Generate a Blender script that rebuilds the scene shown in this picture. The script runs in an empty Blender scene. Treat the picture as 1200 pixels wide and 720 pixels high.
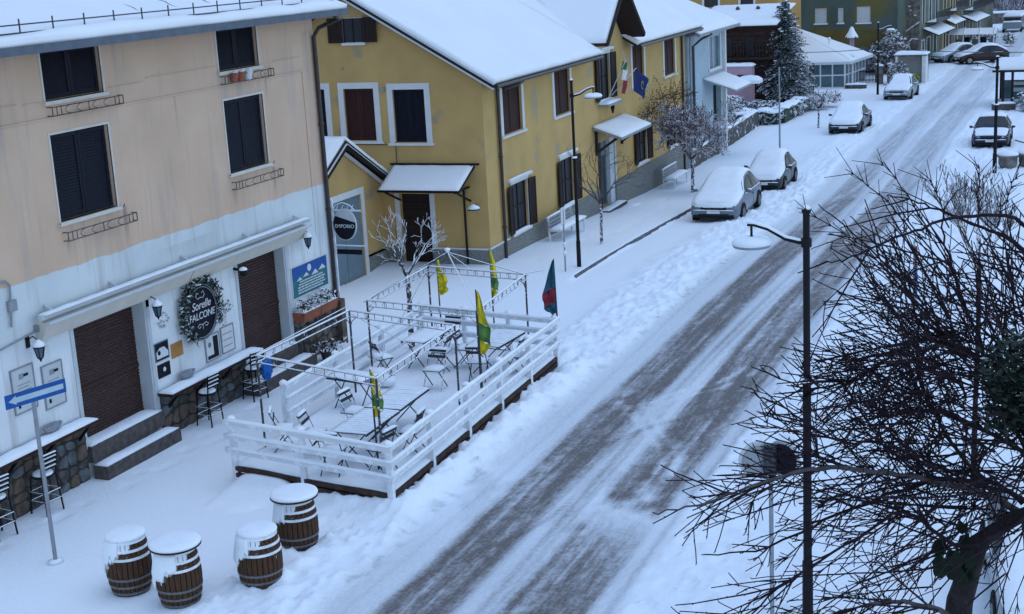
import bpy, math, random
import numpy as np
from mathutils import Vector, Matrix, noise
R=math.radians; PI=math.pi
rnd=random.Random(7)
SC=bpy.context.scene; COL=SC.collection
# ------------------------------------------------------------------ camera
CAM_H=9.5; PITCH=.2435; ROLL=.0551; YAW=.4048
cd=bpy.data.cameras.new('camera'); cam=bpy.data.objects.new('camera',cd); COL.objects.link(cam)
cd.sensor_width=36; cd.lens=36*1676/1200; cd.clip_start=.1; cd.clip_end=3000
rt=Vector((math.cos(YAW),math.sin(YAW),0)); f0=Vector((-math.sin(YAW),math.cos(YAW),0))
fw=f0*math.cos(PITCH)+Vector((0,0,-math.sin(PITCH))); dn=fw.cross(rt)
r2=rt*math.cos(ROLL)+dn*math.sin(ROLL); d2=dn*math.cos(ROLL)-rt*math.sin(ROLL)
m=Matrix((( r2.x,-d2.x,-fw.x,0),(r2.y,-d2.y,-fw.y,0),(r2.z,-d2.z,-fw.z,CAM_H),(0,0,0,1)))
cam.matrix_world=m; SC.camera=cam
# ------------------------------------------------------------------ light
SUN_EL=R(75); SUN_AZ=R(80)     # azimuth measured from +Y towards +X
w=bpy.data.worlds.new('World'); SC.world=w; w.use_nodes=True
nt=w.node_tree; nt.nodes.clear()
sky=nt.nodes.new('ShaderNodeTexSky'); sky.sky_type='NISHITA'; sky.sun_disc=False
sky.sun_elevation=SUN_EL; sky.sun_rotation=SUN_AZ; sky.air_density=1.5; sky.dust_density=.2; sky.ozone_density=2.2; sky.altitude=900
bg=nt.nodes.new('ShaderNodeBackground'); bg.inputs[1].default_value=.15
wo=nt.nodes.new('ShaderNodeOutputWorld')
nt.links.new(sky.outputs[0],bg.inputs[0]); nt.links.new(bg.outputs[0],wo.inputs[0])
sd=bpy.data.lights.new('sun','SUN'); so=bpy.data.objects.new('sun',sd); COL.objects.link(so)
sd.energy=.5; sd.angle=R(60); sd.color=(.92,.96,1)
so.rotation_euler=Vector((-math.sin(SUN_AZ)*math.cos(SUN_EL),-math.cos(SUN_AZ)*math.cos(SUN_EL),-math.sin(SUN_EL))).to_track_quat('-Z','Y').to_euler()
SC.view_settings.view_transform='Standard'; SC.view_settings.look='None'; SC.view_settings.gamma=1; SC.view_settings.use_curve_mapping=False
SC.view_settings.exposure=.46

# ------------------------------------------------------------------ materials
def mat(name,col,rough=.8,var=.12,scale=6,bump=.0,bscale=40,metal=0,col2=None,spec=None,stretch=None,detail=4,blotch=None):
    M=bpy.data.materials.new(name); M.use_nodes=True; n=M.node_tree; N=n.nodes; Lk=n.links
    b=N['Principled BSDF']; b.inputs['Roughness'].default_value=rough; b.inputs['Metallic'].default_value=metal
    b.inputs['Specular IOR Level'].default_value=spec if spec is not None else (.12 if rough>.45 else .4)
    tc=N.new('ShaderNodeNewGeometry') if False else N.new('ShaderNodeTexCoord')
    mp=N.new('ShaderNodeMapping'); Lk.new(tc.outputs['Object'],mp.inputs[0])
    if stretch: mp.inputs['Scale'].default_value=stretch
    t=N.new('ShaderNodeTexNoise'); t.inputs['Scale'].default_value=scale; t.inputs['Detail'].default_value=detail; Lk.new(mp.outputs[0],t.inputs[0])
    cr=N.new('ShaderNodeValToRGB'); Lk.new(t.outputs[0],cr.inputs[0])
    c=Vector(col); a=c*(1-var); d=c*(1+var)
    if col2: d=Vector(col2); a=c
    cr.color_ramp.elements[0].position=.3; cr.color_ramp.elements[1].position=.7
    cr.color_ramp.elements[0].color=(*a,1); cr.color_ramp.elements[1].color=(*[min(1,x) for x in d],1)
    out=cr.outputs[0]
    if blotch:   # (colour, amount, scale, threshold)
        t2=N.new('ShaderNodeTexNoise'); t2.inputs['Scale'].default_value=blotch[2]; t2.inputs['Detail'].default_value=6; Lk.new(tc.outputs['Object'],t2.inputs[0])
        r2_=N.new('ShaderNodeValToRGB'); r2_.color_ramp.elements[0].position=blotch[3]; r2_.color_ramp.elements[1].position=blotch[3]+.06
        r2_.color_ramp.elements[0].color=(0,0,0,1); r2_.color_ramp.elements[1].color=(blotch[1],)*3+(1,)
        Lk.new(t2.outputs[0],r2_.inputs[0])
        mx=N.new('ShaderNodeMix'); mx.data_type='RGBA'; Lk.new(r2_.outputs[0],mx.inputs[0]); Lk.new(out,mx.inputs[6]); mx.inputs[7].default_value=(*blotch[0],1); out=mx.outputs[2]
    Lk.new(out,b.inputs['Base Color'])
    if bump:
        t3=N.new('ShaderNodeTexNoise'); t3.inputs['Scale'].default_value=bscale; t3.inputs['Detail'].default_value=3; Lk.new(mp.outputs[0],t3.inputs[0])
        bp=N.new('ShaderNodeBump'); bp.inputs['Strength'].default_value=min(1,bump); bp.inputs['Distance'].default_value=.02; Lk.new(t3.outputs[0],bp.inputs['Height']); Lk.new(bp.outputs[0],b.inputs['Normal'])
    return M
M={}
M['snow']=mat('snow',(.82,.86,.905),.75,.04,2.5,.5,18)
M['snow_rough']=mat('trodden snow',(.80,.83,.88),.8,.06,3,.8,12)
M['roofsnow']=mat('roof snow',(.78,.80,.82),.75,.02,.6,.15,5)
M['yellow']=mat('ochre yellow render',(.50,.335,.135),.9,.08,1.2,.3,60,blotch=((.33,.29,.22),.65,1.0,.60))
M['yellow2']=mat('ochre gable render',(.50,.325,.13),.9,.09,1.0,.3,60,blotch=((.27,.24,.19),.65,.9,.61))
M['greyskirt']=mat('grey roughcast',(.20,.20,.19),.95,.45,22,.6,60)
M['white']=mat('white painted stone',(.62,.62,.62),.8,.05,4,.1)
M['lightgrey']=mat('light grey paint',(.50,.53,.56),.7,.06,3)
M['navy']=mat('dark blue shutter paint',(.010,.011,.020),.6,.2,9)
M['brown']=mat('dark brown shutter wood',(.030,.019,.018),.6,.35,5,stretch=(8,8,1))
M['redbrown']=mat('red brown shutter wood',(.045,.018,.017),.6,.3,5,stretch=(8,8,1))
M['roller']=mat('brown roller shutter',(.055,.028,.024),.6,.15,2.2,stretch=(1,1,6))
M['black']=mat('black painted iron',(.011,.011,.014),.5,.15,10)
M['darkmetal']=mat('dark grey metal',(.05,.052,.06),.4,.15,10,metal=.4)
M['gutter']=mat('brown gutter metal',(.045,.035,.035),.4,.2,8,metal=.3)
M['slate']=mat('slate grey metal',(.11,.13,.16),.6,.15,4)
M['galv']=mat('weathered grey metal',(.28,.30,.33),.5,.12,7,metal=.4)
M['iron']=mat('rusty wrought iron',(.13,.09,.08),.7,.3,20)
M['beige']=mat('beige canvas',(.60,.56,.50),.9,.06,3,blotch=((.45,.42,.40),.4,2,.6))
M['creamtrim']=mat('pale trim',(.66,.66,.66),.7,.05,3)
M['stone']=mat('dark cladding stone',(.085,.075,.068),.85,.5,5,.6,30)
M['stone_b']=mat('brown cladding stone',(.12,.09,.07),.85,.4,5,.6,30)
M['stone_c']=mat('grey cladding stone',(.12,.125,.13),.85,.4,5,.6,30)
M['mortar']=mat('dark mortar',(.05,.047,.045),.95,.3,12)
M['stepstone']=mat('step stone',(.10,.085,.08),.9,.3,8,.4)
M['asphaltwet']=mat('asphalt',(.06,.06,.065),.6)
M['whitewood']=mat('white painted wood',(.66,.68,.71),.8,.08,6,.3,30,stretch=(4,1,1))
M['decktimber']=mat('brown deck timber',(.060,.038,.032),.85,.4,6,.3,30)
M['darkvoid']=mat('dark shaded timber',(.03,.028,.028),.9)
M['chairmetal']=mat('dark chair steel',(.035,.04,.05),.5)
M['oak']=mat('stained oak staves',(.075,.040,.024),.7,.4,5,.3,30,stretch=(12,12,1))
M['hoop']=mat('iron hoop',(.16,.16,.17),.55,.3,20,metal=.5)
M['flagy']=mat('yellow flag cloth',(.62,.52,.03),.85,.15,6)
M['flagg']=mat('green flag print',(.10,.22,.06),.85,.2,6)
M['flagred']=mat('red flag cloth',(.22,.03,.05),.85,.1)
M['flagteal']=mat('teal flag cloth',(.03,.10,.15),.85,.1)
M['flagblue']=mat('blue flag cloth',(.015,.025,.10),.85,.15)
M['flagwhite']=mat('white flag cloth',(.6,.6,.6),.85,.1)
M['flaggreen']=mat('green flag cloth',(.03,.12,.07),.85,.1)
M['bluesign']=mat('blue sign paint',(.02,.09,.32),.5,.08)
M['arrow']=mat('arrow sign white',(.40,.50,.56),.6,.1,3)
M['terracotta']=mat('terracotta',(.30,.10,.06),.8,.2)
M['leaf']=mat('evergreen leaf',(.030,.050,.032),.7,.4,3)
M['needles']=mat('conifer needles',(.035,.06,.055),.8,.4,3)
M['ivy']=mat('dark green leaf',(.008,.022,.011),.5,.3,6)
M['bark']=mat('dark wet bark',(.026,.022,.024),.85,.4,14,.4)
M['twig']=mat('red brown twig',(.022,.014,.019),.85,.4,14)
M['palebark']=mat('grey branch bark',(.075,.068,.072),.85,.4,14)
M['purpletwig']=mat('purplish twig',(.10,.075,.085),.85,.3,8)
M['rubber']=mat('tyre rubber',(.02,.02,.02),.9)
M['rim']=mat('alloy rim',(.25,.26,.28),.4,.1,metal=.7)
M['glass']=mat('dark glass',(.02,.026,.035),.3,.1,2,spec=.25)
M['glassblue']=mat('blue grey glass',(.07,.12,.15),.15,.2,2)
M['headlamp']=mat('headlamp lens',(.35,.38,.42),.2)
M['pblue']=mat('blue grey plaster',(.36,.45,.50),.9,.07,2)
M['greenplaster']=mat('mossy green plaster',(.10,.125,.11),.95,.25,.35,blotch=((.17,.13,.035),.8,.22,.50))
M['ochreplaster']=mat('mustard lower plaster',(.17,.125,.04),.95,.25,.5,blotch=((.10,.115,.06),.6,.4,.5))
M['orange']=mat('orange render',(.42,.25,.09),.9,.06,1)
M['pink']=mat('pink painted render',(.42,.28,.34),.9,.08,2)
M['rubble']=mat('rubble stone wall',(.16,.145,.13),.95,.55,3,.8,9)
M['logs']=mat('dark red logs',(.055,.036,.036),.85,.35,4)
M['greygreen']=mat('grey green plaster',(.14,.15,.12),.9,.25,1.2)
M['hedge']=mat('snow dusted hedge leaf',(.05,.07,.055),.8,.4,4)
M['shrub']=mat('dry shrub twig',(.085,.07,.07),.9,.4,4)
M['bag']=mat('blue plastic bag',(.02,.13,.45),.5,.15,9)
M['textw']=mat('white lettering',(.62,.64,.66),.7,.05)
M['teal']=mat('teal printed panel',(.035,.16,.20),.6,.2,3)
M['ambercard']=mat('amber poster',(.40,.20,.06),.7,.15,6)
M['redpaint']=mat('red sign paint',(.40,.03,.04),.5,.1)
M['bluedoor']=mat('blue grey door paint',(.15,.20,.24),.7,.08,3)
M['purpledoor']=mat('grey lilac roller door',(.22,.22,.28),.7,.08,3)
M['hill']=mat('bare wooded hillside',(.10,.08,.095),.95,.45,.35,blotch=((.5,.53,.58),.7,.9,.6))
M['yellowgreen']=mat('yellow green shrub',(.25,.26,.05),.9,.3,2)
def carpaint(n,c,r=.25,metal=.3): 
    M[n]=mat(n,c,r,.05,3,metal=metal); return M[n]
carpaint('grey car paint',(.16,.19,.24)); carpaint('dark car paint',(.03,.035,.045)); carpaint('silver car paint',(.24,.27,.31)); carpaint('navy car paint',(.018,.02,.04)); carpaint('maroon car paint',(.03,.014,.02))
# facade paint: peach above, pale blue below, edge at the height of the first floor
def facade_mat():
    A=bpy.data.materials.new('two tone facade paint'); A.use_nodes=True; n=A.node_tree; N=n.nodes; K=n.links; b=N['Principled BSDF']; b.inputs['Roughness'].default_value=.92
    g=N.new('ShaderNodeNewGeometry'); sp=N.new('ShaderNodeSeparateXYZ'); K.new(g.outputs['Position'],sp.inputs[0])
    t=N.new('ShaderNodeTexNoise'); t.inputs['Scale'].default_value=1.6; t.inputs['Detail'].default_value=7; K.new(g.outputs['Position'],t.inputs[0])
    ma=N.new('ShaderNodeMath'); ma.operation='MULTIPLY_ADD'; K.new(t.outputs[0],ma.inputs[0]); ma.inputs[1].default_value=.13; K.new(sp.outputs['Z'],ma.inputs[2])
    cr=N.new('ShaderNodeMapRange'); cr.inputs['From Min'].default_value=4.205; cr.inputs['From Max'].default_value=4.225; K.new(ma.outputs[0],cr.inputs[0])
    t2=N.new('ShaderNodeTexNoise'); t2.inputs['Scale'].default_value=.9; t2.inputs['Detail'].default_value=6; K.new(g.outputs['Position'],t2.inputs[0])
    def ramp(a,c):
        r=N.new('ShaderNodeValToRGB'); K.new(t2.outputs[0],r.inputs[0]); r.color_ramp.elements[0].position=.35; r.color_ramp.elements[1].position=.7
        r.color_ramp.elements[0].color=(*a,1); r.color_ramp.elements[1].color=(*c,1); return r
    p=ramp((.56,.39,.275),(.64,.45,.325)); q=ramp((.54,.585,.60),(.63,.67,.685))
    # below 3 m the blue turns to clean white-blue
    q2=ramp((.66,.69,.72),(.76,.785,.81)); c2=N.new('ShaderNodeMapRange'); c2.inputs['From Min'].default_value=2.6; c2.inputs['From Max'].default_value=3.3; K.new(sp.outputs['Z'],c2.inputs[0])
    m0=N.new('ShaderNodeMix'); m0.data_type='RGBA'; K.new(c2.outputs[0],m0.inputs[0]); K.new(q2.outputs[0],m0.inputs[6]); K.new(q.outputs[0],m0.inputs[7])
    mx=N.new('ShaderNodeMix'); mx.data_type='RGBA'; K.new(cr.outputs[0],mx.inputs[0]); K.new(m0.outputs[2],mx.inputs[6]); K.new(p.outputs[0],mx.inputs[7])
    # rain streaks: noise stretched along z, brownish
    mp=N.new('ShaderNodeMapping'); mp.inputs['Scale'].default_value=(3,3,.25); K.new(g.outputs['Position'],mp.inputs[0])
    t3=N.new('ShaderNodeTexNoise'); t3.inputs['Scale'].default_value=1.5; t3.inputs['Detail'].default_value=5; K.new(mp.outputs[0],t3.inputs[0])
    s=N.new('ShaderNodeMapRange'); s.inputs['From Min'].default_value=.52; s.inputs['From Max'].default_value=.8; s.inputs['To Max'].default_value=.8; K.new(t3.outputs[0],s.inputs[0])
    m3=N.new('ShaderNodeMix'); m3.data_type='RGBA'; K.new(s.outputs[0],m3.inputs[0]); K.new(mx.outputs[2],m3.inputs[6]); m3.inputs[7].default_value=(.36,.31,.28,1)
    prev=m3.outputs[2]; t5=N.new('ShaderNodeTexNoise'); mp5=N.new('ShaderNodeMapping'); mp5.inputs['Scale'].default_value=(9,9,.8); K.new(g.outputs['Position'],mp5.inputs[0]); K.new(mp5.outputs[0],t5.inputs[0]); t5.inputs['Scale'].default_value=1.4; t5.inputs['Detail'].default_value=5
    for (yc,wd,zt,ln,am) in ((22.95,.10,5.0,1.1,.85),(21.2,.10,4.7,.5,.5),(28.55,.09,4.9,.9,.8),(26.85,.16,4.7,.6,.5),(22.2,.7,4.75,.45,.35),(22.1,.8,7.05,.35,.35),(27.6,.8,7.05,.5,.4),(28.55,.08,7.1,.9,.6),(25.0,.06,6.95,1.2,.4),(19.2,.09,6.95,1.6,.5),(30.45,.25,7.9,1.6,.4),(24.9,1.5,3.9,.4,.25)):
        def nd(op,a,b_=None):
            q=N.new('ShaderNodeMath'); q.operation=op; 
            for k,v_ in enumerate((a,b_)):
                if v_ is None: continue
                if isinstance(v_,(int,float)): q.inputs[k].default_value=v_
                else: K.new(v_,q.inputs[k])
            return q.outputs[0]
        dy=nd('ABSOLUTE',nd('SUBTRACT',sp.outputs['Y'],yc)); my=N.new('ShaderNodeMapRange'); my.interpolation_type='SMOOTHSTEP'; my.inputs['From Min'].default_value=wd; my.inputs['From Max'].default_value=wd*.2; K.new(dy,my.inputs[0])
        mz=N.new('ShaderNodeMapRange'); mz.interpolation_type='SMOOTHSTEP'; mz.inputs['From Min'].default_value=zt-ln; mz.inputs['From Max'].default_value=zt-.05; K.new(sp.outputs['Z'],mz.inputs[0])
        cut=nd('LESS_THAN',sp.outputs['Z'],zt); f_=nd('MULTIPLY',nd('MULTIPLY',my.outputs[0],mz.outputs[0]),nd('MULTIPLY',cut,nd('MULTIPLY',t5.outputs[0],1.6*am)))
        mm=N.new('ShaderNodeMix'); mm.data_type='RGBA'; mm.clamp_factor=True; K.new(f_,mm.inputs[0]); K.new(prev,mm.inputs[6]); mm.inputs[7].default_value=(.25,.20,.17,1); prev=mm.outputs[2]
    K.new(prev,b.inputs['Base Color'])
    bp=N.new('ShaderNodeBump'); bp.inputs['Strength'].default_value=.25; bp.inputs['Distance'].default_value=.02; t4=N.new('ShaderNodeTexNoise'); t4.inputs['Scale'].default_value=25; K.new(g.outputs['Position'],t4.inputs[0]); K.new(t4.outputs[0],bp.inputs['Height']); K.new(bp.outputs[0],b.inputs['Normal'])
    return A
M['facade']=facade_mat()
def dusted(name,base,amount=.45,scale=9):
    """material whose upward faces carry a dusting of snow"""
    A=bpy.data.materials.new(name); A.use_nodes=True; n=A.node_tree; N=n.nodes; K=n.links; b=N['Principled BSDF']; b.inputs['Roughness'].default_value=.85
    g=N.new('ShaderNodeNewGeometry'); t=N.new('ShaderNodeTexNoise'); t.inputs['Scale'].default_value=scale; t.inputs['Detail'].default_value=3; K.new(g.outputs['Position'],t.inputs[0])
    sp=N.new('ShaderNodeSeparateXYZ'); K.new(g.outputs['True Normal'],sp.inputs[0])
    ab=N.new('ShaderNodeMath'); ab.operation='MULTIPLY_ADD'; K.new(sp.outputs['Z'],ab.inputs[0]); ab.inputs[1].default_value=.55; K.new(t.outputs[0],ab.inputs[2])
    mr=N.new('ShaderNodeMapRange'); K.new(ab.outputs[0],mr.inputs[0]); mr.inputs['From Min'].default_value=1.0-amount; mr.inputs['From Max'].default_value=1.12-amount
    mx=N.new('ShaderNodeMix'); mx.data_type='RGBA'; K.new(mr.outputs[0],mx.inputs[0]); mx.inputs[6].default_value=(*base,1); mx.inputs[7].default_value=(.8,.83,.88,1)
    K.new(mx.outputs[2],b.inputs['Base Color']); return A
M['hedge_d']=dusted('snow dusted hedge',(.05,.065,.05),.42); M['twig_d']=dusted('snow dusted twigs',(.09,.07,.075),.50,20)
M['twig_p']=dusted('purplish twigs lightly dusted',(.085,.055,.07),.27,20); M['needle_d']=dusted('snow dusted needles',(.022,.042,.042),.22,3); M['bark_d']=dusted('snow covered bark',(.06,.05,.052),.52,9)
M['leaf_e']=dusted('dark evergreen leaf lightly dusted',(.016,.030,.022),-.14,7); M['leaf_w']=dusted('frosted wreath leaves',(.022,.04,.032),.22,9); M['leaf_d']=dusted('snow dusted leaves',(.022,.038,.028),.40,9); M['iron_d']=dusted('snow dusted steel',(.04,.045,.055),.42,12); M['wood_d']=dusted('snow dusted white wood',(.66,.69,.73),.5,6)
M['log_d']=dusted('snow dusted dark stone',(.07,.065,.06),.4,3)
def barrel_mat():
    A=M['oak'].copy(); A.name='oak barrel with windblown snow'; n=A.node_tree; N=n.nodes; K=n.links; b=N['Principled BSDF']; old=b.inputs['Base Color'].links[0].from_socket
    tc=N.new('ShaderNodeTexCoord'); sp=N.new('ShaderNodeSeparateXYZ'); K.new(tc.outputs['Object'],sp.inputs[0])
    t=N.new('ShaderNodeTexNoise'); t.inputs['Scale'].default_value=5; t.inputs['Detail'].default_value=6; K.new(tc.outputs['Object'],t.inputs[0])
    a=N.new('ShaderNodeMath'); a.operation='MULTIPLY_ADD'; K.new(sp.outputs['Z'],a.inputs[0]); a.inputs[1].default_value=1.1; K.new(t.outputs[0],a.inputs[2])
    c=N.new('ShaderNodeMath'); c.operation='MULTIPLY_ADD'; K.new(sp.outputs['X'],c.inputs[0]); c.inputs[1].default_value=-.9; e_=N.new('ShaderNodeMath'); e_.operation='MULTIPLY_ADD'; K.new(sp.outputs['Y'],e_.inputs[0]); e_.inputs[1].default_value=-.7; K.new(a.outputs[0],e_.inputs[2]); K.new(e_.outputs[0],c.inputs[2])
    mr=N.new('ShaderNodeMapRange'); K.new(c.outputs[0],mr.inputs[0]); mr.inputs['From Min'].default_value=1.36; mr.inputs['From Max'].default_value=1.44
    mx=N.new('ShaderNodeMix'); mx.data_type='RGBA'; K.new(mr.outputs[0],mx.inputs[0]); K.new(old,mx.inputs[6]); mx.inputs[7].default_value=(.8,.83,.88,1); K.new(mx.outputs[2],b.inputs['Base Color']); return A
M['barrel']=barrel_mat()

# ------------------------------------------------------------------ mesh builder
def vec(p): return Vector(p)
class MB:
    def __init__(s): s.v=[]; s.f=[]; s.mi=[]; s.m=0
    def add(s,vs,fs):
        o=len(s.v); s.v+= [tuple(p) for p in vs]; s.f+= [tuple(i+o for i in f) for f in fs]; s.mi+=[s.m]*len(fs); return s
    def box(s,x0,x1,y0,y1,z0,z1,fn=None):
        x0,x1=sorted((x0,x1));y0,y1=sorted((y0,y1));z0,z1=sorted((z0,z1))
        vs=[(x,y,z) for x in (x0,x1) for y in (y0,y1) for z in (z0,z1)]
        if fn: vs=[fn(*p) for p in vs]
        return s.add(vs,[(0,1,3,2),(4,6,7,5),(0,4,5,1),(2,3,7,6),(0,2,6,4),(1,5,7,3)])
    def quad(s,*p): return s.add(p,[(0,1,2,3)])
    def bar(s,a,b,wd,ht,up=(0,0,1)):
        a=vec(a);b=vec(b);d=(b-a).normalized();u=vec(up); sd_=d.cross(u)
        if sd_.length<1e-4: sd_=d.cross(Vector((1,0,0)))
        sd_.normalize(); u=sd_.cross(d)
        vs=[]
        for p in (a,b):
            for i,j in ((-1,-1),(1,-1),(1,1),(-1,1)): vs.append(p+sd_*i*wd/2+u*j*ht/2)
        return s.add(vs,[(3,2,1,0),(4,5,6,7),(0,1,5,4),(1,2,6,5),(2,3,7,6),(3,0,4,7)])
    def tube(s,pts,r,n=6,cap=True):
        pts=[vec(p) for p in pts]; k=len(pts); rs=r if isinstance(r,(list,tuple)) else [r]*k
        ref=None; o=len(s.v)
        vs=[]
        for i,p in enumerate(pts):
            t=(pts[min(i+1,k-1)]-pts[max(i-1,0)]).normalized()
            if ref is None:
                ref=t.cross(Vector((0,0,1)))
                if ref.length<.05: ref=t.cross(Vector((1,0,0)))
                ref.normalize()
            ref=(ref-t*ref.dot(t)); 
            if ref.length<1e-5: ref=t.orthogonal()
            ref.normalize(); b=t.cross(ref)
            for j in range(n):
                a=2*PI*j/n; vs.append(p+(ref*math.cos(a)+b*math.sin(a))*rs[i])
        fs=[(i*n+j,i*n+(j+1)%n,(i+1)*n+(j+1)%n,(i+1)*n+j) for i in range(k-1) for j in range(n)]
        if cap: fs+= [tuple(range(n))[::-1],tuple((k-1)*n+j for j in range(n))]
        return s.add(vs,fs)
    def lathe(s,prof,c=(0,0,0),n=20,sx=1,sy=1):
        c=vec(c); vs=[];k=len(prof)
        for r,z in prof:
            for j in range(n): a=2*PI*j/n; vs.append(c+Vector((r*math.cos(a)*sx,r*math.sin(a)*sy,z)))
        fs=[(i*n+j,i*n+(j+1)%n,(i+1)*n+(j+1)%n,(i+1)*n+j) for i in range(k-1) for j in range(n)]
        fs+= [tuple(range(n))[::-1],tuple((k-1)*n+j for j in range(n))]
        return s.add(vs,fs)
    def disc(s,c,r,nrm,th,n=20,squash=1):
        c=vec(c);nn=vec(nrm).normalized(); a=nn.cross(Vector((0,0,1))); a= a.normalized() if a.length>.01 else Vector((1,0,0)); b=a.cross(nn)
        vs=[c+(a*math.cos(2*PI*j/n)*r+b*math.sin(2*PI*j/n)*r*squash)+nn*k for k in (-th/2,th/2) for j in range(n)]
        return s.add(vs,[tuple(range(n))[::-1],tuple(range(n,2*n))]+[(j,(j+1)%n,n+(j+1)%n,n+j) for j in range(n)])
    def pad(s,f,nu,nv,th,nz=.3,edge=1.5,seed=0,nscale=3,rim=.30):
        """soft snow layer over a parametric patch f(u,v)->(point,normal), closed"""
        vs=[];L=[]
        for i in range(nu+1):
            for j in range(nv+1):
                u=i/nu;v=j/nv;p,nn=f(u,v);p=vec(p);nn=vec(nn)
                e=min(1,min(i,nu-i)/edge)*min(1,min(j,nv-j)/edge)
                h=th*(.35+.65*math.sqrt(e)) if e>0 else 0.0
                h2=h*(1+nz*noise.noise(p*nscale+Vector((seed,0,0))))
                vs.append(p+nn*max(h2,th*rim*(1+nz*noise.noise(p*nscale*1.7)) if e==0 else .002)); L.append(p-nn*.001)
        W=nv+1; n1=len(vs); vs=vs+L; fs=[]
        for i in range(nu):
            for j in range(nv):
                a=i*W+j; fs.append((a,a+W,a+W+1,a+1)); fs.append((n1+a,n1+a+1,n1+a+W+1,n1+a+W))
        for j in range(nv):
            fs.append((j,j+1,n1+j+1,n1+j)); a=nu*W+j; fs.append((a+1,a,n1+a,n1+a+1))
        for i in range(nu):
            a=i*W; fs.append((a+W,a,n1+a,n1+a+W)); a=i*W+nv; fs.append((a,a+W,n1+a+W,n1+a))
        return s.add(vs,fs)
    def hpad(s,x0,x1,y0,y1,z,th,nu=None,nv=None,fn=None,**k):
        nu=nu or max(3,min(24,int(abs(x1-x0)/.12))); nv=nv or max(3,min(40,int(abs(y1-y0)/.12)))
        def f(u,v):
            p=Vector((x0+(x1-x0)*u,y0+(y1-y0)*v,z))
            return (vec(fn(*p)) if fn else p),(0,0,1)
        return s.pad(f,nu,nv,th,**k)
    def blob(s,c,r,sub=2,nz=.3,sc=(1,1,1),ns=2,seed=0):
        c=vec(c); n=6+sub*3; m_=4+sub*2
        vs=[];fs=[]
        for i in range(m_+1):
            for j in range(n):
                th=PI*i/m_;ph=2*PI*j/n
                d=Vector((math.sin(th)*math.cos(ph),math.sin(th)*math.sin(ph),math.cos(th)))
                k=1+nz*noise.noise(d*ns+c+Vector((seed,seed,0))); vs.append(c+Vector((d.x*sc[0],d.y*sc[1],d.z*sc[2]))*r*k)
        fs=[(i*n+j,(i+1)*n+j,(i+1)*n+(j+1)%n,i*n+(j+1)%n) for i in range(m_) for j in range(n)]
        return s.add(vs,fs)
    def build(s,name,mats,parent=None,kind=None,smooth=False,base=None):
        """verts are in world coordinates unless the parent root was made local (root['_loc'])"""
        me=bpy.data.meshes.new(name)
        off=Vector(base) if base is not None else (OFF.get(parent.name,Vector()) if parent else Vector())
        me.from_pydata([(p[0]-off.x,p[1]-off.y,p[2]-off.z) for p in s.v],[],s.f)
        for mm in (mats if isinstance(mats,(list,tuple)) else [mats]): me.materials.append(M[mm] if isinstance(mm,str) else mm)
        if len(set(s.mi))>1: me.polygons.foreach_set('material_index',s.mi)
        if smooth: me.polygons.foreach_set('use_smooth',[True]*len(me.polygons))
        me.validate(); me.update()
        o=bpy.data.objects.new(name,me); COL.objects.link(o)
        if parent: o.parent=parent; OFF[o.name]=off
        elif base is not None: o.location=off; OFF[o.name]=off
        if kind: o['kind']=kind
        return o
OFF={}
def thing(name,label,cat,loc=(0,0,0),group=None,local=False,rz=0):
    o=bpy.data.objects.new(name,None); COL.objects.link(o); o.location=loc; o.rotation_euler=(0,0,rz); o.empty_display_size=.3
    o['label']=label; o['category']=cat
    if group: o['group']=group
    OFF[o.name]=Vector() if local else Vector(loc)
    return o
def tag(o,label,cat,group=None):
    o['label']=label; o['category']=cat
    if group: o['group']=group
    return o
def copy_tree(o,loc,rz,label,group=None):
    c=o.copy(); COL.objects.link(c); c.location=loc; c.rotation_euler=(0,0,rz); c['label']=label
    if group: c['group']=group
    for ch in list(o.children):
        d=ch.copy(); COL.objects.link(d); d.parent=c
        for g in list(ch.children):
            e=g.copy(); COL.objects.link(e); e.parent=d
    return c
class Frame:
    def __init__(s,O,u,n): s.O=Vector(O); s.u=Vector(u).normalized(); s.n=Vector(n).normalized()
    def p(s,u,z,o=0): return s.O+s.u*u+Vector((0,0,z))+s.n*o
    def box(s,mb,u0,u1,z0,z1,o0,o1):
        vs=[s.p(u,z,o) for u in (u0,u1) for o in (o0,o1) for z in (z0,z1)]
        return mb.add(vs,[(0,1,3,2),(4,6,7,5),(0,4,5,1),(2,3,7,6),(0,2,6,4),(1,5,7,3)])
def wall_holes(mb,F,u0,u1,z0,z1,holes,depth=.16,back=True):
    us=sorted({u0,u1,*[h[0] for h in holes],*[h[1] for h in holes]}); zs=sorted({z0,z1,*[h[2] for h in holes],*[h[3] for h in holes]})
    us=[u for u in us if u0<=u<=u1]; zs=[z for z in zs if z0<=z<=z1]
    for a,b in zip(us,us[1:]):
        for c,d in zip(zs,zs[1:]):
            cu,cz=(a+b)/2,(c+d)/2
            if any(h[0]<cu<h[1] and h[2]<cz<h[3] for h in holes): continue
            mb.quad(F.p(a,c),F.p(b,c),F.p(b,d),F.p(a,d))
    for h in holes:
        a,b,c,d=h[:4]; dp=h[4] if len(h)>4 else depth
        mb.quad(F.p(a,c),F.p(a,d),F.p(a,d,-dp),F.p(a,c,-dp)); mb.quad(F.p(b,d),F.p(b,c),F.p(b,c,-dp),F.p(b,d,-dp))
        mb.quad(F.p(a,d),F.p(b,d),F.p(b,d,-dp),F.p(a,d,-dp)); mb.quad(F.p(b,c),F.p(a,c),F.p(a,c,-dp),F.p(b,c,-dp))
        mb.quad(F.p(a,c,-dp),F.p(b,c,-dp),F.p(b,d,-dp),F.p(a,d,-dp))
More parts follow.
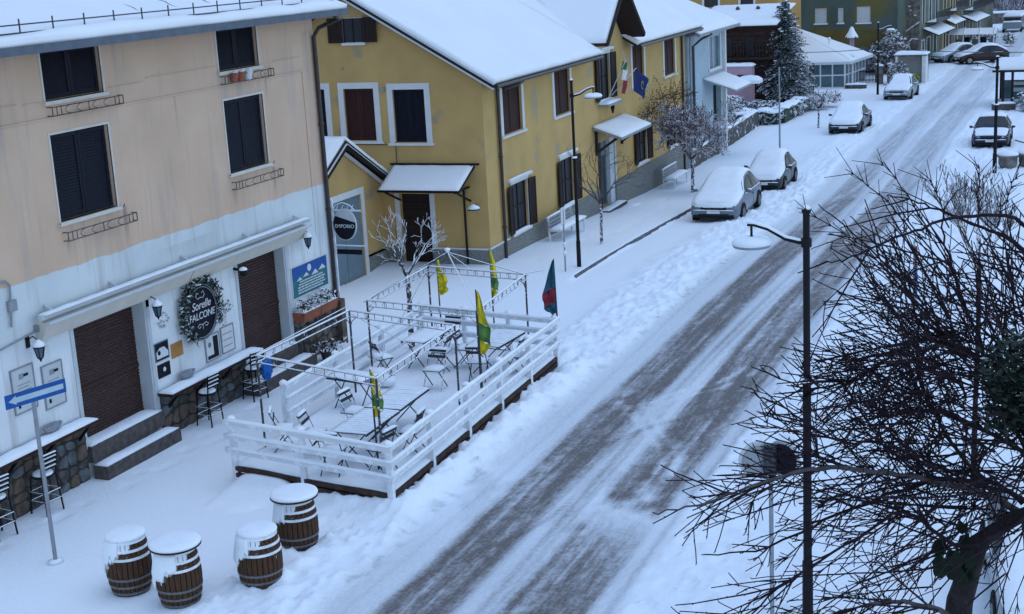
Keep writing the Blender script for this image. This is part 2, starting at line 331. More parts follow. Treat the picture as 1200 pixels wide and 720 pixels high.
def text(s,F_p,udir,up,nrm,size,mat_,name,parent,ext=.004,font_shear=0,center=True):
    cu=bpy.data.curves.new(name,'FONT'); cu.body=s; cu.size=size; cu.extrude=ext; cu.shear=font_shear
    if center: cu.align_x='CENTER'; cu.align_y='CENTER'
    to=bpy.data.objects.new('tmp',cu); dg=bpy.context.evaluated_depsgraph_get()
    COL.objects.link(to); bpy.context.view_layer.update(); dg=bpy.context.evaluated_depsgraph_get()
    me=bpy.data.meshes.new_from_object(to.evaluated_get(dg)); bpy.data.objects.remove(to)
    u=Vector(udir).normalized(); n=Vector(nrm).normalized(); v=Vector(up).normalized(); off=OFF.get(parent.name,Vector()) if parent else Vector()
    P=Vector(F_p)-off
    for q in me.vertices: q.co=P+u*q.co.x+v*q.co.y+n*q.co.z
    me.materials.clear(); me.materials.append(M[mat_]); me.name=name
    o=bpy.data.objects.new(name,me); COL.objects.link(o)
    if parent: o.parent=parent; OFF[o.name]=off
    return o
# ------------------------------------------------------------------ ground
def gnd(y):
    t=min(max((y-38)/26,0),1); return -.85*(t*t*(3-2*t))-(.004*max(y-64,0))
def gpt(x,y,h=0): return Vector((x,y,gnd(y)+h))
def shift(y):      # the street bends a touch to the left beyond 40 m
    t=np.clip((np.asarray(y,float)-38)/40,0,1); return -.9*t*t*(3-2*t)
def hashn(ix,iy,s):
    h=(ix.astype(np.int64)*374761393+iy.astype(np.int64)*668265263+s*974711)&0xffffffff
    h=((h^(h>>13))*1274126177)&0xffffffff; return ((h^(h>>16))&0xffff)/65535.
def vnoise(x,y,s=0):
    ix=np.floor(x);iy=np.floor(y);fx=x-ix;fy=y-iy;fx=fx*fx*(3-2*fx);fy=fy*fy*(3-2*fy)
    a=hashn(ix,iy,s);b=hashn(ix+1,iy,s);c=hashn(ix,iy+1,s);d=hashn(ix+1,iy+1,s)
    return (a*(1-fx)+b*fx)*(1-fy)+(c*(1-fx)+d*fx)*fy
def fbm(x,y,s=0,o=4):
    r=0;a=.5
    for i in range(o): r=r+a*vnoise(x,y,s+i*17);x=x*2.03+7;y=y*2.03+3;a*=.5
    return r
def sm(a,b,x): t=np.clip((x-a)/(b-a),0,1); return t*t*(3-2*t)
def build_ground():
    xs=np.concatenate([[-900,-400,-150,-80,-50,-36,-28],np.arange(-24,-18.4,.4),np.arange(-18.4,-12.6,.11),np.arange(-12.6,-5.2,.055),np.arange(-5.2,-1,.12),np.arange(-1,4,.5),[5,8,14,25,50,100,250,700]])
    ys=np.concatenate([[-300,-100,-30,0,6,10],np.arange(12,16,.4),np.arange(16,40,.085),np.arange(40,60,.17),np.arange(60,130,.5),[135,142,150,160,175,200,240,300,400,600,1000,1800]])
    X,Y=np.meshgrid(xs,ys,indexing='ij'); S=shift(Y); U=X-S
    yy=np.clip((Y-38)/26,0,1); Z=-.85*(yy*yy*(3-2*yy))-.004*np.maximum(Y-64,0); Z=np.where(Y>300,Z+.002*(Y-300),Z)
    # lumpy bank between pavement and carriageway
    edge=.35*(fbm(Y*.5,X*0+3,5)-.5)
    bank=sm(-13.3,-12.2,U+edge)*(1-sm(-10.95,-10.6,U+edge))
    bank=bank*(1-.6*sm(60,95,Y))
    lump=fbm(X*3.2,Y*2.6,11)**1.0
    chunk=np.clip(fbm(X*7,Y*6,23,3)-.48,0,1)*1.3
    Z+=bank*(.03+.24*lump**1.7+.34*chunk+.10*np.clip(fbm(X*15,Y*13,29,2)-.5,0,1))
    rb=sm(-6.85,-6.2,U-edge)*(1-sm(-3.2,-2.2,U)); Z+=rb*(.02+.13*lump**1.6+.26*chunk)
    Z+=.19*np.exp(-((X+11.20)/.25)**2)*sm(20.2,20.9,Y)*(1-sm(29.8,30.6,Y))*(.6+.8*fbm(X*2,Y*2,31,3)) + .10*np.exp(-((Y-20.75+.16*(X+11.4))/.22)**2)*sm(-13.6,-13.0,X)*(1-sm(-11.4,-11.1,X))
    # undisturbed snow, gently rolling, with trodden marks by the wall and by the cars
    Z+=.05*(fbm(X*.35,Y*.35,41,3)-.45)*(1-sm(-13,-12,U))+.022*np.clip(fbm(X*4,Y*3,43,3)-.45,0,1)*sm(-15,-13,U)*(1-sm(-12.6,-12,U))+.05*np.clip(fbm(X*4,Y*4,45,3)-.5,0,1)*sm(-3.2,-2.6,U)
    walk=np.exp(-((U+17.25-.15*np.sin(Y*.6))/.22)**2)*(Y<29)
    Z-=walk*.075*sm(.46,.58,fbm(X*6,Y*3.6,51,2))
    walk2=np.exp(-((U+15.9+.5*np.sin(Y*.35))/.25)**2)*(Y>31)
    Z-=walk2*.04*sm(.42,.6,fbm(X*4,Y*2.4,53,2))
    # kerb: pavement sits 0.10 above the parking strip beyond the terrace
    kerb=(1-sm(-14.52,-14.46,U+.02*np.sin(Y)))*sm(38,39,Y)*(1-sm(66,70,Y)); Z+=.10*kerb
    # carriageway: compressed, wheel bands a bit lower
    b1=sm(-10.0,-9.75,U)*(1-sm(-8.85,-8.6,U)); b2=sm(-8.25,-7.95,U)*(1-sm(-7.0,-6.7,U))
    rutn=fbm(X*9,Y*.7,61,3)
    Z-=(b1+b2)*.02; Z+=(.012*(rutn-.5))*sm(-10.7,-10.4,U)*(1-sm(-6.8,-6.4,U))
    Z+=.035*np.exp(-((U+8.42)/.2)**2)*(.4+lump)
    # dirt amount (grey slush) per vertex
    na=fbm(X*9,Y*.30,71,4); nb=fbm(X*1.2,Y*.30,81,3); nc=fbm(X*12,Y*4,83,3)
    w1=sm(-10.02,-9.72,U+.08*(nb-.5))*(1-sm(-9.0,-8.66,U+.1*(nb-.5)))
    w2=sm(-8.22,-8.0,U+.08*(nb-.5))*(1-sm(-7.0,-6.74,U+.1*(nb-.5)))
    # snow left lying over the right hand band close by
    patch=np.exp(-(((Y-22.3)/2.0)**2))*sm(.30,.5,fbm(X*1.2,Y*.8,91,3)+.12)
    fade=1-.62*sm(38,66,Y)-.13*sm(66,100,Y)
    nd=fbm(X*9,Y*6.5,85,4); ne=fbm(X*3,Y*1.1,87,3)
    D=(w1*(.66+1.3*(na-.45)+.45*(nd-.46)) + w2*(.58+1.3*(na-.45)+.45*(nd-.46))*(1-.88*patch))*fade*(.70+.6*ne)*(.8+.4*nc)
    # narrow single tyre lines in the middle and to the right
    for c,wd,a in ((-8.45,.07,.30),(-8.28,.05,.22),(-6.45,.06,.25),(-10.35,.05,.10)):
        D+=a*np.exp(-((U-c-.10*np.sin(Y*.23+c))/wd)**2)*(.3+nb)*fade
    for k,(x0_,x1_,ya,yb) in enumerate(((-9.0,-7.0,24.5,29.5),(-8.7,-6.7,24.9,29.9),(-9.9,-8.6,17.5,22.0))):
        cx=x0_+(x1_-x0_)*sm(ya,yb,Y); D+=.34*np.exp(-((U-cx)/.075)**2)*sm(ya-1,ya,Y)*(1-sm(yb,yb+1,Y))*(.5+.5*np.sin(Y*38)*.5+.3*nb)
    # a car that turned across
    for k in (0,.32):
        cx=-7.15-k-1.5*np.exp(-((Y-27.4)/1.9)**2)
        D-=.30*np.exp(-((U-cx)/.09)**2)*(np.abs(Y-27.5)<3.6)
    plow=sm(-10.95,-10.65,U+edge)*(1-sm(-6.6,-6.3,U-edge))
    smear=np.exp(-(((Y-27.6)+.9*(U+9))/.8)**2)*sm(-10.2,-9.4,U)*(1-sm(-8.4,-7.6,U)); D*=1-.65*smear*sm(.35,.6,fbm(X*3,Y*3,99,3)+.1)
    D=np.clip(D,0,1)+plow*(.16+.12*nb)*(1-.45*sm(45,90,Y))*(1-.6*patch)
    D+=.18*np.exp(-((U+10.75)/.12)**2)*sm(.5,.62,fbm(X*6,Y*5,97,3))*fade   # specks on the bank foot
    D=np.clip(D,0,1)
    nx,ny=X.shape
    v=np.stack([X,Y,Z],-1).reshape(-1,3); idx=np.arange(nx*ny).reshape(nx,ny)
    f=np.stack([idx[:-1,:-1],idx[1:,:-1],idx[1:,1:],idx[:-1,1:]],-1).reshape(-1,4)
    me=bpy.data.meshes.new('ground'); me.vertices.add(len(v)); me.vertices.foreach_set('co',v.ravel()); me.loops.add(len(f)*4); me.loops.foreach_set('vertex_index',f.ravel().astype(np.int32))
    me.polygons.add(len(f)); me.polygons.foreach_set('loop_start',np.arange(len(f),dtype=np.int32)*4); me.update(calc_edges=True)
    me.polygons.foreach_set('use_smooth',np.ones(len(f),bool))
    at=me.attributes.new('slush','FLOAT','POINT'); at.data.foreach_set('value',D.ravel().astype(np.float32))
    A=bpy.data.materials.new('snowy street'); A.use_nodes=True; n=A.node_tree; N=n.nodes; K=n.links; b=N['Principled BSDF']
    g=N.new('ShaderNodeNewGeometry'); a=N.new('ShaderNodeAttribute'); a.attribute_name='slush'
    mp=N.new('ShaderNodeMapping'); mp.inputs['Scale'].default_value=(14,1.8,3); K.new(g.outputs['Position'],mp.inputs[0])
    t=N.new('ShaderNodeTexNoise'); t.inputs['Scale'].default_value=1.6; t.inputs['Detail'].default_value=7; t.inputs['Roughness'].default_value=.65; K.new(mp.outputs[0],t.inputs[0])
    t2=N.new('ShaderNodeTexNoise'); t2.inputs['Scale'].default_value=14; t2.inputs['Detail'].default_value=5; K.new(g.outputs['Position'],t2.inputs[0])
    s1=N.new('ShaderNodeMath'); s1.operation='MULTIPLY_ADD'; K.new(t.outputs[0],s1.inputs[0]); s1.inputs[1].default_value=1.2; s1.inputs[2].default_value=.38
    s2=N.new('ShaderNodeMath'); s2.operation='MULTIPLY'; K.new(a.outputs['Fac'],s2.inputs[0]); K.new(s1.outputs[0],s2.inputs[1])
    s3=N.new('ShaderNodeMath'); s3.operation='MULTIPLY_ADD'; K.new(t2.outputs[0],s3.inputs[0]); s3.inputs[1].default_value=.9; s3.inputs[2].default_value=.52
    s4=N.new('ShaderNodeMath'); s4.operation='MULTIPLY'; K.new(s2.outputs[0],s4.inputs[0]); K.new(s3.outputs[0],s4.inputs[1])
    cr=N.new('ShaderNodeValToRGB'); K.new(s4.outputs[0],cr.inputs[0]); e=cr.color_ramp.elements
    e[0].position=0; e[0].color=(.82,.87,.915,1); e[1].position=.92; e[1].color=(.125,.110,.105,1)
    x=cr.color_ramp.elements.new(.30); x.color=(.50,.53,.565,1); x=cr.color_ramp.elements.new(.62); x.color=(.255,.245,.250,1)
    K.new(cr.outputs[0],b.inputs['Base Color']); b.inputs['Roughness'].default_value=.7
    bp=N.new('ShaderNodeBump'); bp.inputs['Strength'].default_value=.5; bp.inputs['Distance'].default_value=.03; K.new(t2.outputs[0],bp.inputs['Height']); K.new(bp.outputs[0],b.inputs['Normal'])
    me.materials.append(A); o=bpy.data.objects.new('ground',me); COL.objects.link(o); o['kind']='structure'
    # kerb stones: a dark line of granite edge showing at the foot of the pavement
    kb=thing('kerb','row of dark kerb stones along the pavement by the yellow house','kerb',(-14.45,38.6,0))
    y=38.7; i=0
    while y<60:
        L=.98
        mb=MB(); x0=-14.49+float(shift(y)); 
        mb.box(-.03,.025,0,L-.03,-.1,0,fn=lambda a,b_,c:(x0+a,y+b_,gnd(y+b_)+.085+c+(.02 if c==0 else 0)))
        mb.build('kerb_stone','stone_c',kb); y+=L; i+=1
build_ground()
exec_parts=[]
# ------------------------------------------------------------------ helpers for building parts
def shutters(parent,F,u0,u1,z0,z1,o,mat_,leaves=2,slats=True,thick=.035,gap=.012):
    w_=(u1-u0)/leaves
    for k in range(leaves):
        a=u0+k*w_+gap/2; b=u0+(k+1)*w_-gap/2; mb=MB()
        fr=.07
        F.box(mb,a,a+fr,z0,z1,o,o+thick); F.box(mb,b-fr,b,z0,z1,o,o+thick); F.box(mb,a+fr,b-fr,z0,z0+fr,o,o+thick); F.box(mb,a+fr,b-fr,z1-fr,z1,o,o+thick)
        zm=-99
        if slats:
            z=z0+fr
            while z<z1-fr-.02:
                if abs(z-zm)>.06:
                    mb.add([F.p(a+fr,z,o+.028),F.p(b-fr,z,o+.028),F.p(b-fr,z+.052,o+.006),F.p(a+fr,z+.052,o+.006)],[(0,1,2,3)])
                    mb.add([F.p(a+fr,z,o+.028),F.p(b-fr,z,o+.028),F.p(b-fr,z,o+.004),F.p(a+fr,z,o+.004)],[(3,2,1,0)])
                z+=.058
        F.box(mb,a+fr,b-fr,z0+fr,z1-fr,o-.005,o+.003)
        mb.build('shutter',mat_,parent)
def railing(parent,F,u0,u1,z,o=.12,h=.16):
    mb=MB()
    for zz in (z,z+h): mb.tube([F.p(u0,zz,o),F.p(u1,zz,o)],.011,5)
    for uu in (u0,u1): 
        mb.tube([F.p(uu,z,o),F.p(uu,z+h,o)],.011,5); mb.tube([F.p(uu,z+h,o),F.p(uu,z+h,0)],.011,5); mb.tube([F.p(uu,z,o),F.p(uu,z,0)],.011,5)
    w_=u1-u0
    for f in (.06,.12,.88,.94,.5): mb.tube([F.p(u0+w_*f,z,o),F.p(u0+w_*f,z+h,o)],.009,5)
    for c,s in ((.31,1),(.31,-1),(.69,1),(.69,-1)):
        pts=[F.p(u0+w_*(c+s*(.04+.1*math.cos(t))),z+h/2+h/2*math.sin(t),o) for t in [PI/2-k*PI/6 for k in range(7)]] if s<0 else [F.p(u0+w_*(c+.12-.1*math.cos(t)-.0),z+h/2+h/2*math.sin(t),o) for t in [PI/2-k*PI/6 for k in range(7)]]
        mb.tube(pts,.008,4)
    mb.build('window_railing','iron',parent)
def stones(parent,F,u0,u1,z0,z1,o,sz=.3,seed=1,pals=('stone','stone_b','stone_c')):
    r=random.Random(seed); nu=max(1,round((u1-u0)/sz)); nz=max(1,round((z1-z0)/(sz*.8)))
    P=[[None]*(nz+1) for _ in range(nu+1)]
    for i in range(nu+1):
        for j in range(nz+1):
            du=0 if i in (0,nu) else r.uniform(-.3,.3)*sz; dz=0 if j in (0,nz) else r.uniform(-.28,.28)*sz
            P[i][j]=(u0+(u1-u0)*i/nu+du,z0+(z1-z0)*j/nz+dz)
    for i in range(nu):
        for j in range(nz):
            q=[P[i][j],P[i+1][j],P[i+1][j+1],P[i][j+1]]
            # cut corners for an irregular six to eight sided stone
            pts=[]
            for k in range(4):
                a=q[k-1];b=q[k];c=q[(k+1)%4]; t=r.uniform(.14,.32)
                pts.append((b[0]+(a[0]-b[0])*t,b[1]+(a[1]-b[1])*t)); t=r.uniform(.14,.32)
                pts.append((b[0]+(c[0]-b[0])*t,b[1]+(c[1]-b[1])*t))
            cu=sum(p[0] for p in pts)/8;cz=sum(p[1] for p in pts)/8; th=r.uniform(.02,.045); sh=.93
            mb=MB(); vs=[F.p(cu+(p[0]-cu)*sh,cz+(p[1]-cz)*sh,o-.002) for p in pts]+[F.p(cu+(p[0]-cu)*sh*.9,cz+(p[1]-cz)*sh*.9,o+th*r.uniform(.7,1.2)) for p in pts]
            mb.add(vs,[tuple(range(8,16))]+[(k,(k+1)%8,8+(k+1)%8,8+k) for k in range(8)])
            mb.build('stone',r.choice(pals),parent)
def wall_lantern(x,y,z,label,ux=1,group='wall lanterns on the pale facade'):
    t=thing('wall_lantern',label,'lantern',(x,y,z),group,local=True)
    mb=MB(); mb.box(-.02,.0,-.05,.05,-.02,.2); mb.tube([(0,0,.12),(.12,0,.2),(.24,0,.14),(.24,0,.08)],.012,5); mb.build('bracket','black',t)
    mb=MB(); mb.lathe([(.05,-.2),(.095,.0)],(.24,0,0),6); mb.build('lantern_glass','glassblue',t)
    mb=MB()
    mb.lathe([(.015,-.27),(.02,-.24),(.055,-.2),(.055,-.19)],(.24,0,0),6); mb.lathe([(.12,0),(.11,.02),(.03,.09),(.01,.13)],(.24,0,0),6)
    for k in range(6):
        a=2*PI*k/6; mb.tube([(.24+.055*math.cos(a),.055*math.sin(a),-.2),(.24+.1*math.cos(a),.1*math.sin(a),0)],.008,4)
    mb.build('lantern_frame','black',t)
    mb=MB(); mb.lathe([(.115,.012),(.10,.05),(.05,.11),(.01,.14)],(.24,0,0.01),8); mb.build('snow_cover','snow',t,smooth=True)
    return t
def downpipe(parent,pts,r=.05,mat_='gutter',clips=True):
    mb=MB(); mb.tube(pts,r,8); 
    if clips:
        a,b=vec(pts[-2]),vec(pts[-1]); n=max(2,int((b-a).length/1.9))
        for i in range(1,n+1):
            p=a.lerp(b,i/(n+.5)); d=(b-a).normalized(); mb.tube([p-d*.03,p+d*.03],r*1.3,8)
    mb.build('downpipe',mat_,parent)
# ------------------------------------------------------------------ LEFT BUILDING (cafe)
FL=Frame((-18.1,0,0),(0,1,0),(1,0,0))
LB=thing('cafe_building','peach and pale blue cafe building with navy shutters and brown roller doors','building',(-18.1,24,0))
Ls=13.5; Le=30.86
WIN=[(21.06,22.74,7.28,8.22),(21.05,22.74,5.03,6.66),(26.72,28.33,7.28,8.22),(26.75,28.35,5.03,6.64),(15.3,17.0,7.28,8.22),(15.3,17.0,5.03,6.64)]
DOORS=[(20.98,23.22,.60,2.98,.34),(26.62,28.66,.60,2.98,.30)]
mb=MB(); wall_holes(mb,FL,Ls,Le,-.3,8.28,[(*w_,.14) for w_ in WIN]+DOORS)
FE=Frame((-18.1,Le,0),(-1,0,0),(0,1,0)); mb.quad(FE.p(0,-.3),FE.p(9,-.3),FE.p(9,8.28),FE.p(0,8.28))
mb.quad(FE.p(9,-.3),(-27.1,Ls,-.3),(-27.1,Ls,8.28),FE.p(9,8.28))
mb.quad((-27.1,Ls,-.3),(-18.1,Ls,-.3),(-18.1,Ls,8.28),(-27.1,Ls,8.28))
mb.build('wall','facade',LB)
for i,(a,b,c,d) in enumerate(WIN):
    mb=MB(); t_=.045
    FL.box(mb,a-t_,a,c,d+t_,-.02,.012); FL.box(mb,b,b+t_,c,d+t_,-.02,.012); FL.box(mb,a,b,d,d+t_,-.02,.012)
    FL.box(mb,a-.08,b+.08,c-.07,c,-.1,.07)
    wf=mb.build('window','beige',LB)
    shutters(wf,FL,a+.02,b-.02,c+.02,d-.02,-.11,'navy')
    if d<7: 
        mb=MB(); 
        mb.tube([FL.p(b+.04,c-.01,.0),FL.p(b+.09,c-.02,.08),FL.p(b+.13,c+.03,.08)],.012,5); mb.tube([FL.p(a-.04,c-.01,0),FL.p(a-.09,c-.02,.07)],.012,5); mb.build('shutter_stay','iron',wf)
    railing(wf,FL,a+.02,b+.42,c-(.27 if d>7 else .36))
# string courses and cracks in the render
mb=MB(); FL.box(mb,Ls,30.2,6.955,6.985,0,.03); mb.build('string_course','facade',LB)
mb=MB()
for a,b,z in ((18.0,20.3,7.30),(20.45,21.0,7.27),(22.9,24.0,7.33),(24.1,26.6,7.40),(28.9,30.2,7.30)): 
    mb=MB(); FL.box(mb,a,b,z,z+.02,0,.018); mb.build('render_joint','facade',LB)
mb=MB(); FL.box(mb,30.18,30.21,2.9,6.98,0,.018); mb.build('render_joint','facade',LB)
# roof with snow
EX=-17.2; EZ=8.30; SL=.36
def roofL(u,v,h=0): # u along y, v from eave up
    return Vector((EX-v,u,EZ+.05+v*SL+h))
mb=MB()
mb.add([(EX,Ls-.5,EZ),(EX,31.0,EZ),(EX-5.4,31.0,EZ+5.4*SL),(EX-5.4,Ls-.5,EZ+5.4*SL),(EX,Ls-.5,EZ-.06),(EX,31.0,EZ-.06),(-18.1,31.0,EZ-.06),(-18.1,Ls-.5,EZ-.06),(EX-5.4,31.0,EZ-.06),(EX-5.4,Ls-.5,EZ-.06)],
 [(0,1,2,3),(0,4,5,1),(4,7,6,5),(1,5,8,2),(0,3,9,4)])
mb.add([(EX-5.4,31.0,EZ+5.4*SL),(EX-10.8,31.0,EZ),(EX-10.8,Ls-.5,EZ),(EX-5.4,Ls-.5,EZ+5.4*SL)],[(0,1,2,3)])
mb.build('roof','darkvoid',LB)
mb=MB(); mb.box(EX-.02,EX+.05,Ls-.5,31.05,EZ-.07,EZ+.08); mb.build('gutter_board','slate',LB)
mb=MB(); mb.pad(lambda u,v:(roofL(Ls-.5+u*(31.0-Ls+.5),v*5.35,0),(SL*.94,0,.94)),140,30,.17,nz=.35,edge=1,nscale=.9,rim=.75); mb.build('snow_cover','roofsnow',LB,smooth=True)
# seams where the standing ribs break the snow
mb=MB()
y=14.9; k=0
while y<31:
    v0=.55+.12*math.sin(k*1.7); v1=v0+1.0+.35*math.sin(k*2.3)
    n=7; pts=[roofL(y+.04*math.sin(q*2.1+k),v0+(v1-v0)*q/n,.142) for q in range(n+1)]
    mb.tube(pts,[.012+.020*math.sin(PI*q/n) for q in range(n+1)],5); y+=1.28; k+=1
mb.build('roof_rib','galv',LB)
mb=MB()
for h in (.30,.16): mb.tube([roofL(Ls,.22,h),roofL(30.8,.22,h)],.013,5)
mb.build('snow_guard_rail','darkmetal',LB)
y=Ls+.35
while y<30.9:
    mb=MB(); mb.bar(roofL(y,.22,.08),roofL(y,.22,.40),.02,.02); mb.build('snow_guard_post','darkmetal',LB); y+=.86
downpipe(LB,[(-17.25,30.5,8.24),(-17.3,30.8,8.16),(-17.9,30.82,7.95),(-18.03,30.78,7.75),(-18.03,30.78,.3)],.055)
# awning box over the doors
mb=MB()
mb.add([FL.p(20.0,3.36,.33),FL.p(24.6,3.36,.33),FL.p(24.6,3.02,.10),FL.p(20.0,3.02,.10),FL.p(20.0,3.40,0),FL.p(24.6,3.40,0),FL.p(24.6,3.0,0),FL.p(20,3.0,0)],[(0,3,2,1),(0,1,5,4),(3,7,6,2),(0,4,7,3),(1,2,6,5)])
A1=mb.build('awning_box','beige',LB)
mb=MB()
mb.add([FL.p(24.65,3.36,.33),FL.p(29.35,3.36,.33),FL.p(29.35,3.02,.10),FL.p(24.65,3.02,.10),FL.p(24.65,3.40,0),FL.p(29.35,3.40,0),FL.p(29.35,3.0,0),FL.p(24.65,3.0,0)],[(0,3,2,1),(0,1,5,4),(3,7,6,2),(0,4,7,3),(1,2,6,5)])
mb.build('awning_box','beige',LB)
mb=MB(); mb.tube([FL.p(19.9,3.47,.22),FL.p(29.55,3.47,.22)],.062,8); mb.tube([FL.p(19.95,3.36,.36),FL.p(29.4,3.36,.36)],.035,8)
for y in (20.3,22.2,24.6,27,29.2): mb.bar(FL.p(y,3.62,.0),FL.p(y,3.52,.2),.05,.04)
mb.build('awning_roller','lightgrey',LB)
mb=MB(); mb.pad(lambda u,v:(FL.p(19.95+9.5*u,3.52,.12+.2*v),(0,0,1)),90,3,.035,nz=.6,nscale=4); mb.build('snow_cover','snow',LB,smooth=True)
# roller doors
for (a,b,c,d,dp) in DOORS:
    mb=MB(); n=36; o=-dp+.03
    for k in range(n):
        z=c+.04+(d-c-.04)*k/n; z1=c+.04+(d-c-.04)*(k+1)/n-.006
        mb.add([FL.p(a+.02,z,o),FL.p(b-.02,z,o),FL.p(b-.02,(z+z1)/2,o+.018),FL.p(a+.02,(z+z1)/2,o+.018),FL.p(b-.02,z1,o),FL.p(a+.02,z1,o)],[(0,1,2,3),(3,2,4,5)])
    FL.box(mb,a+.02,b-.02,c+1.0,c+1.07,o,o+.03); FL.box(mb,a+.02,b-.02,c,c+.06,o-.01,o+.04)
    mb.build('roller_door','roller',LB)
    mb=MB(); FL.box(mb,a-.10,a,c-.02,d+.02,-.05,.02); mb.build('door_jamb','lightgrey',LB); mb=MB(); FL.box(mb,b,b+.10,c-.02,d+.02,-.05,.02); FL.box(mb,b-.05,b,c,d,-dp,0); mb.build('door_jamb','lightgrey',LB)
# steps
def step(y0,y1,x0,x1,z0,z1,name='step'):
    mb=MB(); mb.box(x0,x1,y0,y1,z0,z1); s_=mb.build(name,'stepstone',LB)
    mb=MB(); mb.hpad(x0+.01,x1-.02,y0+.02,y1-.03,z1,.06,nu=5); mb.build('snow_cover','snow',s_,smooth=True)
step(20.95,23.3,-18.44,-17.98,.30,.62); step(20.9,23.3,-17.96,-17.62,-.05,.26)
step(26.6,28.7,-18.40,-17.98,.30,.62); step(26.3,28.9,-17.96,-17.60,-.05,.28)
mb=MB(); mb.box(-18.1,-17.97,20.9,28.8,-.2,.3); 
# stone cladding
def clad(u0,u1,z1,seed):
    mb=MB(); FL.box(mb,u0,u1,-.2,z1,-.02,.04); c=mb.build('stone_cladding','mortar',LB)
    stones(c,FL,u0,u1,-.02,z1,.04,.30,seed)
clad(16.2,20.9,1.18,3); clad(23.32,26.55,.95,4); clad(28.75,30.8,1.10,5)
mb=MB(); FL.box(mb,30.72,30.95,-.1,1.16,0,.22); mb.build('corner_pier','stone_b',LB)
# counters with snow
for (a,b,z) in ((16.4,20.86,1.24),(23.25,26.72,1.00)):
    mb=MB(); mb.box(-18.06,-17.70,a,b,z-.07,z); c=mb.build('counter','redbrown',LB)
    for y in np.arange(a+.3,b,1.0):
        m2=MB(); m2.bar((-18.05,y,z-.4),(-17.75,y,z-.07),.04,.05); m2.build('counter_bracket','black',c)
    mb=MB(); mb.hpad(-18.05,-17.68,a-.01,b+.02,z,.075,nu=4,nv=36); mb.build('snow_cover','snow',c,smooth=True)
# pipe, conduit and small fittings at the left
mb=MB(); mb.tube([FL.p(18.9,4.28,.03),FL.p(19.35,4.3,.05),FL.p(19.45,4.2,.05),FL.p(19.42,3.9,.05),FL.p(19.35,3.45,.05)],.022,6); mb.tube([FL.p(17.5,2.85,.04),FL.p(18.6,3.08,.04),FL.p(20.0,3.22,.04),FL.p(20.1,3.25,.04)],.018,6)
FL.box(mb,19.35,19.55,3.72,3.92,0,.07); FL.box(mb,19.95,20.15,3.2,3.32,0,.09); mb.build('cable_conduit','galv',LB)
# lanterns
wall_lantern(-18.08,19.74,2.98,'black wall lantern with snow cap left of the first roller door')
wall_lantern(-18.08,23.28,2.86,'black wall lantern between the first roller door and the round wreath')
wall_lantern(-18.08,29.35,3.05,'white-capped wall lantern under the right end of the awning, above the blue board')
cl=thing('wall_camera','small dark security lamp on the upper left corner of the second roller door','security lamp',(-18.1,26.55,2.85))
mb=MB(); mb.bar((-18.1,26.5,2.92),(-17.86,26.5,2.88),.05,.05); mb.build('arm','black',cl)
mb=MB(); mb.blob((-17.85,26.5,2.83),.09,2,.05); mb.build('head','black',cl,smooth=True); mb=MB(); mb.lathe([(.1,0),(.08,.04),(.02,.07)],(-17.85,26.5,2.9),8); mb.build('snow_cover','snow',cl)
# ---- signs on the wall
def board(name,label,cat,y0,y1,z0,z1,m_,th=.02,frame=None,group=None):
    t=thing(name,label,cat,FL.p((y0+y1)/2,z0),group)
    mb=MB(); FL.box(mb,y0,y1,z0,z1,.003,th); mb.build('panel',m_,t)
    if frame:
        mb=MB(); f=.025
        FL.box(mb,y0-f,y0,z0-f,z1+f,0,th+.01);FL.box(mb,y1,y1+f,z0-f,z1+f,0,th+.01);FL.box(mb,y0,y1,z0-f,z0,0,th+.01);FL.box(mb,y0,y1,z1,z1+f,0,th+.01); mb.build('frame',frame,t)
    return t
bb=board('notice_board','large blue and teal board with mountain picture and white lines of text','notice board',28.86,30.54,1.63,2.38,'teal',frame='white')
mb=MB(); mb.add([FL.p(28.88,2.05,.024),FL.p(28.88,2.37,.024),FL.p(30.52,2.37,.024),FL.p(30.52,2.10,.024),FL.p(30.2,2.16,.024),FL.p(29.8,2.08,.024),FL.p(29.4,2.15,.024)],[(0,6,5,4,3,2,1)]); mb.build('sky_print','bluesign',bb)
mb=MB()
for (u,z,w1,h1) in ((29.05,2.02,.28,.08),(29.35,2.06,.3,.1),(29.75,2.03,.35,.12),(30.1,2.08,.36,.12)):
    mb.add([FL.p(u,z,.027),FL.p(u+w1,z,.027),FL.p(u+w1*.6,z+h1,.027)],[(0,1,2)])
mb.build('mountain_print','textw',bb)
mb=MB(); mb.disc(FL.p(29.68,2.24,.028),.09,(1,0,0),.004,16); mb.build('emblem','textw',bb)
mb=MB()
for k,(a,b) in enumerate(((29.2,30.3),(29.15,30.4),(29.1,30.35),(29.1,30.4),(29.1,30.3))):
    z=1.96-.066*k; u=a
    while u<b:
        ln=rnd.uniform(.06,.2); FL.box(mb,u,min(b,u+ln),z,z+.030,.02,.026); u+=ln+.025
mb.build('text_lines','textw',bb)
b1_=board('poster','dark blue house-shaped poster left of the amber card','poster',23.34,23.82,1.62,2.02,'bluedoor')
mb=MB(); FL.box(mb,23.36,23.8,1.64,2.0,.02,.023); mb.build('night_print','navy',b1_); 
mb=MB(); mb.add([FL.p(23.38,1.68,.026),FL.p(23.78,1.68,.026),FL.p(23.78,1.78,.026),FL.p(23.66,1.9,.026),FL.p(23.5,1.9,.026),FL.p(23.38,1.82,.026)],[(0,1,2,3,4,5)]); mb.build('house_print','textw',b1_)
mb=MB(); mb.disc(FL.p(23.47,1.80,.029),.05,(1,0,0),.004,12); mb.build('round_print','navy',b1_)
b2_=board('poster','small navy poster below the house-shaped poster','poster',23.38,23.8,1.26,1.55,'navy')
mb=MB(); mb.disc(FL.p(23.6,1.42,.022),.05,(1,0,0),.004,10); mb.build('round_print','textw',b2_)
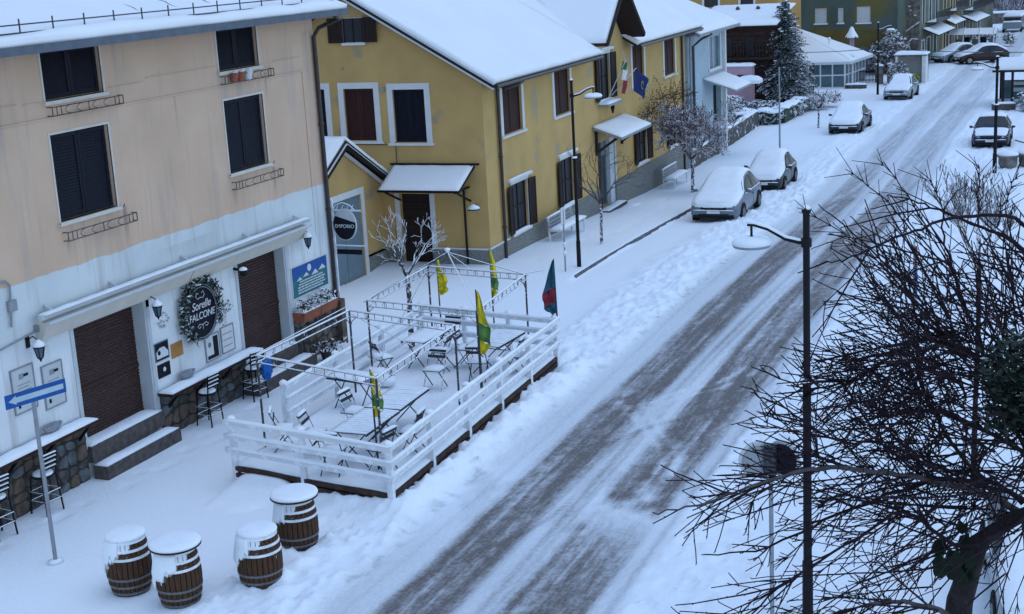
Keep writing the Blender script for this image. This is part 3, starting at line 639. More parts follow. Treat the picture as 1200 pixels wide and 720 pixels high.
board('poster','plain amber poster beside the dark blue house-shaped poster','poster',23.9,24.3,1.55,1.86,'ambercard')
b3_=board('menu_board','framed dark and white menu board standing on the right counter','menu board',25.12,25.62,1.14,1.68,'textw',frame='galv'); 
mb=MB(); FL.box(mb,25.40,25.58,1.16,1.64,.02,.025); FL.box(mb,25.16,25.4,1.16,1.24,.02,.025); mb.build('dark_print','navy',b3_); mb=MB(); mb.disc(FL.p(25.26,1.48,.024),.06,(1,0,0),.004,10); mb.build('round_print','bluedoor',b3_)
b4_=board('menu_board','white menu board with grey lines beside the framed dark one','menu board',25.74,26.2,1.16,1.72,'textw',frame='galv')
mb=MB()
for z in (1.28,1.42,1.56): FL.box(mb,25.78,26.14,z,z+.02,.02,.025)
mb.build('text_lines','galv',b4_)
for (a,b,z0,z1,l) in ((19.2,19.75,1.85,2.65,'faint framed glass notice behind the left end of the arrow sign'),(20.0,20.52,1.70,2.50,'faint framed glass notice behind the right end of the arrow sign')):
    q=board('wall_notice',l,'notice',a,b,z0,z1,'lightgrey',frame='galv')
    mb=MB()
    for k in range(5): FL.box(mb,a+.12,b-.1-.05*(k%2),z0+.25+k*.06,z0+.265+k*.06,.02,.024)
    FL.box(mb,a+.18,a+.30,z1-.2,z1-.1,.02,.024); mb.build('text_lines','galv',q)
    mb=MB(); FL.box(mb,a+.30,a+.42,z1-.17,z1-.12,.024,.028); FL.box(mb,a+.08,a+.14,z0+.08,z0+.16,.02,.024); mb.build('logo_print','navy',q)
for (y,z,l,s_) in ((23.75,2.45,'faded grey flower transfer on the wall left of the wreath',.16),(26.1,2.15,'dark sprig transfer on the wall right of the wreath',.16)):
    mb=MB(); r=random.Random(int(y*10))
    for k in range(26):
        a=r.uniform(0,6.28); d=r.random()**.5*s_; c=FL.p(y+d*math.cos(a)*1.3,z+d*math.sin(a),.02); e=s_*.25
        t_=Vector((r.uniform(-.3,.6),r.uniform(-1,1),r.uniform(-1,1))).normalized()*e; q_=t_.cross(Vector((1,0,0))).normalized()*e*.35
        mb.add([c-t_,c+q_,c+t_,c-q_],[(0,1,2,3)])
    o=mb.build('dried_spray','galv' if y<25 else 'leaf',None,base=FL.p(y,z)); tag(o,l,'dried flowers')
for y,z,l in ((19.9,1.30,'grey glass ashtray on the left counter'),(24.15,1.07,'grey oval dish on the right counter')):
    mb=MB(); mb.lathe([(.14,.06),(.2,.16),(.18,.17),(.12,.09),(.02,.08)],(-17.93,y,z-.02),14,sx=.6,sy=1.3); o=mb.build('counter_dish','galv',None,base=(-17.93,y,z)); tag(o,l,'dish')
# wreath sign
ws=thing('round_shop_sign','round black sign reading Sorelle FALCONE in white','shop sign',FL.p(24.98,2.33))
SC0=FL.p(24.98,2.30,.07)
mb=MB(); mb.disc(SC0,.58,(1,0,0),.06,36,1.02); mb.build('panel','navy',ws)
mb=MB(); ring=[SC0+Vector((.045,.545*math.cos(a),.555*math.sin(a))) for a in np.linspace(0,2*PI,41)]; mb.tube(ring,.012,5,cap=False)
ring=[SC0+Vector((.03,.60*math.cos(a),.61*math.sin(a))) for a in np.linspace(0,2*PI,41)]; mb.tube(ring,.02,5,cap=False); mb.build('rim','galv',ws)
text('Sorelle',SC0+Vector((.04,0,.16)),(0,1,0),(0,0,1),(1,0,0),.25,'textw','lettering',ws,font_shear=.3)
text('FALCONE',SC0+Vector((.04,0,-.07)),(0,1,0),(0,0,1),(1,0,0),.215,'textw','lettering',ws,ext=.006,font_shear=.15)
mb=MB()
for s in (-1,1):
    mb.tube([SC0+Vector((.04,s*.02,-.27)),SC0+Vector((.04,s*.12,-.24)),SC0+Vector((.04,s*.2,-.29)),SC0+Vector((.04,s*.14,-.33)),SC0+Vector((.04,s*.08,-.30))],.008,4)
    mb.tube([SC0+Vector((.04,0,.33)),SC0+Vector((.04,s*.10,.31)),SC0+Vector((.04,s*.16,.37)),SC0+Vector((.04,s*.12,.45)),SC0+Vector((.04,s*.06,.42))],.008,4)
mb.tube([SC0+Vector((.04,0,-.25)),SC0+Vector((.04,0,-.37))],.008,4); mb.build('scroll_ornament','textw',ws)
wr=thing('leaf_wreath','dark leafy wreath around the round shop sign','wreath',FL.p(24.98,2.40))
mb=MB(); r=random.Random(5)
for k in range(900):
    a=R(r.uniform(-38,238)); d=.57+abs(r.gauss(.02,.075))+(.05 if 20<math.degrees(a)<200 else -.03)
    c=SC0+Vector((r.uniform(-.02,.16),d*math.cos(a)*1.02,d*math.sin(a)*1.05))
    t_=Vector((r.uniform(-.2,1),r.uniform(-1,1),r.uniform(-1,1))).normalized()*r.uniform(.045,.085); q_=t_.cross(Vector((r.random(),r.random(),r.random()))).normalized()*.026
    mb.add([c-t_,c+q_,c+t_,c-q_],[(0,1,2,3)])
o=mb.build('leaves','leaf_w',wr); o['kind']='stuff'
# planters on the stone wall
pl=thing('planter_box','terracotta planter boxes with snowy plants under the blue board','planter',(-17.95,29.5,1.1))
for y0,y1 in ((28.75,29.52),(29.58,30.35)):
    mb=MB(); mb.add([(-18.04,y0,1.08),(-17.78,y0,1.08),(-17.78,y1,1.08),(-18.04,y1,1.08),(-18.07,y0-.03,1.32),(-17.72,y0-.03,1.32),(-17.72,y1+.03,1.32),(-18.07,y1+.03,1.32)],[(0,1,5,4),(1,2,6,5),(2,3,7,6),(3,0,4,7),(4,5,6,7),(3,2,1,0)]); mb.build('box','terracotta',pl)
    mb=MB(); r=random.Random(int(y0*7))
    for k in range(150):
        c=Vector((r.uniform(-18.05,-17.72),r.uniform(y0,y1),1.36+abs(r.gauss(0,.1)))); t_=Vector((r.uniform(-1,1),r.uniform(-1,1),r.uniform(0,1))).normalized()*.06; q_=t_.cross(Vector((r.random(),r.random(),r.random()))).normalized()*.025
        mb.add([c-t_,c+q_,c+t_,c-q_],[(0,1,2,3)])
    o=mb.build('plants','leaf_d',pl,kind='stuff')
    mb=MB(); mb.hpad(-18.04,-17.74,y0,y1,1.32,.05,nz=.9,nscale=9); mb.build('snow_cover','snow',pl,smooth=True)
# shrub in a pot at the foot of the wall
t=thing('potted_plant','reddish dried plant in a dark pot at the foot of the stone wall','potted plant',(-17.5,29.3,0))
mb=MB(); mb.lathe([(.16,0),(.22,.28),(.2,.28)],(-17.5,29.3,0),12); mb.build('pot','mortar',t)
mb=MB(); r=random.Random(9)
for k in range(170):
    c=Vector((-17.5+r.gauss(0,.14),29.3+r.gauss(0,.25),.3+abs(r.gauss(0,.1)))); t_=Vector((r.uniform(-1,1),r.uniform(-1,1),r.uniform(0,1))).normalized()*.07; q_=t_.cross(Vector((r.random(),r.random(),r.random()))).normalized()*.025
    mb.m=k%2; mb.add([c-t_,c+q_,c+t_,c-q_],[(0,1,2,3)])
mb.build('stems',['redbrown','snow'],t,kind='stuff')
# terracotta pots on the upper right window ledge
for k,y in enumerate((27.15,27.42,27.72)):
    t=thing('flower_pot','terracotta pot with a grey plant behind the top right window railing' if k==1 else ('left terracotta pot behind the top right window railing' if k==0 else 'white pot at the right of the top right window railing'),'flower pot',(-18.02,y,7.02),local=True)
    mb=MB(); mb.lathe([(.07,0),(.11,.17),(.12,.17),(.12,.2),(.10,.2)],(0,0,0),12); mb.build('pot','terracotta' if k<2 else 'white',t)
    mb=MB(); mb.blob((0,0,.2),.1,1,.5,sc=(1,1,.5)); mb.build('soil_snow','snow',t)
# hanging sign at the corner of the building
hs=thing('hanging_sign','grey and black oval sign hanging from a snowy iron bracket at the building corner','hanging sign',(-18.1,31.0,3.4))
mb=MB(); mb.bar((-18.1,31.0,3.42),(-17.25,31.0,3.42),.035,.035); mb.bar((-18.1,31,2.52),(-17.2,31,2.52),.03,.03); mb.bar((-18.06,31,.9),(-18.06,31,3.7),.05,.05)
mb.tube([(-18.05,31,3.42),(-17.95,31,3.56),(-17.75,31,3.62),(-17.55,31,3.56),(-17.42,31,3.43)],.014,5)
for a in (-17.95,-17.8,-17.65,-17.52): mb.tube([(a,31,3.43),(a+.07,31,3.56)],.009,4)
mb.build('bracket','wood_d',hs)
mb=MB(); mb.disc((-17.72,31,3.06),.33,(0,1,0),.05,28,1.22); mb.build('panel','lightgrey',hs)
mb=MB(); n=24; pts=[(-17.72+.31*math.cos(a),30.968,3.06+.38*math.sin(a)) for a in np.linspace(PI*.80,PI*2.05,n)]; mb.add(pts,[tuple(range(n))]); mb.build('dark_print','navy',hs)
text('EMPORIO',Vector((-17.72,30.962,3.02)),(1,0,0),(0,0,1),(0,-1,0),.13,'textw','lettering',hs)
mb=MB(); mb.box(-18.0,-17.3,30.98,31.02,2.30,2.42); mb.build('lower_plate','navy',hs)
# ------------------------------------------------------------------ YELLOW HOUSE
Y0=Vector((-17.63,39.7,0)); YD=Vector((-.0195,1,0)).normalized(); YN=Vector((YD.y,-YD.x,0))
FY=Frame(Y0,YD,YN); FG=Frame(Y0,-YN,-YD)
YH=thing('yellow_house','large ochre yellow house with snowy gable roof, brown shutters and grey stone base','house',tuple(Y0))
LEN=24.0; WID=8.6; EAVE=5.98; RDG=4.3; RS=.585
UPW=[(1.63,3.30,3.90,5.56),(6.45,8.08,3.90,5.56),(15.78,17.42,3.90,5.56),(20.55,22.30,3.90,5.56)]
UPO=[(11.35,12.75,3.85,5.56)]
LOW=[(2.05,3.40,.68,2.25),(6.78,8.1,.68,2.32),(16.1,17.5,.75,2.22),(21.1,22.3,.72,2.2)]
DOOR=(10.95,13.0,-.25,2.32,.25)
mb=MB(); wall_holes(mb,FY,0,LEN,-1.4,EAVE,[(*h,.14) for h in UPW+UPO+LOW]+[DOOR])
# dormer wall over the middle window
mb.add([FY.p(10.15,EAVE),FY.p(14.55,EAVE),FY.p(12.35,EAVE+2.05)],[(0,1,2)]); mb.quad(FY.p(10.15,EAVE-.5,.0),FY.p(10.15,EAVE-.5,-.01),FY.p(10.15,EAVE+.1,-.3),FY.p(10.15,EAVE,0))
# a step of wall behind far end
mb.quad(FY.p(LEN,-1.4),FY.p(LEN,-1.4,-WID),FY.p(LEN,EAVE,-WID),FY.p(LEN,EAVE))
mb.add([FY.p(LEN,EAVE),FY.p(LEN,EAVE,-WID),FY.p(LEN,EAVE+RDG*RS,-RDG)],[(0,1,2)])
mb.quad(FY.p(0,-1.4,-WID),FY.p(LEN,-1.4,-WID),FY.p(LEN,EAVE,-WID),FY.p(0,EAVE,-WID))
mb.build('street_wall','yellow',YH)
GW=[(1.90,2.98,3.92,5.55),(3.63,4.68,3.98,5.60),(5.35,6.4,3.98,5.60)]
GD=(1.95,3.0,.0,2.3,.25)
mb=MB(); wall_holes(mb,FG,0,WID,-1.4,EAVE,[(*h,.14) for h in GW]+[GD])
mb.add([FG.p(0,EAVE),FG.p(WID,EAVE),FG.p(RDG,EAVE+RDG*RS)],[(0,1,2)])
mb.build('gable_wall','yellow2',YH)
# corner band lighter render
mb=MB(); FY.box(mb,.0,.9,.66,EAVE-.05,0,.012); mb.build('corner_band','yellow',YH)
# grey base
for a,b in ((-.03,10.95),(13.0,LEN)): mb=MB(); FY.box(mb,a,b,-1.4,.58,0,.035); mb.build('stone_base','greyskirt',YH)
for a,b in ((-.03,1.95),(3.0,3.5)): mb=MB(); FG.box(mb,a,b,-1.4,.56,0,.035); mb.build('stone_base','greyskirt',YH)
mb=MB(); FY.box(mb,-.05,1.6,.58,.63,0,.05); FG.box(mb,-.05,1.95,.56,.61,0,.05); mb.build('base_ledge','white',YH)
def yframe(F,a,b,c,d,t_=.19,sill=True,o=.02):
    mb=MB(); F.box(mb,a-t_,a,c-.02,d+t_,0,o); F.box(mb,b,b+t_,c-.02,d+t_,0,o); F.box(mb,a,b,d,d+t_,0,o)
    if sill: F.box(mb,a-t_-.05,b+t_+.05,c-.10,c-.02,-.1,.07)
    return mb
def winglass(wf,F,a,b,c,d,o):
    mb=MB(); F.box(mb,a,b,c,d,o,o+.01); mb.build('pane','glass',wf)
    mb=MB()
    for u in (a,(a+b)/2-.025,b-.05): F.box(mb,u,u+.05,c,d,o+.01,o+.04)
    for z in (c,(c+d)/2-.02,d-.05): F.box(mb,a,b,z,z+.05,o+.011,o+.039)
    mb.build('casement','brown',wf)
for h in UPW:
    wf=yframe(FY,*h).build('window','white',YH); shutters(wf,FY,h[0]+.01,h[1]-.01,h[2],h[3]-.01,-.10,'redbrown')
for i,h in enumerate(GW):
    wf=yframe(FG,*h).build('window','white',YH); shutters(wf,FG,h[0]+.01,h[1]-.01,h[2],h[3]-.01,-.10,'redbrown' if i==1 else 'navy')
def open_shutters(wf,F,a,b,c,d,wd=.52,mat_='brown',ang=.12):
    for s in (-1,1):
        e=a if s<0 else b; mb=MB()
        def fn(u,z,o): return F.p(e+s*u,z,.03+o+u*ang)
        def bx(u0,u1,z0,z1,o0,o1):
            vs=[fn(u,z,o) for u in (u0,u1) for o in (o0,o1) for z in (z0,z1)]; mb.add(vs,[(0,1,3,2),(4,6,7,5),(0,4,5,1),(2,3,7,6),(0,2,6,4),(1,5,7,3)])
        bx(.02,wd,c,c+.07,0,.035); bx(.02,wd,d-.07,d,0,.035); bx(.02,.09,c+.07,d-.07,0,.035); bx(wd-.07,wd,c+.07,d-.07,0,.035); bx(.09,wd-.07,c+.07,d-.07,.005,.018)
        z=c+.09
        while z<d-.1: bx(.09,wd-.07,z,z+.012,.018,.032); z+=.06
        mb.build('shutter',mat_,wf)
for h in UPO+LOW:
    a,b,c,d=h; mb=yframe(FY,*h,t_=.12,sill=False); wf=mb.build('window','white',YH); mb=MB(); FY.box(mb,a-.17,b+.17,c-.10,c-.02,-.1,.07); mb.build('sill','white',wf); mb=MB(); FY.box(mb,a-.35,b+.35,d+.12,d+.2,0,.10); mb.build('lintel','white',wf); winglass(wf,FY,a,b,c,d,-.11); open_shutters(wf,FY,a,b,c,d)
    mb=MB(); mb.pad(lambda u,v:(FY.p(a-.15+(b-a+.3)*u,c-.02,-.08+.16*v),(0,0,1)),8,3,.05); mb.build('snow_cover','snow',wf,smooth=True)
    mb=MB(); mb.pad(lambda u,v:(FY.p(a-.35+(b-a+.7)*u,d+.2,.0+.10*v),(0,0,1)),8,3,.035); mb.build('snow_cover','snow',wf,smooth=True)
# attic window
a,b,c,d=3.82,4.5,7.02,7.78
mb=MB(); FG.box(mb,a-.04,b+.04,c,d,0,.015); FG.box(mb,a-.06,b+.06,c-.08,c,0,.10); wf=mb.build('attic_window','white',YH)
mb=MB(); FG.box(mb,a,b,c+.01,d-.02,.015,.02); mb.build('pane','glass',wf)
mb=MB(); 
for u in (a,(a+b)/2-.02,b-.04): FG.box(mb,u,u+.04,c,d-.02,.02,.04)
mb.build('casement','brown',wf); open_shutters(wf,FG,a,b,c,d,wd=.50)
# small box on gable and surface wire, rust pipe stub
mb=MB(); FG.box(mb,3.22,3.34,5.50,5.62,0,.06); FG.box(mb,4.62,4.68,6.20,6.26,0,.05); mb.build('junction_box','galv',YH)
mb=MB(); mb.tube([FG.p(2.98,3.93,.03),FG.p(2.98,3.2,.03)],.012,5); mb.tube([FG.p(4.95,3.86,.03),FG.p(1.75,3.84,.03)],.010,5); mb.build('surface_wire','gutter',YH)
# roof
def slab(mb,F,u0,u1,o0,z0,o1,z1,th):  # sloping plate from (o0,z0) to (o1,z1)
    mb.add([F.p(u0,z0,o0),F.p(u1,z0,o0),F.p(u1,z1,o1),F.p(u0,z1,o1),F.p(u0,z0-th,o0),F.p(u1,z0-th,o0),F.p(u1,z1-th,o1),F.p(u0,z1-th,o1)],[(0,1,2,3),(7,6,5,4),(0,4,5,1),(1,5,6,2),(2,6,7,3),(3,7,4,0)])
OV=.6; RZ=EAVE+RDG*RS+.06; EZ2=EAVE-OV*RS+.40
def zr(o): return RZ-(RDG+o)*RS   # height of roof top at offset o (o=-RDG at ridge)
mb=MB(); slab(mb,FY,-.5,10.15,OV,zr(OV),-RDG,RZ,.10); slab(mb,FY,14.55,LEN+.9,OV,zr(OV),-RDG,RZ,.10); slab(mb,FY,10.15,14.55,-.12,zr(-.12),-RDG,RZ,.10); slab(mb,FY,-.5,LEN+.9,-WID-OV,zr(OV),-RDG,RZ,.10); rf=mb.build('roof','darkvoid',YH)
for s in (1,-1):
    o1=OV if s>0 else -WID-OV
    for (u,dz,th,wd) in ((-.53,.07,.05,.05),(-.50,-.10,.06,.05),(LEN+.90,.05,.10,.05)):
        mb=MB(); mb.add([FY.p(u,zr(OV)+dz,o1),FY.p(u+wd,zr(OV)+dz,o1),FY.p(u+wd,RZ+dz,-RDG),FY.p(u,RZ+dz,-RDG),FY.p(u,zr(OV)+dz-th,o1),FY.p(u+wd,zr(OV)+dz-th,o1),FY.p(u+wd,RZ+dz-th,-RDG),FY.p(u,RZ+dz-th,-RDG)],[(0,1,2,3),(7,6,5,4),(0,4,5,1),(1,5,6,2),(2,6,7,3),(3,7,4,0)]); mb.build('verge_board','lightgrey',YH)
nrm=FY.n*RS+Vector((0,0,1)); nrm.normalize()
mb=MB(); 
for ua,ub,oa in ((-.5,10.15,OV),(10.15,14.55,-.15),(14.55,LEN+.9,OV)):
    mb.pad(lambda u,v:(FY.p(ua+(ub-ua)*u,zr(oa-(oa+RDG)*v),oa-(oa+RDG)*v),nrm),max(8,int((ub-ua)*4)),34,.17,nz=.35,edge=.6,nscale=.8,rim=.85)
nrm2=-FY.n*RS+Vector((0,0,1)); nrm2.normalize()
mb.pad(lambda u,v:(FY.p(-.5+(LEN+1.4)*u,RZ-(RDG+OV)*v*RS,-RDG-(RDG+OV)*v),nrm2),20,8,.14,nz=.1,edge=1,nscale=.7)
mb.build('snow_cover','roofsnow',YH,smooth=True)
mb=MB(); 
for a,b in ((-.35,9.95),(14.8,LEN+.85)):
    mb.tube([FY.p(a,zr(OV)-.07,OV+.05),FY.p(b,zr(OV)-.07,OV+.05)],.06,8)
mb.build('gutter','gutter',YH)
downpipe(YH,[FY.p(1.9,zr(OV)-.12,OV+.03),FY.p(1.6,zr(OV)-.2,OV),FY.p(1.12,zr(OV)-.28,.30),FY.p(1.10,5.55,.08),FY.p(1.10,-.05,.08)],.055)
downpipe(YH,[FY.p(24.6,zr(OV)-.12,OV+.03),FY.p(24.2,zr(OV)-.2,OV),FY.p(23.4,zr(OV)-.25,.30),FY.p(23.3,5.55,.08),FY.p(23.3,-.85,.08)],.055)
# dormer roof
DZ=8.12; DW=2.35; DC=12.35; DE=6.10; back=-RDG+.4
mb=MB()
for s in (-1,1):
    P=[FY.p(DC,DZ,.85),FY.p(DC+s*DW,DE,.85),FY.p(DC+s*DW,DE,-.6),FY.p(DC,DZ,-3.2)]
    Q=[p-Vector((0,0,.12)) for p in P]; mb.add(P+Q,[(0,1,2,3),(7,6,5,4),(0,4,5,1),(1,5,6,2),(2,6,7,3),(3,7,4,0)])
dr=mb.build('dormer_roof','brown',YH)
for s in (-1,1):
    nn=(FY.u*s*.65+Vector((0,0,.76)))
    mb=MB(); mb.pad(lambda u,v:(FY.p(DC+s*DW*v,DZ-(DZ-DE)*v,.80-(4.0-2.6*v)*u),nn),18,14,.13,nz=.1,edge=1); mb.build('snow_cover','roofsnow',dr,smooth=True)
for s in (-1,1):
    mb=MB(); mb.bar(FY.p(DC,DZ-.02,.87),FY.p(DC+s*(DW+.03),DE-.03,.87),.05,.16); mb.build('verge_board','darkvoid',dr)
mb=MB(); FY.box(mb,DC-.16,DC+.16,6.45,6.95,0,.02); mb.build('dormer_vent','navy',YH)
# door and porch
a,b,c,d,dp=DOOR
mb=MB(); FY.box(mb,a+.3,b-.55,c,d,-dp+.01,-dp+.06); FY.box(mb,a+.34,a+.44,c,d,-dp+.06,-dp+.09); FY.box(mb,b-.68,b-.58,c,d,-dp+.06,-dp+.09); FY.box(mb,a+.3,b-.55,1.75,1.85,-dp+.06,-dp+.09); dd=mb.build('front_door','bluedoor',YH)
mb=MB(); FY.box(mb,a+.46,b-.7,c+.1,1.7,-dp+.06,-dp+.07); mb.build('pane','glass',dd)
mb=MB(); FY.box(mb,a-.02,a+.3,c,d,-dp+.02,.02); mb.build('door_post','brown',YH); mb=MB(); FY.box(mb,b-.55,b,c,d,-dp+.02,-.02); FY.box(mb,b,b+.14,c-.1,d,-.02,.03); mb.build('door_side_panel','lightgrey',YH)
pz0,pz1=3.02,2.62
mb=MB(); vs=[FY.p(10.35,pz0,.02),FY.p(14.3,pz0,.02),FY.p(14.3,pz1,1.15),FY.p(10.35,pz1,1.15)]
vs+=[v_-Vector((0,0,.09)) for v_ in vs]; mb.add(vs,[(0,1,2,3),(7,6,5,4),(0,4,5,1),(1,5,6,2),(2,6,7,3),(3,7,4,0)]); pc=mb.build('porch_roof','galv',YH)
mb=MB(); mb.pad(lambda u,v:(FY.p(10.35+3.95*u,pz0-(pz0-pz1)*v,.02+1.13*v),(0,0,1)),22,8,.10,edge=1); mb.build('snow_cover','roofsnow',pc,smooth=True)
mb=MB()
for u in (10.7,13.9): mb.bar(FY.p(u,2.0,.03),FY.p(u,2.62,.95),.09,.09); mb.bar(FY.p(u,1.9,.05),FY.p(u,2.8,.05),.09,.09)
mb.build('porch_bracket','brown',pc)
mb=MB(); FY.box(mb,10.7,13.6,-.75,-.42,0,.85); s_=mb.build('door_step','stepstone',YH); mb=MB(); mb.pad(lambda u,v:(FY.p(10.7+2.9*u,-.42,.05+.8*v),(0,0,1)),16,6,.06); mb.build('snow_cover','snow',s_,smooth=True)
mb=MB(); FY.box(mb,10.9,13.2,-.5,-.24,0,.4); s_=mb.build('door_step','stepstone',YH); mb=MB(); mb.pad(lambda u,v:(FY.p(10.9+2.3*u,-.24,.02+.36*v),(0,0,1)),16,6,.05); mb.build('snow_cover','snow',s_,smooth=True)
# gable door with lean-to canopy
a,b,c,d,dp=GD
mb=MB(); FG.box(mb,a-.16,a,c,d+.02,0,.03); FG.box(mb,b,b+.16,c,d+.02,0,.03); mb.build('door_frame','white',YH)
mb=MB(); FG.box(mb,a,b,c,d,-dp+.01,-dp+.06)
for k in range(8): FG.box(mb,a+.04,b-.04,c+.15+k*.26,c+.19+k*.26,-dp+.06,-dp+.08)
mb.build('gable_door','brown',YH)
gz0,gz1=3.20,2.62
mb=MB(); vs=[FG.p(.35,gz0,.02),FG.p(3.1,gz0,.02),FG.p(3.1,gz1,1.3),FG.p(.35,gz1,1.3)]; vs+=[v_-Vector((0,0,.06)) for v_ in vs]; mb.add(vs,[(3,2,1,0),(4,5,6,7),(1,5,4,0),(2,6,5,1),(3,7,6,2),(0,4,7,3)]); gc=mb.build('door_canopy','black',YH)
mb=MB(); mb.pad(lambda u,v:(FG.p(3.08-2.7*u,gz0-(gz0-gz1)*v,.02+1.26*v),(0,0,1)),22,9,.075,edge=1); mb.build('snow_cover','roofsnow',gc,smooth=True)
mb=MB()
for u in (.55,2.95): mb.bar(FG.p(u,2.1,.03),FG.p(u,2.58,1.2),.05,.05)
mb.tube([FG.p(.55,2.55,1.2),FG.p(.55,2.55,.1),FG.p(.75,2.5,.08),FG.p(.75,0,.08)],.035,6); FG.box(mb,.2,3.2,gz0+.02,gz0+.07,0,.08); mb.build('canopy_bracket','black',gc)
# wall lamp near the corner with snow
t=thing('corner_wall_lamp','snow-topped wall lamp on the yellow house near its front corner','wall lamp',tuple(FG.p(.3,1.95)))
mb=MB(); mb.tube([FG.p(.3,1.9,0),FG.p(.3,2.05,.25),FG.p(.3,2.02,.4)],.018,6); mb.build('arm','black',t); mb=MB(); mb.lathe([(.2,0),(.16,.05),(.04,.12)],FG.p(.3,1.9,.42),12); mb.build('shade','darkmetal',t); mb=MB(); mb.lathe([(.2,.04),(.16,.1),(.03,.17)],FG.p(.3,1.9,.42),12); mb.build('snow_cover','snow',t,smooth=True)
# annex
AX=-21.2; FA=Frame((AX,33.9,0),(0,1,0),(1,0,0)); rg=3.03; ra=4.22; er=2.62; rs_=(ra-er)/3.3
AN=thing('yellow_annex','small yellow gabled annex with a grey framed door beside the big yellow house','building',(AX,33.9,0))
mb=MB(); wall_holes(mb,FA,0,5.78,-.3,2.72,[(2.3,4.25,0,2.55,.12)]); mb.add([FA.p(0,2.72),FA.p(5.78,2.72),FA.p(rg,ra)],[(0,1,2)]); mb.quad(FA.p(0,-.3),FA.p(0,2.72),FA.p(0,2.72,-5),FA.p(0,-.3,-5)); mb.build('wall','yellow2',AN)
for a,b in ((4.45,5.78),(0,2.1)): mb=MB(); FA.box(mb,a,b,-.3,.52,0,.03); mb.build('stone_base','greyskirt',AN); mb=MB(); FA.box(mb,4.45,5.78,.52,.57,0,.04); mb.build('base_ledge','white',AN)
mb=MB(); FA.box(mb,4.25,4.45,-.05,2.75,0,.03); FA.box(mb,2.1,2.3,-.05,2.75,0,.03); FA.box(mb,2.3,4.25,2.55,2.75,0,.03); mb.build('door_frame','white',AN)
mb=MB(); FA.box(mb,2.3,4.25,0,2.55,-.1,-.06); 
FA.box(mb,3.25,3.30,0,2.55,-.06,-.04); mb.build('door','bluedoor',AN)
mb=MB()
for s,eu in ((1,5.95),(-1,.1)):
    P=[FA.p(rg,ra+.14,.35),FA.p(eu,er+.10,.35),FA.p(eu,er+.10,-5),FA.p(rg,ra+.14,-5)]; Q=[p-Vector((0,0,.1)) for p in P]; mb.add(P+Q,[(0,1,2,3),(7,6,5,4),(0,4,5,1),(1,5,6,2),(2,6,7,3),(3,7,4,0)])
rf=mb.build('roof','darkvoid',AN)
for s,eu in ((1,5.95),(-1,.1)):
    mb=MB(); mb.pad(lambda u,v:(FA.p(rg+(eu-rg)*v,ra+.14+(er-ra-.04)*v,.33-5.2*u),(0,0,1)),16,12,.15,nz=.25,edge=1,rim=.8); mb.build('snow_cover','roofsnow',rf,smooth=True)
    mb=MB(); mb.bar(FA.p(rg,ra+.02,.37),FA.p(eu,er-.02,.37),.04,.05); mb.build('verge_board','white',rf); mb=MB(); mb.bar(FA.p(rg,ra-.12,.10),FA.p(eu,er-.16,.10),.12,.05); mb.build('verge_board','white',rf)
    mb=MB(); mb.bar(FA.p(rg,ra-.04,.35),FA.p(eu,er-.08,.35),.10,.10); mb.build('verge_board','black',rf)
# flags on the house
def cloth(mb,origin,du,dv,nu,nv,amp=.06,seed=0,nn=(0,1,0)):
    o=Vector(origin);du=Vector(du);dv=Vector(dv);nn=Vector(nn); base=len(mb.v); vs=[]
    for i in range(nu+1):
        for j in range(nv+1):
            u=i/nu;v=j/nv; vs.append(o+du*u+dv*v+nn*amp*(math.sin(u*7+seed+v*2)*.6+noise.noise(Vector((u*3,v*3,seed))))*(.3+u))
    n1=len(vs); vs+=[p+nn*.006 for p in vs]; fs=[]
    for i in range(nu):
        for j in range(nv):
            a=i*(nv+1)+j; fs+=[(a,a+nv+1,a+nv+2,a+1),(n1+a,n1+a+1,n1+a+nv+2,n1+a+nv+1)]
    for i in range(nu): 
        a=i*(nv+1); fs.append((a+nv+1,a,n1+a,n1+a+nv+1)); a+=nv; fs.append((a,a+nv+1,n1+a+nv+1,n1+a))
    for j in range(nv):
        fs.append((j,j+1,n1+j+1,n1+j)); a=nu*(nv+1)+j; fs.append((a+1,a,n1+a,n1+a+1))
    mb.add(vs,fs)
t=thing('italian_flag','green white and red flag hanging over the balconet of the middle upper window','flag',tuple(FY.p(12.2,3.9,.5)))
mb=MB(); mb.tube([FY.p(12.2,3.9,.1),FY.p(12.5,5.3,.75)],.018,6); mb.build('pole','white',t)
for k,(m_,z0,z1) in enumerate((('flaggreen',5.25,4.95),('flagwhite',4.95,4.55),('flagred',4.55,4.05))):
    mb=MB(); cloth(mb,FY.p(12.35,z0,.66),FY.u*.5-Vector((0,0,.10)),FY.p(12.3,z1,.6)-FY.p(12.35,z0,.66),5,3,.06,k,FY.n); mb.build('stripe',m_,t)
t=thing('european_flag','blue flag hanging from a slanting pole on the yellow house','flag',tuple(FY.p(13.4,4.2,.6)))
mb=MB(); mb.tube([FY.p(14.2,5.5,.1),FY.p(13.2,4.1,.75)],.012,6); mb.tube([FY.p(12.6,3.95,.1),FY.p(13.3,4.9,.9)],.018,6); mb.build('pole','white',t)
mb=MB(); cloth(mb,FY.p(13.35,4.85,.9),FY.u*.85+Vector((0,0,-.45))+FY.n*.2,FY.u*-.5+Vector((0,0,-.75)),7,7,.07,2,FY.n); mb.build('cloth','flagblue',t)
mb=MB()
for k in range(12):
    a=2*PI*k/12; c=FY.p(13.55+.13*math.cos(a),4.22+.14*math.sin(a),1.06); mb.disc(c,.022,FY.n,.01,6)
mb.build('stars','flagy',t)
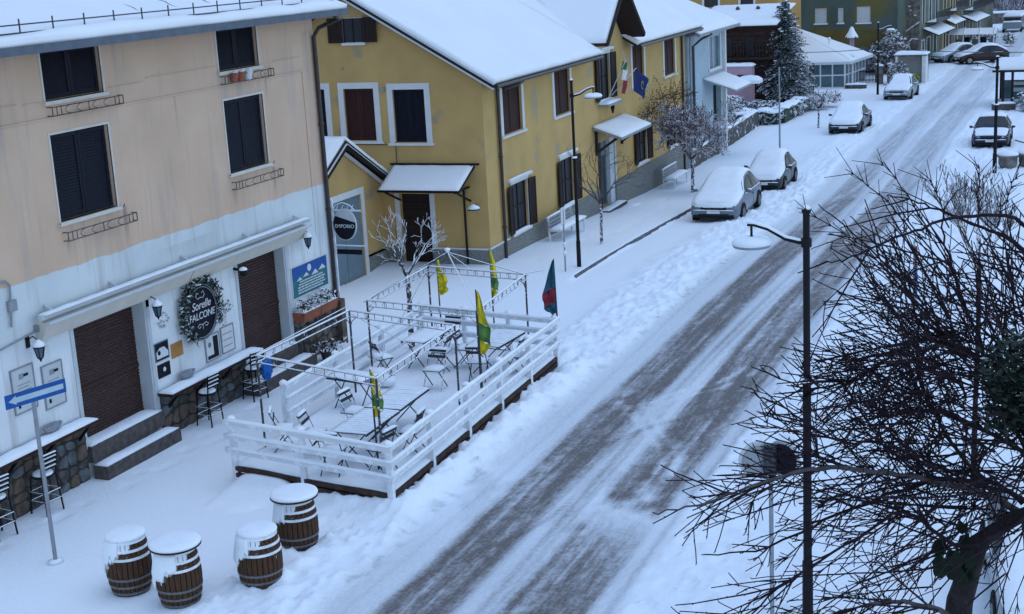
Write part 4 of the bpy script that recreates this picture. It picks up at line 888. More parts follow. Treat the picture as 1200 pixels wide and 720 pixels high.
# balconet under the middle upper window
mb=MB(); FY.box(mb,11.2,12.9,3.66,3.74,0,.42); bt=mb.build('window_shelf','galv',YH); mb=MB(); mb.pad(lambda u,v:(FY.p(11.2+1.7*u,3.74,.02+.38*v),(0,0,1)),10,5,.10); mb.build('snow_cover','snow',bt,smooth=True)
mb=MB(); mb.lathe([(.03,-.35),(.09,-.1),(.05,0)],FY.p(12.2,3.66,.25),8); mb.build('shelf_bracket','black',bt)
# ------------------------------------------------------------------ TERRACE
TA=Vector((-15.05,21.45,0)); TB=Vector((-11.45,20.88,0)); TC=Vector((-11.68,29.7,0)); TD=Vector((-15.4,30.3,0)); TP=Vector((-15.28,23.7,0)); FZ=.36
TR=thing('dining_terrace','raised white fenced dining terrace covered in snow in front of the cafe','terrace',tuple((TA+TB+TC+TD)/4))
mb=MB(); vs=[p+Vector((0,0,z)) for z in (.22,.33) for p in (TA,TB,TC,TD)]; mb.add(vs,[(3,2,1,0),(4,5,6,7),(0,1,5,4),(1,2,6,5),(2,3,7,6),(3,0,4,7)]); dk=mb.build('deck','decktimber',TR)
def quadpt(u,v): return TA.lerp(TB,u).lerp(TD.lerp(TC,u),v)
mb=MB(); mb.pad(lambda u,v:(quadpt(u,v)+Vector((0,0,.33+.02*math.sin(9*u))),(0,0,1)),30,60,.07,nz=.35,edge=1,nscale=1.6); mb.build('snow_cover','snow',dk,smooth=True)
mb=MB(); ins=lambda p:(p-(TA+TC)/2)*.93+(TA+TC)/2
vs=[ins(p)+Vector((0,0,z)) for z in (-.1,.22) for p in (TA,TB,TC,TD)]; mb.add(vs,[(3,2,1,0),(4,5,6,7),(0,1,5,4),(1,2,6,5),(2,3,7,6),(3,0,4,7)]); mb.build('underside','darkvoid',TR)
for a,b in ((TA,TB),(TB,TC),(TC,TD)):
    n=(b-a).normalized().cross(Vector((0,0,1)))
    for z in (.30,.17):
        mb=MB(); mb.bar(a+n*.03+Vector((0,0,z)),b+n*.03+Vector((0,0,z)),.04,.085); mb.build('joist_board','decktimber',TR)
    L=(b-a).length; k=max(2,round(L/.95))
    for i in range(k+1):
        p=a.lerp(b,i/k); mb=MB(); mb.bar(p-n*.03+Vector((0,0,-.1)),p-n*.03+Vector((0,0,.24)),.09,.09); mb.build('support_leg','decktimber',TR)
RZS=(1.20,.92,.64)
def post(p,z0=-.12,z1=1.26,w_=.105):
    mb=MB(); mb.bar(p+Vector((0,0,z0)),p+Vector((0,0,z1)),w_,w_,up=(0,1,0)); o=mb.build('fence_post','wood_d',TR)
    mb=MB(); mb.blob(p+Vector((0,0,z1+.02)),.085,1,.2,sc=(1,1,.7)); mb.build('snow_cap','snow',o,smooth=True)
def rails(a,b,ext0=.0,ext1=.0,zs=RZS,off=.07):
    d=(b-a).normalized(); n=d.cross(Vector((0,0,1))); a2=a-d*ext0; b2=b+d*ext1
    for z in zs:
        wob=rnd.uniform(-.015,.015); mb=MB(); mb.bar(a2+n*off+Vector((0,0,z+wob)),b2+n*off+Vector((0,0,z)),.045,.088); o=mb.build('fence_rail','wood_d',TR)
        L=(b2-a2).length; mb=MB(); mb.pad(lambda u,v:(a2+(b2-a2)*u+n*(off-.04+.08*v)+Vector((0,0,z+.045+wob*(1-u))),(0,0,1)),max(6,int(L/.15)),4,.045,nz=.6,edge=1.2,nscale=2,seed=z); mb.build('snow_cover','snow',o,smooth=True)
rails(TA,TB,.15,.10); rails(TB,TC,.10,.12); rails(TC,TD,.1,.1,off=-.07); rails(TD,TP,.1,.05,off=-.07)
for p in (TA,TB,TC,TD,TP): post(p)
for k in (1,): post(TA.lerp(TB,.46))
for k in range(1,5): post(TB.lerp(TC,k/5))
for k in range(1,3): post(TC.lerp(TD,k/3))
for k in range(1,3): post(TD.lerp(TP,k/3))
n_=(TC-TB).normalized().cross(Vector((0,0,1)))
post(TB+Vector((-.13,.12,0)),-.12,1.18)
# ramp of snow at the entry, under the near rail
mb=MB(); mb.pad(lambda u,v:(TA.lerp(TB,.04+.36*u)+Vector((-.02-.35*(1-v),-.02-1.6*(1-v),.33*v**1.5-.075-.10*(abs(2*u-1)**4))),(0,0,1)),14,18,.05,nz=.3,edge=2); 
o=mb.build('ramp','snow',TR,smooth=True)
# ------------------------------------------------------------------ GAZEBO FRAMES
def gazebo(label,c,H,apex=None,hips=(0,1,2,3),extra=None,floor=.38):
    t=thing('gazebo_frame',label,'gazebo frame',(sum(p[0] for p in c)/4,sum(p[1] for p in c)/4,floor),'bare metal gazebo frames on the terrace')
    P=[Vector((p[0],p[1],0)) for p in c]
    for p in P:
        mb=MB(); mb.tube([p+Vector((0,0,floor)),p+Vector((0,0,H))],.022,6); mb.tube([p+Vector((0,0,floor)),p+Vector((0,0,floor+.02))],.06,8); mb.build('post','iron_d',t)
    for i in range(4):
        a,b=P[i],P[(i+1)%4]; mb=MB()
        for z in (H,H-.13): mb.tube([a+Vector((0,0,z)),b+Vector((0,0,z))],.015,6)
        d=(b-a).normalized(); L=(b-a).length
        for e,s in ((a,1),(b,-1)):
            mb.tube([e+Vector((0,0,H-.36)),e+d*s*.05+Vector((0,0,H-.24)),e+d*s*.17+Vector((0,0,H-.145))],.011,5)
        k=12
        for q in range(1,k): 
            p=a+d*L*q/k; mb.tube([p+Vector((0,0,H-.13)),p+Vector((0,0,H))],.007,4)
            if q%4==2: 
                ring=[p+d*.055*math.cos(w_)+Vector((0,0,H-.065+.055*math.sin(w_))) for w_ in np.linspace(0,2*PI,9)]; mb.tube(ring,.006,4,cap=False)
        mb.build('top_rail','iron_d',t)
        mb=MB(); mb.tube([a+Vector((0,0,H+.017)),b+Vector((0,0,H+.017))],[.012+.004*(i%2)]*2,5); mb.build('snow_line','snow',t)
    if apex:
        A=Vector(apex); mb=MB()
        for i in hips: mb.tube([A,P[i]+Vector((0,0,H))+ (P[i]+Vector((0,0,H))-A)*.04],.012,5)
        for i in range(4):
            a=P[i].lerp(P[(i+1)%4],.5)+Vector((0,0,H)); 
            if i%2==0: mb.tube([A,A.lerp(a,.45)],.009,4)
        mb.lathe([(.03,-.05),(.05,0),(.02,.06)],A,8); mb.build('roof_hip','iron_d',t); mb=MB(); mb.blob(A+Vector((0,0,.06)),.07,1,.1,sc=(1,1,.6)); mb.build('snow_cap','snow',t,smooth=True)
    if extra:
        mb=MB(); 
        for e in extra: mb.tube(e,.011,5)
        mb.build('loose_bar','iron_d',t)
    return t
gazebo('front gazebo frame, flat topped, over the slatted snowy tables',[(-14.95,22.35),(-14.88,25.9),(-12.08,25.2),(-11.92,21.5)],2.25,extra=[[(-14.88,25.9,2.2),(-13.1,25.3,1.72)],[(-14.95,22.35,2.28),(-14.88,25.9,2.36)]])
gazebo('back gazebo frame with a pointed roof of thin bars',[(-14.93,26.8),(-15.08,30.2),(-12.37,29.75),(-12.1,26.35)],2.25,apex=(-13.62,28.3,3.05),extra=[[(-15.08,30.2,2.2),(-15.25,29.0,1.3)],[(-12.37,29.75,2.28),(-12.1,30.2,2.26)],[(-12.9,27.6,2.6),(-12.3,26.9,2.3)]])
# ------------------------------------------------------------------ TABLES AND CHAIRS
def make_table(L,W,label,loc,rz,snow=.05,slats=True):
    t=thing('folding_table',label,'table',loc,'snowy folding tables on the terrace',local=True,rz=rz)
    H=.68
    n=max(6,int(L/.115))
    for k in range(n):
        y=-L/2+L*(k+.5)/n; mb=MB(); mb.box(-W/2,W/2,y-L/n*.36,y+L/n*.36,H,H+.018); mb.build('slat','chairmetal',t)
    mb=MB(); 
    for x in (-W/2+.01,W/2-.01): mb.box(x-.012,x+.012,-L/2,L/2,H-.025,H)
    mb.build('frame','chairmetal',t)
    for y in (-L/2+.14,L/2-.14):
        for s in (-1,1):
            mb=MB(); mb.tube([(s*W/2*.8,y+s*.01,H-.01),(-s*W/2*.85,y+s*.01,0)],.013,5); mb.build('leg','chairmetal',t)
    mb=MB()
    for y in (-L/2+.14,L/2-.14): mb.tube([(0,y,H*.5),(0,y*.9,H*.5)],.01,4)
    if slats:   # snow lying in strips on the slats
        for k in range(n):
            y=-L/2+L*(k+.5)/n
            mb.pad(lambda u,v:((-W/2+W*u,y-L/n*.40+L/n*.80*v,H+.02),(0,0,1)),7,3,snow*.7*rnd.uniform(.75,1.1),nz=.5,nscale=9,seed=k)
    else: mb.hpad(-W/2,W/2,-L/2,L/2,H+.02,snow,nz=.2)
    mb.build('snow_cover','snow',t,smooth=True)
    return t
zt=.40
make_table(1.4,.78,'near half of the long slatted table under the front gazebo',(-12.72,22.38,zt),R(1))
make_table(1.4,.78,'far half of the long slatted table under the front gazebo',(-12.78,23.84,zt),R(2))
make_table(.95,.62,'small square folding table by the left fence under the front gazebo',(-14.4,25.0,zt),R(80),slats=False)
make_table(1.3,.60,'snow-covered table at the left under the back gazebo',(-14.3,28.3,zt),R(-3),slats=False)
make_table(1.35,.82,'slatted snowy table at the right under the back gazebo',(-12.58,28.35,zt),R(-4))
def make_chair(label,loc,rz):
    t=thing('folding_chair',label,'chair',loc,'folding chairs on the terrace',local=True,rz=rz)
    w_=.21
    for s in (-1,1):
        mb=MB(); mb.tube([(s*w_,.20,0),(s*w_,-.05,.45),(s*w_,-.22,.84)],.011,5); mb.build('back_leg','iron_d',t)
        mb=MB(); mb.tube([(s*(w_-.03),-.20,0),(s*(w_-.03),.20,.44)],.012,5); mb.build('front_leg','chairmetal',t)
    mb=MB(); mb.box(-w_,w_,-.17,.20,.43,.45); mb.build('seat','chairmetal',t)
    mb=MB(); mb.hpad(-w_,w_,-.18,.21,.45,.09,nz=.3); mb.build('snow_cover','snow',t,smooth=True)
    for z in (.80,.68): mb=MB(); mb.box(-w_,w_,-.225+(.84-z)*.45,-.205+(.84-z)*.45,z-.03,z+.03); mb.build('back_slat','chairmetal',t)
    mb=MB(); mb.hpad(-w_,w_,-.24,-.17,.83,.05,nu=6,nv=3); mb.build('snow_cap','snow',t,smooth=True)
    return t
ch0=make_chair('lone folding chair standing in the middle between the two gazebos',(-13.3,26.62,zt),PI)
CH=[((-13.75,22.2,zt),R(-80),'chair with snowy seat on the cafe side of the near table half'),
((-13.65,23.6,zt),R(-95),'chair pushed up to the cafe side of the far table half'),
((-12.9,21.42,zt),R(5),'chair at the near end of the long table behind the front rail'),
((-12.05,21.75,zt),R(80),'chair tucked beside the near fence corner'),
((-11.95,22.8,zt),R(95),'chair on the street side of the near table half'),
((-14.5,22.3,zt),R(-60),'chair turned askew near the left end of the front rail'),
((-14.9,27.2,zt),R(-40),'chair beside the snowy armchair pile under the back gazebo'),
((-13.75,28.0,zt),R(95),'chair on the street side of the left back table'),
((-13.35,28.3,zt),R(-90),'chair on the cafe side of the right back table'),
((-11.98,28.0,zt),R(90),'chair between the right back table and the street rail'),
((-12.6,27.35,zt),R(10),'chair at the near end of the right back table'),
((-14.2,29.35,zt),R(175),'chair by the back rail under the back gazebo')]
for loc,rz,l in CH: copy_tree(ch0,loc,rz,l)
t=thing('cushion_pile','pale snowy cushions heaped on the terrace under the near left of the back gazebo','cushions',(-14.75,26.6,zt))
for (x,y,z,r_) in ((-14.8,26.7,.62,.24),(-14.45,26.45,.55,.22),(-14.95,27.0,.95,.16)):
    mb=MB(); mb.blob((x,y,z),r_,2,.35,sc=(1.2,1,.6),seed=x); mb.build('cushion','snow_rough',t,smooth=True)
# ------------------------------------------------------------------ FLAGS ON THE TERRACE
def feather(label,x,y,z0,h,c1,c2,ln,wd,ang,seed,dark='navy'):
    t=thing('banner_flag',label,'flag',(x,y,z0),'flags round the terrace')
    mb=MB(); mb.tube([(x,y,z0),(x-.02,y,z0+h)],[.022,.012],6); mb.build('pole','darkmetal',t)
    d=Vector((math.cos(ang),math.sin(ang),0)); nn=d.cross(Vector((0,0,1)))
    def sheet(a,b,w0,w1,m_,nm,k):
        mb=MB(); nu,nv=5,10; vs=[]
        for i in range(nv+1):
            v=i/nv; z=a+(b-a)*v; wdt=(w0+(w1-w0)*v)
            for j in range(nu+1):
                u=j/nu; vs.append(Vector((x-.015,y,z))+d*(u*wdt)+nn*(.05*math.sin(u*9+seed+v*2.3)+.03*math.sin(v*8+seed))*(.3+u)-Vector((0,0,u*wdt*.55)))
        n1=len(vs); vs+=[p+nn*.006 for p in vs]; W=nu+1
        fs=[(i*W+j,i*W+j+1,(i+1)*W+j+1,(i+1)*W+j) for i in range(nv) for j in range(nu)]; fs+=[tuple(n1+q for q in f[::-1]) for f in fs]
        mb.add(vs,fs); return mb.build(nm,m_,t)
    top=z0+h-.02
    sheet(top,top-ln*.50,.04,wd,c1,'cloth',0); sheet(top-ln*.50,top-ln*.78,wd,wd*.95,c2,'printed_cloth',1); sheet(top-ln*.78,top-ln,wd*.95,wd*.35,c1,'cloth',2)
    return t
feather('yellow flag with a green print on the near pole of the front gazebo',-12.15,21.75,.38,1.95,'flagy','flagg',.85,.19,R(20),1)
feather('tall yellow and green flag on a pole by the street side fence between the gazebos',-12.05,26.3,.38,2.35,'flagy','flagg',1.35,.26,R(15),3)
feather('broad yellow flag with a dark emblem at the far left of the back gazebo',-14.9,30.35,.38,2.05,'flagy','flagy',.85,.26,R(0),5)
feather('narrow yellow flag at the back rail of the terrace',-13.4,30.15,.38,2.35,'flagy','flagg',1.15,.16,R(10),7)
t=feather('dark teal and red flag on the far street corner of the terrace fence',-11.62,29.72,1.2,1.45,'flagteal','flagred',1.25,.30,R(190),2)
# ------------------------------------------------------------------ BARRELS
def make_barrel(label,x,y,snowtop,table=False,yaw=0):
    t=thing('wine_barrel',label,'barrel',(x,y,0),'wine barrels at the near end of the pavement',local=True,rz=yaw)
    H=.94; n=26
    def rad(z): q=(z/H-.5)*2; return .36-.075*q*q
    mb=MB(); zs=[H*k/10 for k in range(11)]; vs=[];fs=[]
    for k in range(n):
        a0=2*PI*k/n+.012;a1=2*PI*(k+1)/n-.012; o=len(vs)
        for z in zs:
            r_=rad(z)
            for a,rr in ((a0,r_-.008),(a0+.02,r_),(a1-.02,r_),(a1,r_-.008)): vs.append((rr*math.cos(a),rr*math.sin(a),z))
        for i in range(10):
            for j in range(3): fs.append((o+i*4+j,o+i*4+j+1,o+(i+1)*4+j+1,o+(i+1)*4+j))
    mb.add(vs,fs); mb.lathe([(.26,.02),(.26,H-.03)],(0,0,0),20); mb.build('staves','barrel',t)
    for z,h_ in ((.05,.05),(.17,.04),(.30,.04),(H-.30,.04),(H-.17,.04),(H-.04,.045)):
        mb=MB(); mb.lathe([(rad(z-h_/2)+.001,z-h_/2),(rad(z-h_/2)+.008,z-h_/2),(rad(z+h_/2)+.008,z+h_/2),(rad(z+h_/2)+.001,z+h_/2)],(0,0,0),32); mb.build('hoop','hoop' if z<.6 else 'wood_d',t)
    if table:
        mb=MB(); mb.lathe([(.38,H),(.40,H+.01),(.40,H+.03),(.38,H+.04)],(0,0,0),32); mb.build('table_top','brown',t)
    R0=.40 if table else .32; z=H+(.04 if table else -.01)
    mb=MB(); mb.lathe([(R0*.98,z-.005),(R0*1.0,z+.02),(R0*.97,z+.045),(R0*.88,z+.062),(R0*.5,z+.068),(.02,z+.07)],(0,0,0),32); mb.build('snow_cover','snow',t,smooth=True)
    # wind packed snow on the cafe-side flank
    mb=MB()
    def f(u,v):
        a=R(200+84*u); z_=H*(1-(1-v)*(.56-.30*u+.30*noise.noise(Vector((u*5,x,0)))))-.02; r_=rad(z_)+.004; return (r_*math.cos(a),r_*math.sin(a),z_),(math.cos(a),math.sin(a),0)
    mb.pad(f,26,12,.032,nz=.4,nscale=6,seed=x); mb.build('drift','snow',t,smooth=True)
    return t
make_barrel('leftmost wine barrel, snow plastered down its left side',-14.05,16.87,1)
make_barrel('second wine barrel from the left with a round snowy table top',-13.0,16.72,1,True,R(20))
make_barrel('wine barrel in front of the farthest barrel, with icy ragged snow edge',-12.08,17.58,1,False,R(-8))
make_barrel('farthest wine barrel, with a round snowy table top beside the terrace ramp',-12.25,19.0,1,True,R(-15))
# ------------------------------------------------------------------ BAR STOOLS
def make_stool(label,loc,rz):
    t=thing('bar_stool',label,'bar stool',loc,'bar stools at the counters',local=True,rz=rz)
    for sx in (-1,1):
        mb=MB(); mb.tube([(sx*.20,-.20,0),(sx*.17,-.15,.70),(sx*.19,-.21,1.12)],.017,6); mb.build('leg','black',t)
        mb=MB(); mb.tube([(sx*.20,.20,0),(sx*.16,.14,.70)],.017,6); mb.build('leg','black',t)
    mb=MB(); mb.lathe([(.19,.68),(.20,.70),(.20,.72),(.18,.73)],(0,0,0),16); mb.build('seat','black',t); mb=MB(); mb.lathe([(.185,.72),(.19,.75),(.14,.785),(.02,.79)],(0,0,0),16); mb.build('snow_cover','snow',t,smooth=True)
    for z in (.86,.95,1.04,1.11):
        q=(z-.7)/.42; mb=MB(); mb.bar((-.18,-.15-.06*q,z),(.18,-.15-.06*q,z),.02,.04); o=mb.build('back_slat','black',t)
        mb=MB(); mb.bar((-.18,-.15-.06*q,z+.028),(.18,-.15-.06*q,z+.028),.03,.018); mb.build('snow_line','snow',o)
    mb=MB()
    for z in (.25,.42):
        for (a,b) in (((-.19,-.19),(.19,-.19)),((-.19,.19),(.19,.19)),((-.19,-.19),(-.19,.19)),((.19,-.19),(.19,.19))): mb.tube([(a[0],a[1],z),(b[0],b[1],z)],.011,5)
    mb.build('foot_rail','iron_d',t)
    return t
st0=make_stool('black bar stool at the left edge, the nearest one at the left counter',(-17.75,18.05,0),R(82))
copy_tree(st0,(-17.72,19.25,0),R(84),'black bar stool behind the one-way sign post')
copy_tree(st0,(-17.62,24.35,0),R(86),'black bar stool standing alone at the right counter')
copy_tree(st0,(-17.62,26.15,0),R(70),'black bar stool with a blue bag hanging beside it')
for o in list(st0.children): pass
t=thing('plastic_bag','blue plastic bag hanging on the last bar stool before the steps','bag',(-17.4,26.3,.75)); mb=MB(); mb.blob((-17.38,26.35,.66),.20,3,.45,sc=(.6,.9,1.25),ns=3); mb.build('bag','bag',t); mb=MB(); mb.tube([(-17.4,26.25,.8),(-17.5,26.2,1.05),(-17.42,26.4,.82)],.012,5); mb.build('handle','bag',t)
# ------------------------------------------------------------------ ONE WAY SIGN
t=thing('one_way_sign','blue one-way sign with a white arrow pointing left on a grey pole','traffic sign',(-16.0,17.4,0))
mb=MB(); mb.tube([(-16.0,17.4,-.1),(-16.0,17.4,3.05)],.035,10); mb.build('pole','galv',t)
su=Vector((math.cos(R(74)),math.sin(R(74)),0)); FS=Frame((-15.96,17.36,2.96),su,Vector((su.y,-su.x,0)))
mb=MB(); FS.box(mb,-.52,.60,-.115,.115,.03,.045); mb.build('panel','bluesign',t)
mb=MB(); o_=.048; P=lambda u,z:FS.p(u,z,o_)
mb.add([P(-.47,0),P(-.33,-.075),P(-.33,-.045),P(.55,-.045),P(.55,.045),P(-.33,.045),P(-.33,.075)],[(0,1,2,3,4,5,6)]); mb.build('arrow','arrow',t)
mb=MB(); FS.box(mb,-.04,.04,-.08,-.05,-.04,.03); FS.box(mb,-.04,.04,.05,.08,-.04,.03); mb.build('clamp','galv',t)
mb=MB(); mb.lathe([(.10,-.01),(.14,.03),(.05,.06)],(-16,17.4,0),10); mb.build('snow_collar','snow',t,smooth=True)
# ------------------------------------------------------------------ STREET LAMPS
def street_lamp(label,x,y,H,ang,arm=.8,r=.055,zb=None,scale=1.,grp='black street lamps along the road',col='black'):
    zb=gnd(y) if zb is None else zb
    t=thing('street_lamp',label,'street lamp',(x,y,zb),grp,local=True,rz=ang)
    mb=MB(); mb.tube([(0,0,-.1),(0,0,.9),(0,0,.92),(0,0,H*.60)],[r*1.35,r*1.3,r*1.05,r*1.0],10); mb.tube([(0,0,H*.60),(0,0,H)],[r*.85,r*.8],10); mb.build('pole',col,t)
    mb=MB(); mb.lathe([(r*1.5,H*.60-.03),(r*1.7,H*.60),(r*1.2,H*.60+.04)],(0,0,0),10); mb.build('collar',col,t); mb=MB(); mb.lathe([(r*1.1,H-.01),(r*1.1,H+.03),(r*.5,H+.05)],(0,0,0),8); o=mb.build('pole_cap',col,t)
    mb=MB(); mb.lathe([(r*1.75,H*.60+.005),(r*1.5,H*.60+.05),(r*1.0,H*.60+.06)],(0,0,0),10); mb.lathe([(r*1.05,H+.03),(r*.9,H+.07),(r*.2,H+.09)],(0,0,0),8); mb.build('snow_cap','snow',o,smooth=True)
    za=H-.42; pts=[(0,0,za),(arm*.12,0,za+.0),(arm*.35,0,za+.04),(arm*.65,0,za+.17),(arm*.88,0,za+.22),(arm,0,za+.22)]
    mb=MB(); mb.tube(pts,[.035,.032,.028,.025,.022,.02],8); mb.tube([(0,0,za-.06),(0,0,za+.06)],r*1.25,10); a=mb.build('arm',col,t)
    mb=MB(); mb.tube([(p[0],p[1],p[2]+.028) for p in pts],[.028,.026,.026,.026,.022,.016],6); mb.build('snow_cover','snow',a,smooth=True)
    hx=arm*.93; hz=za+.02
    mb=MB(); mb.tube([(hx,0,za+.22),(hx,0,hz)],.018,6); mb.lathe([(.02,.07),(.05,.05),(.07,.0)],(hx,0,hz-.02),10); mb.build('lamp_stem',col,t)
    mb=MB(); mb.lathe([(.06,.0),(.22,-.03),(.265,-.07),(.25,-.10),(.1,-.11)],(hx,0,hz),22); h=mb.build('lamp_head','galv',t)
    mb=MB(); mb.lathe([(.262,-.065),(.268,-.03),(.23,.015),(.14,.04),(.06,.045)],(hx,0,hz),22); mb.build('snow_cover','snow',h,smooth=True)
    return t
L1=street_lamp('tall black street lamp in the right foreground with a curved arm to the left',-3.72,18.8,5.93,PI,.80,.058)
L2=street_lamp('street lamp in front of the yellow house with its arm towards the road',-14.8,39.9,5.70,R(5),.70,.05)
L3=street_lamp('street lamp behind the twiggy bush in front of the navy car on the right',-4.58,63.7,4.95,PI,.85,.07)
L4=street_lamp('far street lamp before the green building with its arm to the right',-14.45,97.0,4.65,0,.85,.06)
t=thing('thin_post','thin grey post standing in front of the tall conifer','post',(-15.49,71.6,gnd(71.6)))
mb=MB(); mb.tube([(-15.49,71.6,-1),(-15.49,71.6,3.1)],[.05,.035],8); mb.build('pole','galv',t); mb=MB(); mb.lathe([(.05,3.1),(.06,3.14),(.03,3.18)],(-15.49,71.6,0),8); mb.build('cap','galv',t)
# overhead cable
mb=MB()
def cable(a,b,sag,n=16): a=vec(a);b=vec(b); return [a.lerp(b,i/n)-Vector((0,0,sag*4*(i/n)*(1-i/n))) for i in range(n+1)]
mb.tube(cable((-20.5,88,2.72),(-14.45,97,2.05),.15),.022,4); mb.tube(cable((-14.45,97,2.05),(-4.6,88.0,2.3),.10),.022,4)
o=mb.build('overhead_cable','darkmetal',None,base=(-14.45,97,2)); tag(o,'dark cable strung across the street in the distance','cable')
# street signs at the right edge of the road
t=thing('sign_post','grey post with red and white sign above a round blue one behind the twigs','traffic sign',(-3.98,32.35,0))
mb=MB(); mb.tube([(-3.98,32.35,-.1),(-3.98,32.35,2.75)],.03,8); mb.build('pole','galv',t)
e=Vector((-.60,.80,0)).normalized(); en=Vector((e.y,-e.x,0)); B=Vector((-3.98,32.35,0))
d_=Vector((.93,.37,0)).normalized()   # roughly away from the camera's right, the signs face down the road
sg=Vector((-.18,.985,0)); sn=Vector((.985,.18,0))
def sgnbox(mb,u0,u1,z0,z1,o0,o1): Frame(B,sg,sn).box(mb,u0,u1,z0,z1,o0,o1)
mb=MB(); FSg=Frame(B,sg,sn); mb.add([FSg.p(-.28,2.62,.05),FSg.p(.28,2.62,.05),FSg.p(0,2.12,.05),FSg.p(-.28,2.62,.03),FSg.p(.28,2.62,.03),FSg.p(0,2.12,.03)],[(0,1,2),(5,4,3),(0,3,4,1),(1,4,5,2),(2,5,3,0)]); mb.build('red_panel','redpaint',t)
mb=MB(); mb.add([FSg.p(-.19,2.57,.053),FSg.p(.19,2.57,.053),FSg.p(0,2.23,.053)],[(0,1,2)]); mb.build('white_triangle','textw',t)
mb=MB(); mb.disc(FSg.p(0,1.80,.05),.30,sn,.02,24); mb.build('blue_panel','bluesign',t)
mb=MB(); mb.disc(FSg.p(0,1.80,.062),.10,sn,.006,16); mb.build('blue_panel_print','textw',t)
mb=MB(); sgnbox(mb,-.2,.2,1.15,1.45,.04,.06); mb.build('lower_plate','arrow',t)
mb=MB(); mb.blob(FSg.p(0,2.66,.04),.07,1,.3,sc=(.7,2.2,.6)); mb.build('snow_cap','snow',t)
# two round signs from behind, on a pole among the twigs
t=thing('double_round_sign','two round signs back to back on a grey pole among the foreground twigs','traffic sign',(-4.18,18.56,0))
mb=MB(); mb.tube([(-4.18,18.56,-.1),(-4.18,18.56,2.68)],.032,8); mb.build('pole','galv',t)
mb=MB(); mb.disc((-4.37,18.53,2.47),.26,(.55,-.83,.0),.03,24); mb.build('round_panel','lightgrey',t)
mb=MB(); mb.disc((-4.37,18.50,2.47),.20,(.55,-.83,.0),.03,24,); mb.build('dark_face','galv',t)
mb=MB(); mb.disc((-4.02,18.66,2.46),.27,(-.35,-.93,0),.03,24); mb.build('round_panel','lightgrey',t)
mb=MB(); mb.disc((-4.03,18.63,2.46),.22,(-.35,-.93,0),.03,24); mb.build('dark_face','navy',t)
mb=MB(); mb.box(-4.26,-4.10,18.5,18.6,2.25,2.7); mb.build('clamp','darkmetal',t)
# thin sign seen edge on by the first bench
t=thing('edge_on_sign','thin post with a small white sign seen edge on near the long bench','sign post',(-14.97,39.17,0))
mb=MB(); mb.tube([(-14.97,39.17,-.1),(-14.97,39.17,2.0)],.025,6); mb.build('pole','galv',t); mb=MB(); mb.box(-14.985,-14.965,39.0,39.34,1.55,2.05); mb.build('panel','white',t); mb=MB(); mb.lathe([(.05,.60),(.06,.66),(.03,.75)],(-14.97,39.17,0),8); mb.lathe([(.05,.85),(.05,.95),(.03,1.0)],(-14.97,39.17,0),8); mb.build('band','wood_d',t)
# ------------------------------------------------------------------ BENCHES
def bench(label,x,y,L,rz,z):
    t=thing('park_bench',label,'bench',(x,y,z),'snowy benches against the yellow house',local=True,rz=rz)
    for s in (-1,1):
        yy=s*(L/2-.15); mb=MB(); mb.bar((.24,yy,-.05),(.24,yy,.42),.05,.05); mb.bar((-.22,yy,-.05),(-.28,yy,.86),.05,.05); mb.bar((.24,yy,.40),(-.24,yy,.40),.05,.05); mb.build('leg','wood_d',t)
    for k in range(4):
        xx=-.16+.13*k; mb=MB(); mb.box(xx-.05,xx+.05,-L/2,L/2,.43,.46); mb.build('seat_slat','wood_d',t)
    for k in range(3):
        zz=.56+.12*k; mb=MB(); mb.bar((-.23-.02*k,-L/2,zz),(-.23-.02*k,L/2,zz),.03,.09); mb.build('back_slat','galv',t)
    mb=MB(); mb.hpad(-.20,.29,-L/2,L/2,.46,.09,nz=.3); mb.build('snow_cover','snow',t,smooth=True)
    mb=MB(); mb.hpad(-.30,-.22,-L/2,L/2,.85,.04,nu=3); mb.build('snow_cap','snow',t,smooth=True)
bench('long snowy bench below the second ground floor window of the yellow house',-17.05,44.95,2.5,R(1),gnd(44.9)+.1)
bench('pale slatted bench with snowy seat to the right of the porch steps',-17.30,59.0,2.3,R(1),gnd(59.)+.1)
# ------------------------------------------------------------------ TREES
def grow(mb,p,d,L,r,depth,rg,spread=.6,up=.15,n=3,curve=.25,kids=(2,4),seg=4,shrink=.68,minr=.004,sides=5,droop=0):
    pts=[p.copy()]; rs=[r]; q=p.copy(); dd=d.copy()
    for i in range(seg):
        dd=(dd+Vector((rg.gauss(0,curve),rg.gauss(0,curve),rg.gauss(0,curve)+up-droop))*.35).normalized(); q=q+dd*L/seg; pts.append(q.copy()); rs.append(max(minr,r*(1-.45*(i+1)/seg)))
    mb.tube(pts,rs,sides if depth>1 else 4,cap=depth<=1)
    if depth<=0: return
    k=rg.randint(*kids)
    for j in range(k):
        i=rg.randint(max(1,seg-2),seg) if j else seg
        a=rg.uniform(0,6.28); o=dd.orthogonal().normalized(); o2=dd.cross(o)
        nd=(dd+(o*math.cos(a)+o2*math.sin(a))*spread*rg.uniform(.7,1.4)).normalized()
        grow(mb,pts[i],nd,L*shrink*rg.uniform(.75,1.2),max(minr,rs[i]*.72),depth-1,rg,spread,up,n,curve,kids,seg,shrink,minr,sides,droop)
